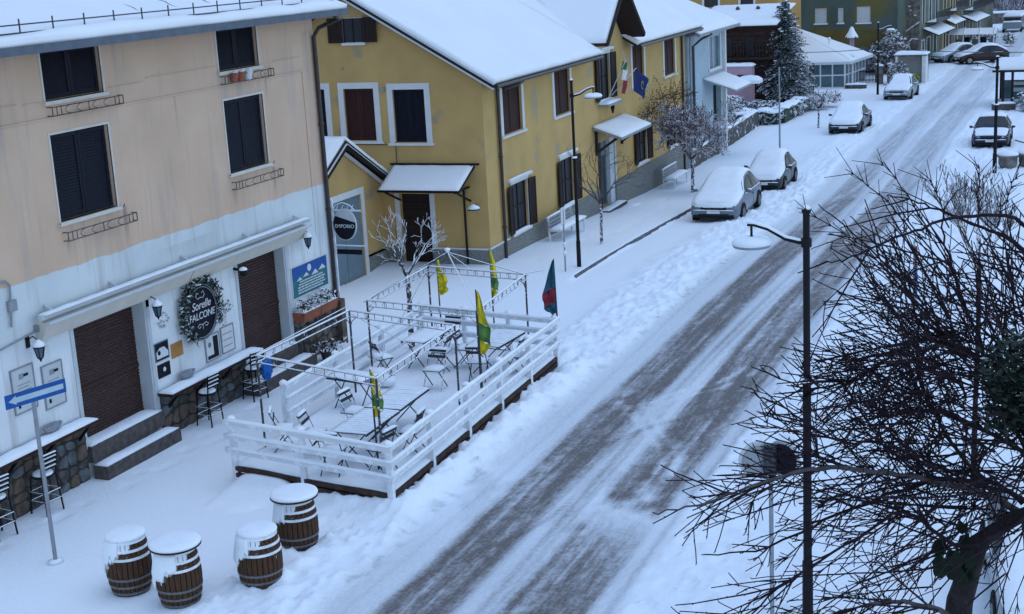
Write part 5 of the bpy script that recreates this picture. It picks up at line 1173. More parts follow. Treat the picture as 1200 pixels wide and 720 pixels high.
def street_tree(label,x,y,H,forkz,depth,seed,mt='bark_d',mc='bark_d',r=.06,spread=.7,up=.25,L=1.0,kids=(2,4),nfork=3,z0=None,lean=(0,0),name='bare_tree',curve=.25,minr=.006):
    z=gnd(y) if z0 is None else z0; rg=random.Random(seed); t=thing(name,label,'tree',(x,y,z),local=True)
    f=Vector((lean[0],lean[1],forkz)); mb=MB(); mb.tube([(0,0,-.15),(lean[0]*.3,lean[1]*.3,forkz*.35),(lean[0]*.7+.02,lean[1]*.7,forkz*.7),f],[r*1.25,r,r*.92,r*.85],8); mb.build('trunk',mt,t,smooth=True)
    mb=MB()
    for k in range(nfork):
        a=2*PI*k/nfork+rg.uniform(-.4,.4); d=Vector((math.cos(a)*.75,math.sin(a)*.75,rg.uniform(.6,1.1))).normalized()
        grow(mb,f-Vector((0,0,rg.uniform(0,.12))),d,L*rg.uniform(.8,1.2),r*.6,depth,rg,spread,up,3,curve,kids,4,.68,minr)
    o=mb.build('crown',mc,t,kind='stuff')
    return t
street_tree('snow-covered bare young tree behind the back left corner of the terrace',-15.95,30.75,4.4,1.95,4,11,r=.07,L=.66,up=.2,spread=.7,kids=(2,3),nfork=4,minr=.0050)
street_tree('thin bare sapling on the pavement between the front lamp and the porch',-15.35,43.6,3.2,1.55,3,4,mt='bark_d',mc='shrub',r=.05,L=.95,kids=(2,4),nfork=5,minr=.005,spread=.8,up=.1)
t=street_tree('pavement tree with a dense purple-brown twiggy crown behind the nearest parked car',-15.98,57.0,3.6,1.5,4,21,mt='bark_d',mc='twig_p',r=.07,L=1.05,kids=(3,6),nfork=6,minr=.009,spread=.85,up=.10)
street_tree('small snowy sapling beside the hedge and the dark saloon car',-15.1,79.8,2.2,.95,3,31,r=.05,L=.5,kids=(2,4),nfork=4,minr=.009)
# crown of loosely twiggy climber against the house wall, brown leaves left
t=thing('wall_climber','brown dry climber hanging on the yellow wall behind the purple-brown tree','climbing plant',tuple(FY.p(18.6,.6,.2)))
rg=random.Random(77); mb=MB()
for k in range(44): grow(mb,FY.p(rg.uniform(16.5,21.5),rg.uniform(1.8,3.2),.25),Vector((rg.uniform(-.3,.8),rg.uniform(-1,1),rg.uniform(-.2,1))).normalized(),.7,.012,2,rg,.7,.0,3,.5,(2,3),4,.7,.007)
for k in range(420):
    c=FY.p(rg.gauss(18.8,1.5),rg.gauss(2.7,.55),rg.uniform(.05,.6)); t_=Vector((rg.uniform(-1,1),rg.uniform(-1,1),rg.uniform(-1,1))).normalized()*.034; q_=t_.orthogonal().normalized()*.022; mb.add([c-t_,c+q_,c+t_,c-q_],[(0,1,2,3)])
mb.build('twigs','redbrown',t,kind='stuff')
def leafy(name,label,cat,spots,n,size,m_,seed=1,twigs=0,base=None,flat=1.,kindname='leaves',group=None,snowtop=None):
    """spots: list of (centre, radii)"""
    rg=random.Random(seed); b=base or spots[0][0]; t=thing(name,label,cat,tuple(b),group); mb=MB(); tot=sum(s[1][0]*s[1][1]*s[1][2] for s in spots)
    for c,rr in spots:
        c=vec(c); k_=max(30,int(n*rr[0]*rr[1]*rr[2]/tot))
        for k in range(k_):
            d=Vector((rg.gauss(0,1),rg.gauss(0,1),rg.gauss(0,1))).normalized()*(rg.random()**.30); d*=1+.35*noise.noise(d*2.3+c)
            p=c+Vector((d.x*rr[0],d.y*rr[1],d.z*rr[2])); t_=Vector((rg.uniform(-1,1),rg.uniform(-1,1),rg.uniform(-.6,.6)*flat)).normalized()*size*rg.uniform(.6,1.3); q_=t_.cross(Vector((rg.uniform(-.5,.5),rg.uniform(-.5,.5),1))).normalized()*size*.55
            mb.add([p-t_,p+q_,p+t_,p-q_],[(0,1,2,3)])
    mb.build(kindname,m_,t,kind='stuff')
    if twigs:
        mb=MB()
        for k in range(twigs):
            c,rr=rg.choice(spots); c=vec(c); p=Vector((c.x+rg.uniform(-.4,.4)*rr[0],c.y+rg.uniform(-.4,.4)*rr[1],c.z-rr[2]*.9)); d=Vector((rg.gauss(0,.5),rg.gauss(0,.5),1)).normalized()
            grow(mb,p,d,rr[2]*1.1,.025,2,rg,.6,.1,3,.3,(2,3),4,.7,.008)
        mb.build('stems','shrub',t,kind='stuff')
    return t
# conifer
def conifer(label,x,y,H,Rb,seed,m_='needle_d'):
    z=gnd(y); rg=random.Random(seed); t=thing('conifer_tree',label,'tree',(x,y,z),local=True)
    mb=MB(); mb.tube([(0,0,-.2),(0,0,H*.97)],[.16,.02],8); mb.build('trunk','bark',t); mb=MB(); ms=MB()
    nl=44
    for i in range(nl):
        f=i/nl; zz=H*(.20+.79*f); L=Rb*(1-f)**.75*rg.uniform(.85,1.1)+.12; nb=int(13-6*f)
        for j in range(nb):
            a=2*PI*j/nb+rg.uniform(-.35,.35)+i; L2=L*rg.uniform(.65,1.15); d=Vector((math.cos(a),math.sin(a),-.18+.35*f)).normalized(); p0=Vector((0,0,zz))
            sd_=Vector((-math.sin(a),math.cos(a),0)); k=max(4,int(L2/.11))
            for q in range(k):
                s=(q+.6)/k; c=p0+d*L2*s+Vector((0,0,-.12*L2*s*s+rg.uniform(-.03,.03))); wd=.30*L2*(1-s*.75)*.5+.06
                for sg_ in (-1,1):
                    e=c+sd_*sg_*wd+d*wd*.55+Vector((0,0,rg.uniform(-.09,.02))); w2=d*.06; 
                    mb.add([c-w2,e-w2*.3+Vector((0,0,.012)),e+w2*.4,c+w2+Vector((0,0,.02))],[(0,1,2,3)]); mb.add([c+Vector((0,0,-.055)),e,c+Vector((0,0,.045))],[(0,1,2)])
            mb.tube([p0,p0+d*L2*.9],[.018,.006],4,cap=False)
            if rg.random()<.20:
                s=rg.uniform(.35,.95); c=p0+d*L2*s+Vector((0,0,-.12*L2*s*s+.05)); ms.blob(c,.09,0,.4,sc=(1.3,1.3,.45),seed=i)
    o=mb.build('needles',m_,t,kind='stuff'); ms.build('snow_clumps','snow',t,smooth=True,kind='stuff')
    return t
conifer('tall dark conifer dusted with snow in front of the glass pavilion',-18.75,88.4,6.75,1.95,5)
# ------------------------------------------------------------------ CARS
def make_car(label,loc,rz,paint,L=4.2,W=1.76,H=1.5,snow=.09,clear_glass=False,tail='hatch',group='parked cars along the street',scale_z=1.):
    t=thing('parked_car',label,'car',loc,group,local=True,rz=rz)
    k=L/4.2; hk=H/1.5; wk=W/1.76
    S=[(0,.56,.70,.66),(.06,.70,.80,.74),(.30,.80,.86,.80),(.75,.90,.88,.82),(1.18,.985,.88,.80),(1.92,1.42,.88,.62),(2.25,1.49,.88,.61),(2.75,1.50,.88,.60),(3.25,1.44,.87,.58),(3.92,1.08,.85,.66),(4.10,.98,.82,.72),(4.2,.70,.74,.66)]
    if tail=='saloon': S[8]=(3.0,1.42,.88,.58); S[9]=(3.55,1.05,.87,.72); S[10]=(4.1,.98,.83,.74)
    S=[(y*k-L/2,z*hk,hw*wk,ht*wk) for y,z,hw,ht in S]
    belt=.90*hk
    def sec(i):
        y,zt,hw,ht=S[i]; zb=min(belt,zt-.04); lo=.20*hk if 0<i<len(S)-1 else .30*hk
        half=[(0,lo),(hw*.90,lo),(hw*.985,lo+.10),(hw,zb*.62),(hw*.975,zb),(ht,max(zt-.07,zb+.01)),(ht*.72,zt-.012),(0,zt)]
        return [(x,y,z) for x,z in half]+[(-x,y,z) for x,z in half[-2:0:-1]]
    mb=MB(); secs=[sec(i) for i in range(len(S))]; n=len(secs[0]); vs=[p for s in secs for p in s]
    fs=[(i*n+j,i*n+(j+1)%n,(i+1)*n+(j+1)%n,(i+1)*n+j) for i in range(len(S)-1) for j in range(n)]+[tuple(range(n))[::-1],tuple((len(S)-1)*n+j for j in range(n))]
    mb.add(vs,fs); bo=mb.build('body',paint,t,smooth=True); sb=bo.modifiers.new('round','SUBSURF'); sb.levels=2; sb.render_levels=2
    def at(y):
        for a,b in zip(S,S[1:]):
            if a[0]<=y<=b[0]+1e-6:
                f=(y-a[0])/(b[0]-a[0]); return [a[q]+(b[q]-a[q])*f for q in range(1,4)]
        return list((S[0] if y<S[0][0] else S[-1])[1:])
    # side windows, two each side, following the cabin
    for s in (-1,1):
        for (ya,yb) in ((1.55,2.42),(2.50,3.25 if tail=='hatch' else 3.05)):
            mb=MB(); P=[]
            for y,top in ((ya,0),(yb,0),(yb,1),(ya,1)):
                y2=y*k-L/2; zt,hw,ht=at(y2); zb=belt; lo=(hw*.975,zb+.02); hi=(ht,zt-.08); f=.04 if not top else .93; 
                P.append((s*(lo[0]+(hi[0]-lo[0])*f+.012),y2,lo[1]+(hi[1]-lo[1])*f))
            mb.add(P,[(0,1,2,3)]); mb.build('side_window','glass',t)
    def glass(i0,i1,name):
        mb=MB(); P=[]
        a=S[i0];b=S[i1]
        for (q,f) in ((a,0),(b,1)):
            pass
        z0,z1=a[1]+.02,b[1]-.02; mb.add([(-a[3]*.95,a[0]+.04*(1 if i0<i1 else -1),z0+.012),(a[3]*.95,a[0]+.04*(1 if i0<i1 else -1),z0+.012),(b[3]*.92,b[0]-.03*(1 if i0<i1 else -1),z1+.012),(-b[3]*.92,b[0]-.03*(1 if i0<i1 else -1),z1+.012)],[(0,1,2,3)]); mb.build(name,'glass',t)
    glass(4,5,'windscreen'); glass(9,8,'rear_window')
    # snow
    def top(y,s):
        zt,hw,ht=at(y); return Vector((s*ht*1.02,y,zt-.012-.055*abs(s)**4))
    def f_(y0,y1):
        return lambda u,v:(top(y0+(y1-y0)*u,-1+2*v),(0,-.25 if u<.35 else .0,.95))
    y_=lambda q:q*k-L/2
    rngs=[(y_(.10),y_(1.15)),(y_(1.95),y_(3.2 if tail=='hatch' else 2.95))] if clear_glass else [(y_(.08),y_(4.05))]
    mb=MB()
    for a,b in rngs: mb.pad(f_(a,b),max(8,int((b-a)/.12)),12,snow*(.6 if clear_glass else 1),nz=.35,edge=1.6,nscale=2.2,seed=loc[1])
    if snow>.08: mb.pad(lambda u,v:((-W*.40+W*.80*u,-L/2-.01+.05*v+.10*abs(2*u-1)**3,(.60+.16*v)*hk),(0,-1,.25)),14,6,.05,nz=.9,nscale=5,seed=loc[1])
    # bits of snow on the bumper and the belt line
    mb.pad(lambda u,v:((-W*.40+W*.80*u,-L/2-.03+.07*v,.50*hk),(0,0,1)),12,3,.035,nz=.8,nscale=6)
    for s in (-1,1): mb.pad(lambda u,v:((s*(W/2*.985-.03+.04*v),y_(1.2)+(y_(3.6)-y_(1.2))*u,belt-.005),(0,0,1)),16,3,.02,nz=.8,nscale=6)
    mb.build('snow_cover','snow',t,smooth=True)
    for s in (-1,1):
        for yy in (.80,3.42):
            y2=y_(yy); mb=MB(); mb.disc((s*(W/2-.09),y2,.31*hk),.31,(1,0,0),.20,22); w_=mb.build('wheel','rubber',t); mb=MB(); mb.disc((s*(W/2+.004),y2,.31*hk),.185,(1,0,0),.03,14); mb.build('rim','rim',w_)
            mb=MB(); 
            for a in range(5): mb.bar((s*(W/2+.018),y2,.31*hk),(s*(W/2+.018),y2+.17*math.cos(a*1.257),.31*hk+.17*math.sin(a*1.257)),.02,.035,up=(1,0,0))
            mb.build('spokes','rim',w_)
            mb=MB(); mb.tube([(s*(W/2-.005),y2+.35*math.cos(a),.31*hk+.35*math.sin(a)) for a in np.linspace(-.1,PI+.1,11)],.025,5); mb.build('wheel_arch','rubber',t)
        mb=MB(); mb.tube([(s*(W/2-.06),y_(1.42),belt+.02),(s*(W/2+.05),y_(1.40),belt+.05)],.02,5); mb.blob((s*(W/2+.10),y_(1.40),belt+.07),.085,1,.05,sc=(1.1,.6,.8)); mi=mb.build('side_mirror',paint,t); mb=MB(); mb.blob((s*(W/2+.10),y_(1.40),belt+.13),.07,1,.1,sc=(1.1,.7,.5)); mb.build('snow_cap','snow',mi)
        mb=MB(); mb.add([(s*W*.27,-L/2+.00,.60*hk),(s*W*.42,-L/2+.09,.62*hk),(s*W*.455,-L/2+.30,.74*hk),(s*W*.30,-L/2+.07,.70*hk)],[(0,1,2,3)]); mb.v[-4:]=[(p[0]*1.02,p[1]-.02,p[2]) for p in mb.v[-4:]]; mb.build('headlight','headlamp',t)
        mb=MB(); mb.box(s*W*.34,s*W*.45,L/2-.06,L/2-.01,.68*hk,.84*hk); mb.build('tail_light','redpaint',t)
    mb=MB(); mb.box(-W*.25,W*.25,-L/2-.012,-L/2+.05,.52*hk,.62*hk); mb.build('grille','black',t)
    mb=MB(); mb.box(-W*.40,W*.40,-L/2-.02,-L/2+.10,.24*hk,.34*hk); mb.box(-W*.30,W*.30,-L/2-.03,-L/2+.05,.36*hk,.38*hk); mb.build('lower_grille','black',t)
    mb=MB(); mb.box(-.24,.24,-L/2-.035,-L/2-.02,.40*hk,.49*hk); mb.build('licence_plate','textw',t)
    mb=MB(); 
    mb.tube([(W*.5+.003,y_(2.46),.3*hk),(W*.5*.985,y_(2.46),belt)],.006,4)
    mb.build('door_seam','black',t); mb=MB(); mb.tube([(-W*.5-.003,y_(2.46),.3*hk),(-W*.5*.985,y_(2.46),belt)],.006,4)
    mb.build('door_seam','black',t)
    for s in (-1,1): mb=MB(); mb.box(s*(W*.5-.01),s*(W*.5+.012),y_(2.25),y_(2.38),.74*hk,.765*hk); mb.build('door_handle','black',t)
    return t
def carz(y): return gnd(y)+.0
make_car('grey parked hatchback buried in snow, the nearest of the row',(-13.12,51.45,carz(51)),R(1),'grey car paint',4.3,1.84,1.58,.10)
make_car('small dark parked car with thick snow roof, second from the nearest',(-13.28,59.6,carz(59.6)),R(1),'dark car paint',3.7,1.66,1.48,.11)
make_car('dark saloon with snowy bonnet standing alone past the hedge',(-13.15,78.7,carz(78.7)),R(0),'dark car paint',4.4,1.74,1.42,.10,tail='saloon')
make_car('silver hatchback by the snowy garden hut, farthest of the left row',(-12.65,95.0,carz(95)),R(-1),'silver car paint',4.1,1.72,1.45,.05)
make_car('navy car with cleared windscreen parked on the right side of the road',(-5.40,73.2,carz(73)),R(2),'navy car paint',4.1,1.74,1.46,.055,clear_glass=True)
make_car('maroon car turning across the far end of the street',(-9.9,120.2,carz(120)),R(-62),'maroon car paint',4.1,1.7,1.42,.14)
make_car('pale snow-covered car at the far left of the maroon car',(-12.0,121.8,carz(121)),R(-40),'silver car paint',4.0,1.7,1.42,.10)
# ------------------------------------------------------------------ FAR LEFT: pale house beside the yellow house
def wallbox(mb,x0,x1,y0,y1,z0,z1): mb.box(x0,x1,y0,y1,z0,z1)
PH=thing('pale_house','pale blue grey house with snowy roof right behind the yellow house','house',(-18.1,66,-.9))
FP=Frame((-18.1,64.2,0),(-.01,1,0),(1,.01,0))
mb=MB(); wall_holes(mb,FP,0,6.6,-1.4,5.25,[(3.9,6.1,3.45,4.95,.12),(4.6,6.2,-.6,2.6,.3)]); mb.quad(FP.p(0,-1.4,-6),FP.p(0,-1.4),FP.p(0,5.25),FP.p(0,5.25,-6)); mb.quad(FP.p(6.6,-1.4),FP.p(6.6,-1.4,-6),FP.p(6.6,5.25,-6),FP.p(6.6,5.25)); mb.build('wall','pblue',PH)
mb=MB(); FP.box(mb,3.75,3.9,3.35,5.05,0,.03); FP.box(mb,6.1,6.25,3.35,5.05,0,.03); FP.box(mb,3.75,6.25,3.3,3.45,0,.06); w_=mb.build('window','white',PH); mb=MB(); FP.box(mb,3.9,6.1,3.45,4.95,-.11,-.10); mb.build('pane','glassblue',w_)
mb=MB(); FP.box(mb,4.95,5.03,3.45,4.95,-.10,-.07); mb.build('casement','white',w_)
mb=MB(); FP.box(mb,4.6,6.2,-.6,2.6,-.28,-.26); mb.build('door','navy',PH)
mb=MB(); FP.box(mb,6.6,6.85,-1.4,5.2,-.1,.15); mb.build('corner_post','white',PH)
mb=MB(); vs=[FP.p(-.6,5.42,.75),FP.p(7.4,5.42,.75),FP.p(7.4,7.0,-3.0),FP.p(-.6,7.0,-3.0)]; vs+=[p-Vector((0,0,.14)) for p in vs]; mb.add(vs,[(0,1,2,3),(7,6,5,4),(0,4,5,1),(1,5,6,2),(2,6,7,3),(3,7,4,0)])
vs=[FP.p(-.6,7.0,-3.0),FP.p(7.4,7.0,-3.0),FP.p(7.4,5.4,-6.6),FP.p(-.6,5.4,-6.6)]; mb.add(vs,[(0,1,2,3)]); rf=mb.build('roof','galv',PH)
mb=MB(); mb.pad(lambda u,v:(FP.p(-.6+8*u,5.42+1.58*v,.75-3.75*v),(0,0,1)),20,12,.16,edge=1,nz=.1); mb.build('snow_cover','roofsnow',rf,smooth=True)
downpipe(PH,[FP.p(1.4,5.3,.8),FP.p(1.0,5.1,.4),FP.p(.75,4.8,.08),FP.p(.75,-.85,.08)],.06,'darkmetal'); downpipe(PH,[FP.p(.12,5.3,.12),FP.p(.12,4.6,.09),FP.p(.12,-.85,.09)],.05,'galv')
mb=MB(); vs=[FP.p(2.6,3.12,.02),FP.p(6.4,3.05,.02),FP.p(6.4,2.50,1.5),FP.p(3.1,2.52,1.5)]; vs+=[p-Vector((0,0,.08)) for p in vs]; mb.add(vs,[(3,2,1,0),(4,5,6,7),(1,5,4,0),(2,6,5,1),(3,7,6,2),(0,4,7,3)]); cn=mb.build('door_canopy','galv',PH)
mb=MB(); mb.pad(lambda u,v:(FP.p(2.6+.5*v+(3.8-.5*v)*u,3.12-.6*v,.02+1.48*v),(0,0,1)),12,8,.10,edge=1); mb.build('snow_cover','roofsnow',cn,smooth=True)
# brown timber house further back
BH=thing('log_house','dark brown timber house with broad snowy roof between the pale house and the conifer','house',(-21.5,88,-.9))
FB=Frame((-23.6,88,0),(1,0,0),(0,-1,0))
mb=MB(); FB.box(mb,0,4.6,-1.2,4.25,-5,0); mb.build('wall','logs',BH)
for k in range(13): mb=MB(); mb.tube([FB.p(0,-.7+.38*k,.02),FB.p(4.6,-.7+.38*k,.02)],.17,6); mb.build('log','logs',BH)
for a,b in ((.9,1.7),(2.6,3.1)): mb=MB(); FB.box(mb,a,b,2.4,3.6,.18,.24); mb.build('window','glass',BH)
mb=MB(); FB.box(mb,-.3,4.6,3.35,3.45,.9,.98); FB.box(mb,-.3,4.6,2.3,2.45,.1,1.0); 
for k in range(24): FB.box(mb,-.25+k*.2,-.19+k*.2,2.45,3.35,.92,.96)
mb.build('balcony','brown',BH)
mb=MB(); FB.box(mb,-.4,4.7,4.28,4.4,-5.4,1.2); rf=mb.build('roof','brown',BH)
mb=MB(); mb.pad(lambda u,v:(FB.p(-.6+5.3*u,4.36+.95*v,1.3-5.8*v),(0,0,1)),18,14,.16,nz=.1,edge=1); mb.build('snow_cover','roofsnow',rf,smooth=True)
mb=MB(); vs=[FB.p(-.6,4.33,1.3),FB.p(4.7,4.33,1.3),FB.p(4.7,5.28,-4.5),FB.p(-.6,5.28,-4.5)]; mb.add(vs,[(0,1,2,3)]); mb.build('roof_edge','galv',rf)
for k in range(3): 
    mb=MB(); mb.lathe([(.12,0),(.12,.35),(.16,.37),(.05,.5)],FB.p(1.4+1.3*k,4.85,-2.6),8); mb.build('chimney','darkmetal',BH)
# orange house
OH=thing('orange_house','tall orange house with small white framed windows behind the timber house','house',(-26,100,-.9))
FO=Frame((-31.0,100,0),(1,0,0),(0,-1,0))
OW=[(1.6,2.5,5.0,6.3),(4.1,5.1,4.95,6.1),(6.7,7.6,4.95,6.1),(1.6,2.5,2.2,3.5),(4.1,5.1,7.4,8.5),(6.7,7.6,7.4,8.5)]
mb=MB(); wall_holes(mb,FO,0,9.3,-1.2,9.5,[(*h,.12) for h in OW]); mb.quad(FO.p(9.3,-1.2),FO.p(9.3,-1.2,-8),FO.p(9.3,9.5,-8),FO.p(9.3,9.5)); mb.quad(FO.p(0,-1.2,-8),FO.p(0,-1.2),FO.p(0,9.5),FO.p(0,9.5,-8)); mb.build('wall','orange',OH)
for h in OW:
    a,b,c,d=h; mb=MB(); FO.box(mb,a-.15,a,c-.1,d+.15,0,.03);FO.box(mb,b,b+.15,c-.1,d+.15,0,.03);FO.box(mb,a,b,d,d+.15,0,.03);FO.box(mb,a-.2,b+.2,c-.18,c-.1,0,.12); w_=mb.build('window','white',OH); mb=MB(); FO.box(mb,a,b,c,d,-.11,-.10); mb.build('pane','glass',w_)
mb=MB(); FO.box(mb,-.5,9.8,9.5,9.7,-8.5,.6); rf=mb.build('roof','darkvoid',OH); mb=MB(); mb.hpad(-31.5,-21.2,99.4,108,9.7,.2,nu=14,nv=10); mb.build('snow_cover','roofsnow',rf)
# green house
GH=thing('green_house','tall mossy green and mustard house with three white shuttered windows facing the street','house',(-19.7,113,-1))
FGn=Frame((-24.6,113,0),(1,0,0),(0,-1,0))
gx=lambda x:x+24.6
GWs=[(gx(-21.63),gx(-20.72),2.82,3.95),(gx(-19.87),gx(-19.45),2.82,3.93),(gx(-18.45),gx(-17.42),2.78,3.98),(gx(-21.6),gx(-20.7),5.9,7.1),(gx(-18.4),gx(-17.4),5.9,7.1)]
GDr=(gx(-18.44),gx(-17.45),-1.0,.77)
mb=MB(); wall_holes(mb,FGn,0,9.2,-1.3,9.0,[(*h,.12) for h in GWs]+[(*GDr,.3)]); mb.quad(FGn.p(9.2,-1.3),FGn.p(9.2,-1.3,-9),FGn.p(9.2,9,-9),FGn.p(9.2,9)); mb.quad(FGn.p(0,-1.3,-9),FGn.p(0,-1.3),FGn.p(0,9,0),FGn.p(0,9,-9)); mb.build('wall','greenplaster',GH)
mb=MB(); FGn.box(mb,0,gx(-18.6),-1.3,2.3,0,.012); FGn.box(mb,gx(-17.3),9.0,-1.3,2.1,0,.012); FGn.box(mb,gx(-18.6),gx(-17.3),.9,2.2,0,.012); mb.build('mustard_render','ochreplaster',GH)
for h in GWs:
    a,b,c,d=h; mb=MB(); FGn.box(mb,a-.08,b+.08,c-.10,c,-.05,.12); w_=mb.build('window','snow',GH)
    n=12
    mb=MB()
    for k in range(n): z=c+(d-c)*k/n; FGn.box(mb,a,b,z+.005,z+(d-c)/n-.005,-.10,-.06)
    mb.build('roller_blind','white',w_)
mb=MB(); 
for k in range(10): FGn.box(mb,GDr[0],GDr[1],-1+.177*k,-1+.177*k+.165,-.28,-.24)
mb.build('roller_door','purpledoor',GH); mb=MB(); FGn.box(mb,GDr[0]-.25,GDr[1]+.25,.80,.95,0,.08); mb.build('door_lintel','greygreen',GH)
mb=MB(); FGn.box(mb,-.4,9.6,9,9.2,-9.4,.6); mb.build('roof','darkvoid',GH)
# rubble stone house with outside stair rail
RH=thing('stone_house','grey rubble stone house end beside the green house with two snowy stair rails','house',(-15.2,118,-1))
FR=Frame((-16.1,118,0),(1,0,0),(0,-1,0))
mb=MB(); FR.box(mb,0,1.72,-1.3,9,-6,0); mb.build('wall','rubble',RH)
rg=random.Random(3)
for k in range(9): mb=MB(); a=rg.uniform(.1,1.5); z=rg.uniform(1.6,4.3); FR.box(mb,a,a+rg.uniform(.12,.2),z,z+.07,0,.12); o=mb.build('ledge_stone','snow',RH)
mb=MB(); mb.bar(FR.p(.1,1.3,.3),FR.p(1.7,2.4,.3),.07,.10); mb.build('stair_rail','wood_d',RH); mb=MB(); mb.bar(FR.p(.4,.3,.5),FR.p(1.2,1.15,.5),.07,.10); mb.bar(FR.p(1.2,1.15,.5),FR.p(1.7,1.1,.5),.07,.10); mb.build('stair_rail','wood_d',RH)
mb=MB(); 
for k in range(7): FR.box(mb,.1+.22*k,.32+.22*k,-1.1,-.9+.22*k,.05,.65)
mb.build('stair','stepstone',RH)
# row of far facades along the left of the street
FF=Frame((-14.38,118.0,0),(.055,1,0),(1,-.055,0))
def far_house(name,label,u0,u1,m_,wins,H=8.5,awn=None,balc=None):
    t=thing(name,label,'house',tuple(FF.p((u0+u1)/2,-1.1)))
    mb=MB(); wall_holes(mb,FF,u0,u1,-1.8,H,[(*h,.15) for h in wins]); mb.quad(FF.p(u0,-1.8,-7),FF.p(u0,-1.8),FF.p(u0,H),FF.p(u0,H,-7)); mb.quad(FF.p(u1,-1.8),FF.p(u1,-1.8,-7),FF.p(u1,H,-7),FF.p(u1,H)); mb.build('wall',m_,t)
    for i,h in enumerate(wins):
        a,b,c,d=h; mb=MB(); FF.box(mb,a-.15,a,c,d+.12,0,.04);FF.box(mb,b,b+.15,c,d+.12,0,.04);FF.box(mb,a,b,d,d+.12,0,.04); w_=mb.build('window','lightgrey' if i%2 else 'white',t); mb=MB(); FF.box(mb,a,b,c,d,-.14,-.12); mb.build('pane','glassblue',w_)
    if balc:
        a,b,z=balc; mb=MB(); FF.box(mb,a,b,z-.12,z,0,.9); k=MB()
        bo=mb.build('balcony','darkmetal',t)
        mb=MB(); mb.tube([FF.p(a,z,.88),FF.p(a,z+.8,.88),FF.p(b,z+.8,.88),FF.p(b,z,.88)],.03,5)
        u=a
        while u<b: mb.tube([FF.p(u,z,.88),FF.p(u,z+.8,.88)],.015,4); u+=.22
        mb.build('railing','darkmetal',bo); mb=MB(); mb.pad(lambda u,v:(FF.p(a+(b-a)*u,z,.05+.8*v),(0,0,1)),10,4,.08); mb.build('snow_cover','snow',bo)
    if awn:
        a,b,z,o=awn; mb=MB(); vs=[FF.p(a,z+.55,0),FF.p(b,z+.55,0),FF.p(b,z,o),FF.p(a,z,o)]; vs+=[p-Vector((0,0,.08)) for p in vs]; mb.add(vs,[(3,2,1,0),(4,5,6,7),(1,5,4,0),(2,6,5,1),(3,7,6,2),(0,4,7,3)]); ao=mb.build('awning','brown',t)
        mb=MB(); mb.pad(lambda u,v:(FF.p(a+(b-a)*u,z+.56-.55*v,.02+o*v),(0,0,1)),10,6,.10,edge=1); mb.build('snow_cover','roofsnow',ao,smooth=True)
    mb=MB(); FF.box(mb,u0-.3,u1+.1,H,H+.2,-7.5,.7); mb.build('roof','darkvoid',t)
    return t
far_house('narrow_house','far narrow grey house with a balcony and a snowy awning at street level',0,9.5,'greygreen',[(1.0,2.0,-.9,.8),(3.2,4.6,-.9,.9),(6.2,7.6,-.9,.9),(1.0,2.0,2.2,4.2),(4.0,5.0,2.2,4.2),(7.0,8.0,2.2,4.2)],awn=(1.2,9.2,1.25,1.25),balc=(2.5,9.0,2.2))
far_house('narrow_house','farther olive house beyond the snowy awning with a small brown shop awning',9.7,20.0,'ochreplaster',[(11,12.2,-1,1),(14,15.2,-1,1),(17.3,18.4,-1,1),(11,12.2,2.6,4.4),(14.5,15.6,2.6,4.4),(17.3,18.4,2.6,4.4)],awn=(10.3,16,1.5,1.1),balc=(12.5,19.0,2.5))
far_house('narrow_house','farthest grey house at the top of the street',20.3,42.0,'greygreen',[(22,23.4,-1,1),(26,27.4,-1,1),(31,32.4,-1,1),(22,23.4,2.2,4),(26,27.4,2.2,4),(31,32.4,2.2,4)],awn=(21,30,1.0,1.3),balc=(22,36.0,2.0))
# ------------------------------------------------------------------ GLASS PAVILION
PV=thing('glass_pavilion','glazed white framed pavilion with a large snowy hipped roof','pavilion',(-20.5,104,-1))
pc=[(-25.3,102.6),(-21.6,101.6),(-17.45,101.9),(-16.9,107.0),(-21.0,109.0),(-25.6,108.0)]; z0,z1=-1.02,.83
cx=sum(p[0] for p in pc)/6; cy=sum(p[1] for p in pc)/6; ap=Vector((-21.9,105.6,2.95))
for i in range(6):
    a=Vector((*pc[i],0));b=Vector((*pc[(i+1)%6],0)); F=Frame(a,b-a,(b-a).cross(Vector((0,0,1)))); L=(b-a).length
    mb=MB(); F.box(mb,0,L,z0,z1,-.03,0); mb.build('pane','glassblue',PV)
    mb=MB(); k=max(3,round(L/.8)); 
    for q in range(k+1): F.box(mb,L*q/k-.045,L*q/k+.045,z0,z1,0,.06)
    for z in (z0,z0+.85,z1-.1): F.box(mb,0,L,z,z+.09,.001,.05)
    mb.build('frame','white',PV)
mb=MB(); ring=[Vector((cx+(p[0]-cx)*1.13,cy+(p[1]-cy)*1.13,z1-.02)) for p in pc]; low=[p-Vector((0,0,.16)) for p in ring]
mb.add(ring+low+[ap],[(i,(i+1)%6,12) for i in range(6)]+[(i,6+i,6+(i+1)%6,(i+1)%6) for i in range(6)]+[tuple(range(11,5,-1))]); rf=mb.build('roof','lightgrey',PV)
mb=MB()
for i in range(6):
    a,b=ring[i],ring[(i+1)%6]; mb.pad(lambda u,v:((a.lerp(b,u)).lerp(ap,v*.985)+Vector((0,0,.005)),(0,0,1)),12,10,.17,nz=.1,edge=.5)
mb.build('snow_cover','roofsnow',rf,smooth=True)
mb=MB(); mb.add([(-26.2,101.4,.75),(-23.4,100.6,.75),(-23.4,102.2,1.5),(-26.2,103,1.5),(-26.2,101.4,.6),(-23.4,100.6,.6),(-23.4,102.2,1.3),(-26.2,103,1.3)],[(0,1,2,3),(7,6,5,4),(0,4,5,1),(1,5,6,2),(2,6,7,3),(3,7,4,0)]); mb.build('side_roof','roofsnow',PV)
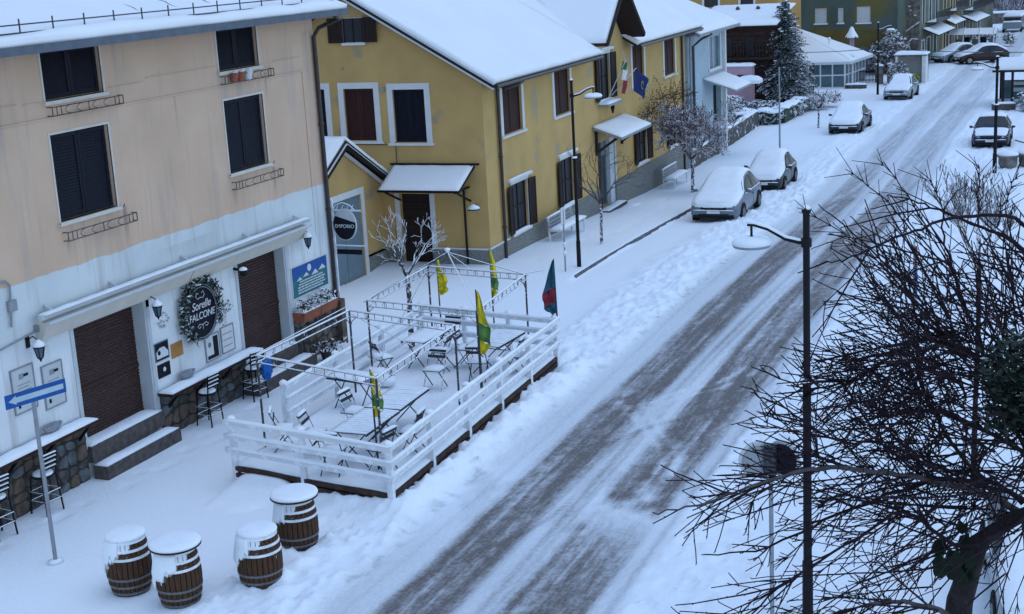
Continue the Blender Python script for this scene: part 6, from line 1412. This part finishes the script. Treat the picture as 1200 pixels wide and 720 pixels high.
# small pink annex left of the pavilion
t=thing('pink_annex','pink walled annex with snow on its parapet between the pale house and the conifer','building',(-21.3,86.6,-1))
mb=MB(); mb.box(-22.1,-20.3,86.0,86.85,-1.1,2.0); mb.build('wall','pink',t); mb=MB(); mb.hpad(-22.2,-20.2,85.9,86.85,2.0,.18); mb.build('snow_cover','snow',t,smooth=True)
for a,b in ((-21.95,-21.6),(-21.15,-20.75)): mb=MB(); mb.box(a,b,85.96,86.0,.9,1.5); mb.build('window','glass',t)
mb=MB(); mb.hpad(-21.0,-19.6,85.0,86.0,1.15,.3); mb.box(-21.0,-19.6,85.0,86.0,1.05,1.15); mb.build('lean_to_roof','snow',t)
# brick pillar with snow capped little roof
t=thing('brick_pillar','slim brick pillar with a small snow capped roof beside the pavilion','pillar',(-18.3,110,-1))
mb=MB(); mb.box(-18.46,-18.16,109.85,110.15,-1.1,1.85); mb.build('shaft','pink',t); mb=MB(); mb.add([(-18.75,109.6,1.85),(-17.88,109.6,1.85),(-17.88,110.4,1.85),(-18.75,110.4,1.85),(-18.32,110,2.45)],[(3,2,1,0),(0,1,4),(1,2,4),(2,3,4),(3,0,4)]); rf=mb.build('roof','gutter',t)
mb=MB(); mb.lathe([(.50,1.87),(.46,2.0),(.24,2.35),(.12,2.62),(.02,2.7)],(-18.32,110,0),10); mb.build('snow_cap','snow',rf,smooth=True)
t=thing('pavilion_finial','white ornament post at the right corner of the pavilion roof','ornament',(-17.3,102,-1)); mb=MB(); mb.tube([(-18.9,104,1.4),(-18.9,104,2.2)],.05,6); mb.blob((-18.9,104,2.25),.12,1,.1); mb.build('post','wood_d',t)
mb=MB(); mb.tube([(-17.1,103,-1),(-17.1,103,1.0)],.07,6); mb.blob((-17.1,103,1.1),.16,1,.2); mb.build('post','wood_d',t)
# lantern post in front of the pavilion
t=thing('garden_lantern','small dark lantern post in front of the glazed pavilion','lantern',(-18.4,95.5,-.97)); mb=MB(); mb.tube([(-18.4,95.5,-1),(-18.4,95.5,.6)],.05,6); mb.build('pole','darkmetal',t); mb=MB(); mb.lathe([(.10,.6),(.18,.9),(.04,1.3)],(-18.4,95.5,0),6); mb.build('lantern_frame','darkmetal',t)
# ------------------------------------------------------------------ GARDEN: hedge, low wall, shrubs, gate
leafy('clipped_hedge','long clipped hedge with a thick snow top in front of the conifer','hedge',[((-19.6,82.0,-.55),(.9,.55,.5)),((-18.6,81.3,-.55),(.9,.55,.5)),((-17.9,82.2,-.5),(.5,.9,.5)),((-17.75,84.0,-.5),(.5,1.1,.5)),((-17.6,86.0,-.5),(.5,1.2,.5)),((-17.5,88.0,-.5),(.5,1.2,.5))],6500,.09,'hedge_d',3)
t=[o for o in COL.objects if o.name.startswith('clipped_hedge')][0]
mb=MB(); mb.m=0
mb.hpad(-20.4,-17.5,81.0,82.2,-.22,.16,fn=lambda x,y,z:(x,y,z+.05*math.sin(x*5)),nu=24,nv=8,nz=.4); mb.hpad(-18.15,-17.3,82,89.0,-.14,.16,fn=lambda x,y,z:(x+.3*(y-82)/7-.1,y,z+.04*math.sin(y*4)),nu=7,nv=34,nz=.4)
mb.build('snow_cover','snow',t,smooth=True)
mb=MB(); mb.box(-20.2,-17.7,81.2,82.0,-1,-.25); mb.box(-18.0,-17.4,81.9,88.8,-1,-.2); mb.build('inner_growth','hedge',t)
leafy('garden_shrub','snow dusted shrub behind the low wall next to the pale house','shrub',[((-19.3,67.6,.75),(.8,1.6,.75)),((-19.5,70.5,.7),(.9,1.6,.8)),((-19.6,73.5,.6),(.9,1.6,.8))],5200,.075,'hedge_d',6,twigs=40)
leafy('garden_shrub','lower snowy shrub between the pale house canopy and the conifer','shrub',[((-19.9,77.0,.15),(.9,1.5,.7)),((-20.4,80.5,-.1),(1.0,1.5,.6)),((-21.4,84.0,-.1),(1.2,1.5,.6))],4200,.09,'hedge_d',7,twigs=24)
leafy('garden_shrub','dark snowy shrub at the foot of the conifer behind the hedge','shrub',[((-19.6,85.5,-.45),(1.1,1.3,.5)),((-18.6,90.5,-.45),(1.1,1.0,.5))],2600,.09,'hedge_d',8)
leafy('leaning_shrub','bare brownish shrub leaning over the right end of the hedge','shrub',[((-16.9,88.6,-.45),(.9,.8,.45)),((-16.2,90.0,-.35),(.7,.8,.35))],1400,.07,'twig_d',9,twigs=24)
leafy('bare_shrub','purplish bare shrub in front of the rubble stone house','shrub',[((-15.6,112.0,.6),(1.1,1.0,1.7)),((-16.6,111.8,.2),(.8,1.0,1.2))],2600,.12,'twig_d',12,twigs=30)
mb=MB(); 
w0=thing('garden_wall','low dark garden wall with snow on top beyond the yellow house','wall',(-18.2,64,-.85))
y=64.3; i=0
while y<79.2:
    x=-18.12-.045*(y-64.3); L=1.35; 
    if not 70.2<y<72.2:
        mb=MB(); mb.box(x-.16,x+.16,y,y+L-.04,gnd(y)-.2,gnd(y)+.86-.0*i); b=mb.build('wall_block','log_d',w0); mb=MB(); mb.hpad(x-.18,x+.18,y,y+L,gnd(y)+.86,.12,nu=4,nv=8); mb.build('snow_cover','snow',b,smooth=True)
    y+=L; i+=1
for yy,l in ((69.9,'left grey gate pillar in the garden wall with a snow cap'),(71.4,'right grey gate pillar in the garden wall with a snow cap')):
    x=-18.25-.045*(yy-64.3)+.12; t=thing('gate_pillar',l,'gate pillar',(x,yy,gnd(yy)),'grey gate pillars',local=True); mb=MB(); mb.box(-.28,.28,-.28,.28,-.1,1.15); mb.box(-.34,.34,-.34,.34,1.15,1.25); mb.build('pillar','galv',t); mb=MB(); mb.hpad(-.34,.34,-.34,.34,1.25,.16); mb.build('snow_cap','snow',t,smooth=True)
t=thing('terrace_wall','short sloping garden wall with snow top below the pale canopy shrubs','wall',(-19.3,80,-.9)); mb=MB(); mb.box(-20.2,-18.9,79.5,80.0,-1,-.15); mb.build('wall_block','log_d',t); mb=MB(); mb.hpad(-20.3,-18.8,79.4,80.1,-.15,.14); mb.build('snow_cover','snow',t,smooth=True)
# grey fence with pillars and hut near the far lamp
t=thing('iron_fence','dark iron fence with snow topped pillars beside the pavilion','fence',(-16,105,-1))
for k in range(16):
    x=-17.3+.10*k; mb=MB(); mb.tube([(x,105.5,-1.05),(x,105.5,-.15)],.025,4); mb.build('bar','black',t)
mb=MB(); mb.bar((-17.4,105.5,-.25),(-15.7,105.5,-.25),.04,.06); mb.bar((-17.4,105.5,-.85),(-15.7,105.5,-.85),.04,.06); mb.build('rail','black',t)
for k,(x,y) in enumerate(((-15.7,105.3),(-15.3,104.2),(-14.9,105.4),(-14.5,104.6),(-14.1,105.5))):
    mb=MB(); mb.box(x-.14,x+.14,y-.14,y+.14,-1.1,.25); p=mb.build('pillar','rubble',t); mb=MB(); mb.hpad(x-.18,x+.18,y-.18,y+.18,.25,.14); mb.build('snow_cap','snow',p,smooth=True)
t=thing('stone_bench','snowy low stone bench by the pavilion entrance','bench',(-16.6,101.5,-1)); mb=MB(); mb.box(-17.3,-15.9,101.2,101.7,-1.1,-.75); mb.build('block','stone',t); mb=MB(); mb.hpad(-17.3,-15.9,101.2,101.7,-.75,.12); mb.build('snow_cover','snow',t,smooth=True)
t=thing('garden_hut','little snow roofed garden hut behind the silver hatchback','hut',(-13.3,104.3,-1))
mb=MB(); mb.box(-12.45,-12.2,103.7,105.3,-1.1,.95); mb.box(-14.2,-12.2,105.1,105.3,-1.1,.95); mb.box(-14.25,-14.1,103.7,105.3,-1.1,.95); mb.build('wall','creamtrim',t); mb=MB(); mb.box(-14.3,-12.1,103.6,105.4,.95,1.02); r_=mb.build('roof','darkmetal',t); mb=MB(); mb.hpad(-14.35,-12.1,103.55,105.4,1.02,.18); mb.build('snow_cover','snow',r_,smooth=True)
leafy('yellow_green_bush','yellow green bush in front of the garden hut','bush',[((-13.2,102.9,-.55),(.75,.6,.42))],900,.09,'yellowgreen',14)
leafy('round_bush','dark snowy bush between the iron fence and the garden hut','bush',[((-14.0,103.6,-.15),(.7,.7,.75))],1000,.10,'hedge_d',15)
# ------------------------------------------------------------------ FAR END
t=thing('market_tent','white framed market tent across the far end of the street','tent',(-11.6,131,-1.1))
for x in (-13.5,-12.3,-11.0,-9.8):
    for y in (131,134):
        mb=MB(); mb.tube([(x,y,-1.2),(x,y,.5)],.06,5); mb.build('post','white',t)
    mb=MB(); mb.tube([(x,131,.5),(x,132.5,.9),(x,134,.5)],.05,5); mb.build('arch','white',t)
mb=MB(); mb.add([(-13.7,130.8,.42),(-9.6,130.8,.42),(-9.6,132.5,.85),(-13.7,132.5,.85),(-9.6,134.2,.42),(-13.7,134.2,.42)],[(0,1,2,3),(3,2,4,5)]); mb.build('canopy','roofsnow',t)
for k in range(5):
    mb=MB(); mb.box(-13.2+.7*k,-12.7+.7*k,133.6,133.9,-1.1,-.2+.2*(k%2)); mb.build('stall_crate','navy' if k%2 else 'greygreen',t)
t=thing('white_van','distant snow covered white van at the top right','van',(-9.9,158,-1.2),local=True); mb=MB(); mb.box(-.95,.95,-1.8,1.8,.35,1.55); mb.box(-.9,.9,-2.4,-1.8,.35,1.0); mb.build('body','silver car paint',t); mb=MB(); mb.hpad(-.95,.95,-1.9,1.8,1.55,.25); mb.hpad(-.9,.9,-2.4,-1.85,1.0,.15); mb.build('snow_cover','snow',t,smooth=True); mb=MB(); mb.box(-.8,.8,-1.83,-1.79,1.0,1.45); mb.build('windscreen','glass',t)
for sx in (-1,1):
    for yy in (-1.6,1.3): mb=MB(); mb.disc((sx*.85,yy,.33),.33,(1,0,0),.2,14); mb.build('wheel','rubber',t)
mb=MB(); nx,ny=46,14; vs=[];fs=[]
for i in range(nx+1):
    for j in range(ny+1):
        x=-60+110*i/nx; y=172+80*j/ny; z=-1.6+1.0*math.sin(x*.13)*.6+ (j/ny)*16+ .9*noise.noise(Vector((x*.25,y*.25,0)))*(1 if j else 0); 
        vs.append((x,y,z))
for i in range(nx):
    for j in range(ny): a=i*(ny+1)+j; fs.append((a,a+ny+1,a+ny+2,a+1))
mb.add(vs,fs); o=mb.build('hillside','hill',None,base=(0,172,0)); o['kind']='structure'
rg=random.Random(55); mb=MB()
for k in range(260):
    x=rg.uniform(-28,2); y=rg.uniform(172,192); z=-1.3+(y-172)*.2; H=rg.uniform(1.2,2.6)
    for q in range(6): 
        d=Vector((rg.uniform(-.5,.5),rg.uniform(-.3,.3),1)).normalized(); mb.tube([(x,y,z),Vector((x,y,z))+d*H*rg.uniform(.6,1)],[.05,.02],3,cap=False)
o=mb.build('far_wood','twig_d',None,base=(-13,180,-1)); o['kind']='stuff'; tag(o,'purplish mass of bare trees on the slope at the top of the street','trees')
t=thing('retaining_wall','long snowy retaining wall across the slope at the top of the street','wall',(-11,171,0)); mb=MB(); mb.box(-14.6,-4,170.6,171,-1.4,-.1); mb.build('wall','rubble',t); mb=MB(); mb.hpad(-14.6,-4,170.5,171.1,-.1,.25,nu=24); mb.build('snow_cover','snow',t)
for k,(x,y,s) in enumerate(((-11.6,139,1.0),(-10.7,141,.8),(-8.9,137,.9))):
    lab=('dark snowy stack by the far tent, left one','dark snowy stack in the middle beyond the tent','dark snowy stack right of the far tent')[k]
    leafy('far_bush',lab,'bush',[((x,y,-.5),(.7*s,.6,.6*s))],300,.14,'hedge_d',20+k)
# ------------------------------------------------------------------ RIGHT SIDE: kiosk, planters, shrubs
t=thing('open_kiosk','open timber kiosk with a thick snow roof at the right edge','kiosk',(-5,89.5,-.95))
for x,y in ((-6.35,88.3),(-6.0,88.3),(-5.5,88.4),(-6.35,91.6),(-3.0,88.3),(-3.0,91.6)): 
    mb=MB(); mb.box(x-.07,x+.07,y-.07,y+.07,-1,1.2); mb.build('post','brown',t)
mb=MB(); mb.box(-6.6,-2.8,88,92,1.18,1.32); rf=mb.build('roof','darkvoid',t); mb=MB(); mb.hpad(-6.7,-2.75,87.9,92.1,1.32,.42,nu=20,nv=20,nz=.08); mb.build('snow_cover','roofsnow',rf,smooth=True)
mb=MB(); mb.box(-6.4,-3.0,88.9,89.0,-1,-.45); mb.box(-5.6,-4.9,90.5,91,-.2,.0); mb.box(-5.6,-4.9,90.5,91,.2,.35); mb.build('counter','lightgrey',t)
mb=MB(); mb.box(-6.3,-3.1,91.4,91.5,-1,.4); mb.build('back_panel','glassblue',t)
leafy('kiosk_hedge','dark evergreen bush in front of the kiosk at the right edge','bush',[((-4.4,86.6,-.35),(.8,.6,.65)),((-3.2,86.6,-.3),(.8,.6,.7))],1800,.09,'leaf_d',30)
t=thing('low_kerb_wall','low grey wall with snow in front of the kiosk','wall',(-5.7,86.9,-.95)); mb=MB(); mb.box(-6.5,-5.2,86.8,87.1,-1.1,-.5); mb.build('block','stepstone',t); mb=MB(); mb.hpad(-6.5,-5.2,86.75,87.15,-.5,.12); mb.build('snow_cover','snow',t,smooth=True)
for k,(x,y) in enumerate(((-4.15,65.3),(-3.35,65.9))):
    t=thing('concrete_planter',('left' if k==0 else 'right')+' round concrete planter with snow on the pavement behind the twiggy bush','planter',(x,y,gnd(y)),'concrete planters on the right',local=True); mb=MB(); mb.lathe([(.28,0),(.40,.25),(.40,.5),(.46,.55),(.46,.62),(.36,.62)],(0,0,0),16); mb.build('bowl','rubble',t); mb=MB(); mb.lathe([(.45,.62),(.42,.70),(.1,.78)],(0,0,0),16); mb.build('snow_cover','snow',t,smooth=True)
mb=MB(); mb.tube(cable((-4.2,70.7,-.35),(-1.5,69.5,-.6),.1),.03,4); o=mb.build('chain_cable','darkmetal',None,base=(-4.2,70.7,-.3)); tag(o,'dark rope running to the right from the navy car','rope')
# evergreen tree at the right, snow dusted
t=leafy('evergreen_tree','dark evergreen tree with snowy leaves among the bare branches at the right edge','tree',[((-.37,7.55,7.23),(.22,.24,.25)),((-.17,7.65,7.02),(.29,.29,.31)),((-.45,7.5,7.06),(.12,.15,.15))],5200,.026,'leaf_e',40,base=(.3,8.3,0))
mb=MB(); mb.tube([(.35,8.3,-.1),(.3,8.2,3.5),(.0,7.8,6.2),(-.2,7.65,7.0)],[.09,.07,.04,.02],8); mb.build('trunk','bark',t)
# twiggy tree behind, crown just below the navy car
t=street_tree('twiggy grey tree whose snowy crown reaches up below the navy car',-2.0,24.9,5.6,3.9,4,61,mt='bark',mc='twig_d',r=.045,L=.62,kids=(3,4),nfork=6,minr=.0065,spread=.55,up=.5,z0=0)
# ------------------------------------------------------------------ FOREGROUND TREE
FT=thing('foreground_tree','large bare tree with a tangle of dark red-brown twigs filling the right foreground','tree',(-.5,8.6,0))
LM={'a':[[-0.19,8.19,6.1],[-0.46,8.02,6.31],[-0.68,7.86,6.46],[-1.05,7.52,6.63],[-1.36,7.19,6.75],[-1.59,6.98,6.73],[-1.85,6.74,6.68],[-2.08,6.53,6.68]],
'b':[[-0.24,8.3,6.18],[-0.76,8.24,6.35],[-1.32,8.07,6.19],[-1.8,7.91,5.95],[-2.2,7.83,5.88]],
'c':[[-0.37,8.16,6.28],[-0.72,8.29,6.46],[-0.99,8.5,6.85],[-1.08,8.7,7.32],[-1.38,8.67,7.67],[-1.63,8.62,7.91]],
'd':[[-0.15,8.36,7.5],[-0.43,8.34,7.87],[-0.74,8.12,7.94],[-1.02,7.87,7.89],[-1.26,7.64,7.81],[-1.39,7.57,7.78]],
'e':[[-0.07,9.04,7.2],[-0.47,8.98,7.6],[-0.81,8.88,7.78],[-1.07,8.81,7.9],[-1.25,8.74,7.95]],
'f':[[-0.53,7.31,5.86],[-0.77,7.14,6.05],[-1.02,7.05,6.09],[-1.21,6.96,6.04]],
'g':[[-0.32,7.97,6.31],[-0.66,7.68,6.18],[-0.96,7.5,6.42],[-1.23,7.24,6.3],[-1.58,6.92,6.1],[-1.74,6.79,5.85]],
'h':[[-0.33,8.62,6.26],[-0.63,8.78,6.89],[-0.85,8.93,7.39],[-0.96,9.12,7.75],[-0.84,9.3,7.92]],
'i':[[-0.22,8.47,6.75],[-0.64,8.27,7.09],[-0.95,8.06,7.24],[-1.23,7.79,7.1],[-1.5,7.66,7.04],[-1.75,7.59,7.18]],
'j':[[-0.29,8.06,6.58],[-0.64,7.86,6.82],[-0.89,7.67,6.96],[-1.21,7.39,6.83],[-1.56,7.3,7.03],[-1.74,7.25,7.13]]}
mb=MB(); mb.tube([(-.80,8.9,-.1),(-.80,8.7,2.5),(-.78,8.3,4.4),(-.74,8.05,5.2),(-.70,8.0,5.7),(-.60,7.95,6.1),(-.42,7.98,6.25),(-.1,8.2,6.35)],[.17,.14,.11,.085,.075,.055,.04,.03],10); mb.build('trunk','bark',FT,smooth=True)
rg=random.Random(123)
def smooth_path(P,n=5):
    P=[vec(p) for p in P]; out=[]
    for i in range(len(P)-1):
        p0=P[max(i-1,0)];p1=P[i];p2=P[i+1];p3=P[min(i+2,len(P)-1)]
        for k in range(n):
            t=k/n; out.append(.5*((2*p1)+(p2-p0)*t+(2*p0-5*p1+4*p2-p3)*t*t+(3*p1-p0-3*p2+p3)*t*t*t))
    out.append(P[-1]); return out
tw=MB(); bud=MB(); tips=[]
cen=Vector((-.1,8.2,6.6))
def inside(p,m=0):
    if p.z>7.93-m+.10*math.sin(p.x*9): return False
    p=Vector((p.x-m,p.y,p.z))
    lim=-1.68-.12*math.sin(p.z*11) if p.z>7.3 else (-1.78-.12*math.sin(p.z*17) if p.z>7.0 else -2.12)
    return p.x>lim
def shoot(p,d,L,r,lvl):
    mg=abs(rg.gauss(0,.24))
    n=max(3,int(L/.09)); pts=[p.copy()]; q=p.copy(); dd=d.copy()
    for i in range(n):
        dd=(dd+Vector((rg.gauss(0,.045),rg.gauss(0,.045),rg.gauss(0,.045)+.004))).normalized(); q2=q+dd*L/n
        if not inside(q2,mg): break
        q=q2; pts.append(q.copy())
    n=len(pts)-1
    if n<2: return
    tw.tube(pts,[max(.0032,r*(1-.5*i/n)) for i in range(n+1)],4 if r>.004 else 3,cap=False)
    for i in range(1,n+1):
        if rg.random()<.55:
            o=dd.orthogonal().normalized(); a=rg.uniform(0,6.28); o=(o*math.cos(a)+dd.cross(o)*math.sin(a))
            b=pts[i]; bud.add([b+o*.011+dd*.010,b+dd.cross(o)*.0042-dd*.004,b-dd.cross(o)*.0042-dd*.004],[(0,1,2)]); bud.add([b+o*.011+dd*.010,b+dd*.006,b-dd*.006],[(0,1,2)])
    if lvl>0:
        k=rg.randint(1,3) if L<.5 else rg.randint(2,5)
        for j in range(k):
            i=rg.randint(1,n-1); o=dd.orthogonal().normalized(); a=rg.uniform(0,6.28); o=o*math.cos(a)+dd.cross(o)*math.sin(a)
            nd=(dd*1.0+o*rg.uniform(.5,1.1)).normalized(); shoot(pts[i],nd,L*rg.uniform(.28,.6),r*.62,lvl-1)
for key,P in LM.items():
    pts=smooth_path(P,6); r0={'a':.024,'f':.020,'b':.017,'g':.014}.get(key,.013); n=len(pts)
    pts=[p+Vector((rg.gauss(0,.006),rg.gauss(0,.006),rg.gauss(0,.006))) for p in pts]
    mb=MB(); mb.tube(pts,[r0*(1-.95*(i/(n-1))**.75)+.0025 for i in range(n)],7); mb.build('limb','palebark' if key in 'af' else 'twig',FT,smooth=True)
    for i in range(2,n):
        f=i/n
        for _ in range(3 if f>.2 else 2):
            if rg.random()<(.62 if key in 'abg' else .52): continue
            t_=(pts[i]-pts[i-1]).normalized(); out=(pts[i]-cen); out.y*=.5; out=out.normalized() if out.length>.05 else t_
            d=(t_*.75+out*.45+Vector((rg.gauss(-.1,.35),rg.gauss(0,.3),rg.gauss(.02,.5)))).normalized()
            shoot(pts[i],d,rg.uniform(.2,.85)*(1-.30*f),rg.uniform(.0045,.0065),2)
# dense inner thicket, long whips radiating from the middle
for k in range(270):
    p=Vector((-.15-.85*rg.random()**1.5,rg.uniform(7.6,8.9),rg.uniform(6.3,7.65))); out=(p-Vector((.15,8.3,6.6))); d=(out.normalized()*.6+Vector((rg.gauss(-.25,.50),rg.gauss(0,.35),rg.gauss(.05,.85)))).normalized()
    shoot(p,d,rg.uniform(.3,.95),rg.uniform(.0045,.0075),1)
for k in range(40):   # long straight whips crossing towards the road
    p=Vector((rg.uniform(-.9,-.4),rg.uniform(7.6,8.6),rg.uniform(5.9,7.4))); d=Vector((-1,rg.gauss(-.15,.2),rg.gauss(.0 if p.z<6.8 else .35,.7))).normalized()
    shoot(p,d,rg.uniform(.7,1.5),rg.uniform(.005,.007),1)
def whip(a,b,r=.0055):
    a=vec(a);b=vec(b);L=(b-a).length;n=9;pts=[a.lerp(b,i/n)+Vector((0,0,.05*L*math.sin(PI*i/n)))+Vector((rg.gauss(0,.006),0,rg.gauss(0,.006))) for i in range(n+1)]; tw.tube(pts,[r*(1-.6*i/n) for i in range(n+1)],4,cap=False)
    d=(b-a).normalized()
    for i in range(2,n):
        for _ in range(2):
            o=d.orthogonal(); o.rotate(__import__('mathutils').Quaternion(d,rg.uniform(0,6.28))); q=pts[i]; e=(d+o*rg.uniform(.6,1.1)).normalized(); l=rg.uniform(.05,.22); tw.tube([q,q+e*l],[.003,.002],3,cap=False); bud.add([q+o*.012,q+d*.009,q-d*.009],[(0,1,2)])
for a,b in (([-.85,8.5,7.8],[-1.0,8.6,8.12]),([-.95,8.5,7.75],[-1.28,8.6,8.20]),([-.7,8.6,7.8],[-.72,8.8,8.14]),([-1.0,8.4,7.75],[-1.45,8.5,8.15]),([-.6,8.6,7.8],[-.5,8.7,8.1]),([-1.05,8.2,7.5],[-1.72,8.3,7.98])): whip(a,b)
for a,b in (([-.95,8.3,7.35],[-1.66,8.4,8.05]),([-.85,8.2,7.3],[-1.42,8.0,8.12]),([-1.0,8.0,7.2],[-1.52,7.9,7.12]),([-1.1,7.6,6.6],[-2.15,7.0,6.35]),([-1.1,7.9,7.05],[-1.95,7.7,7.32])):
    a=vec(a);b=vec(b); shoot(a,(b-a).normalized(),(b-a).length,.006,2)
print('twig tris',len(tw.f),len(bud.f))
o=tw.build('twigs','twig',FT); o['kind']='stuff'; o=bud.build('buds','bark',FT); o['kind']='stuff'
# ivy clump on the trunk
t=thing('ivy_clump','few broad dark green leaves hanging on the foreground trunk','ivy',(-.66,7.85,6.0))
rg=random.Random(8)
for k in range(16):
    dx=rg.gauss(0,.055); dz=rg.gauss(0,.085); s=rg.uniform(.045,.075); tl=rg.uniform(-.8,.8)
    c=Vector((-.70+dx,7.80-.012*k,6.02+dz)); pr=[(0,1.2),(.32,.75),(.72,.30),(.62,-.35),(.25,-.75),(0,-.62),(-.25,-.75),(-.62,-.35),(-.72,.30),(-.32,.75)]
    nl=Vector((rg.uniform(-.4,.4),0,rg.uniform(-.2,.5)))
    mb=MB(); vs=[c+Vector((math.cos(tl)*x-math.sin(tl)*z,-.18*abs(x)+nl.x*x+nl.z*z,math.sin(tl)*x+math.cos(tl)*z))*s for x,z in pr]+[c]; mb.add(vs,[(i,(i+1)%10,10) for i in range(10)]); mb.build('leaf','ivy',t)
# snow covered car at the lower right corner
make_car('snow covered car glimpsed through the branches at the bottom right corner',(-.55,20.3,0),R(8),'silver car paint',4.0,1.7,1.5,.12)
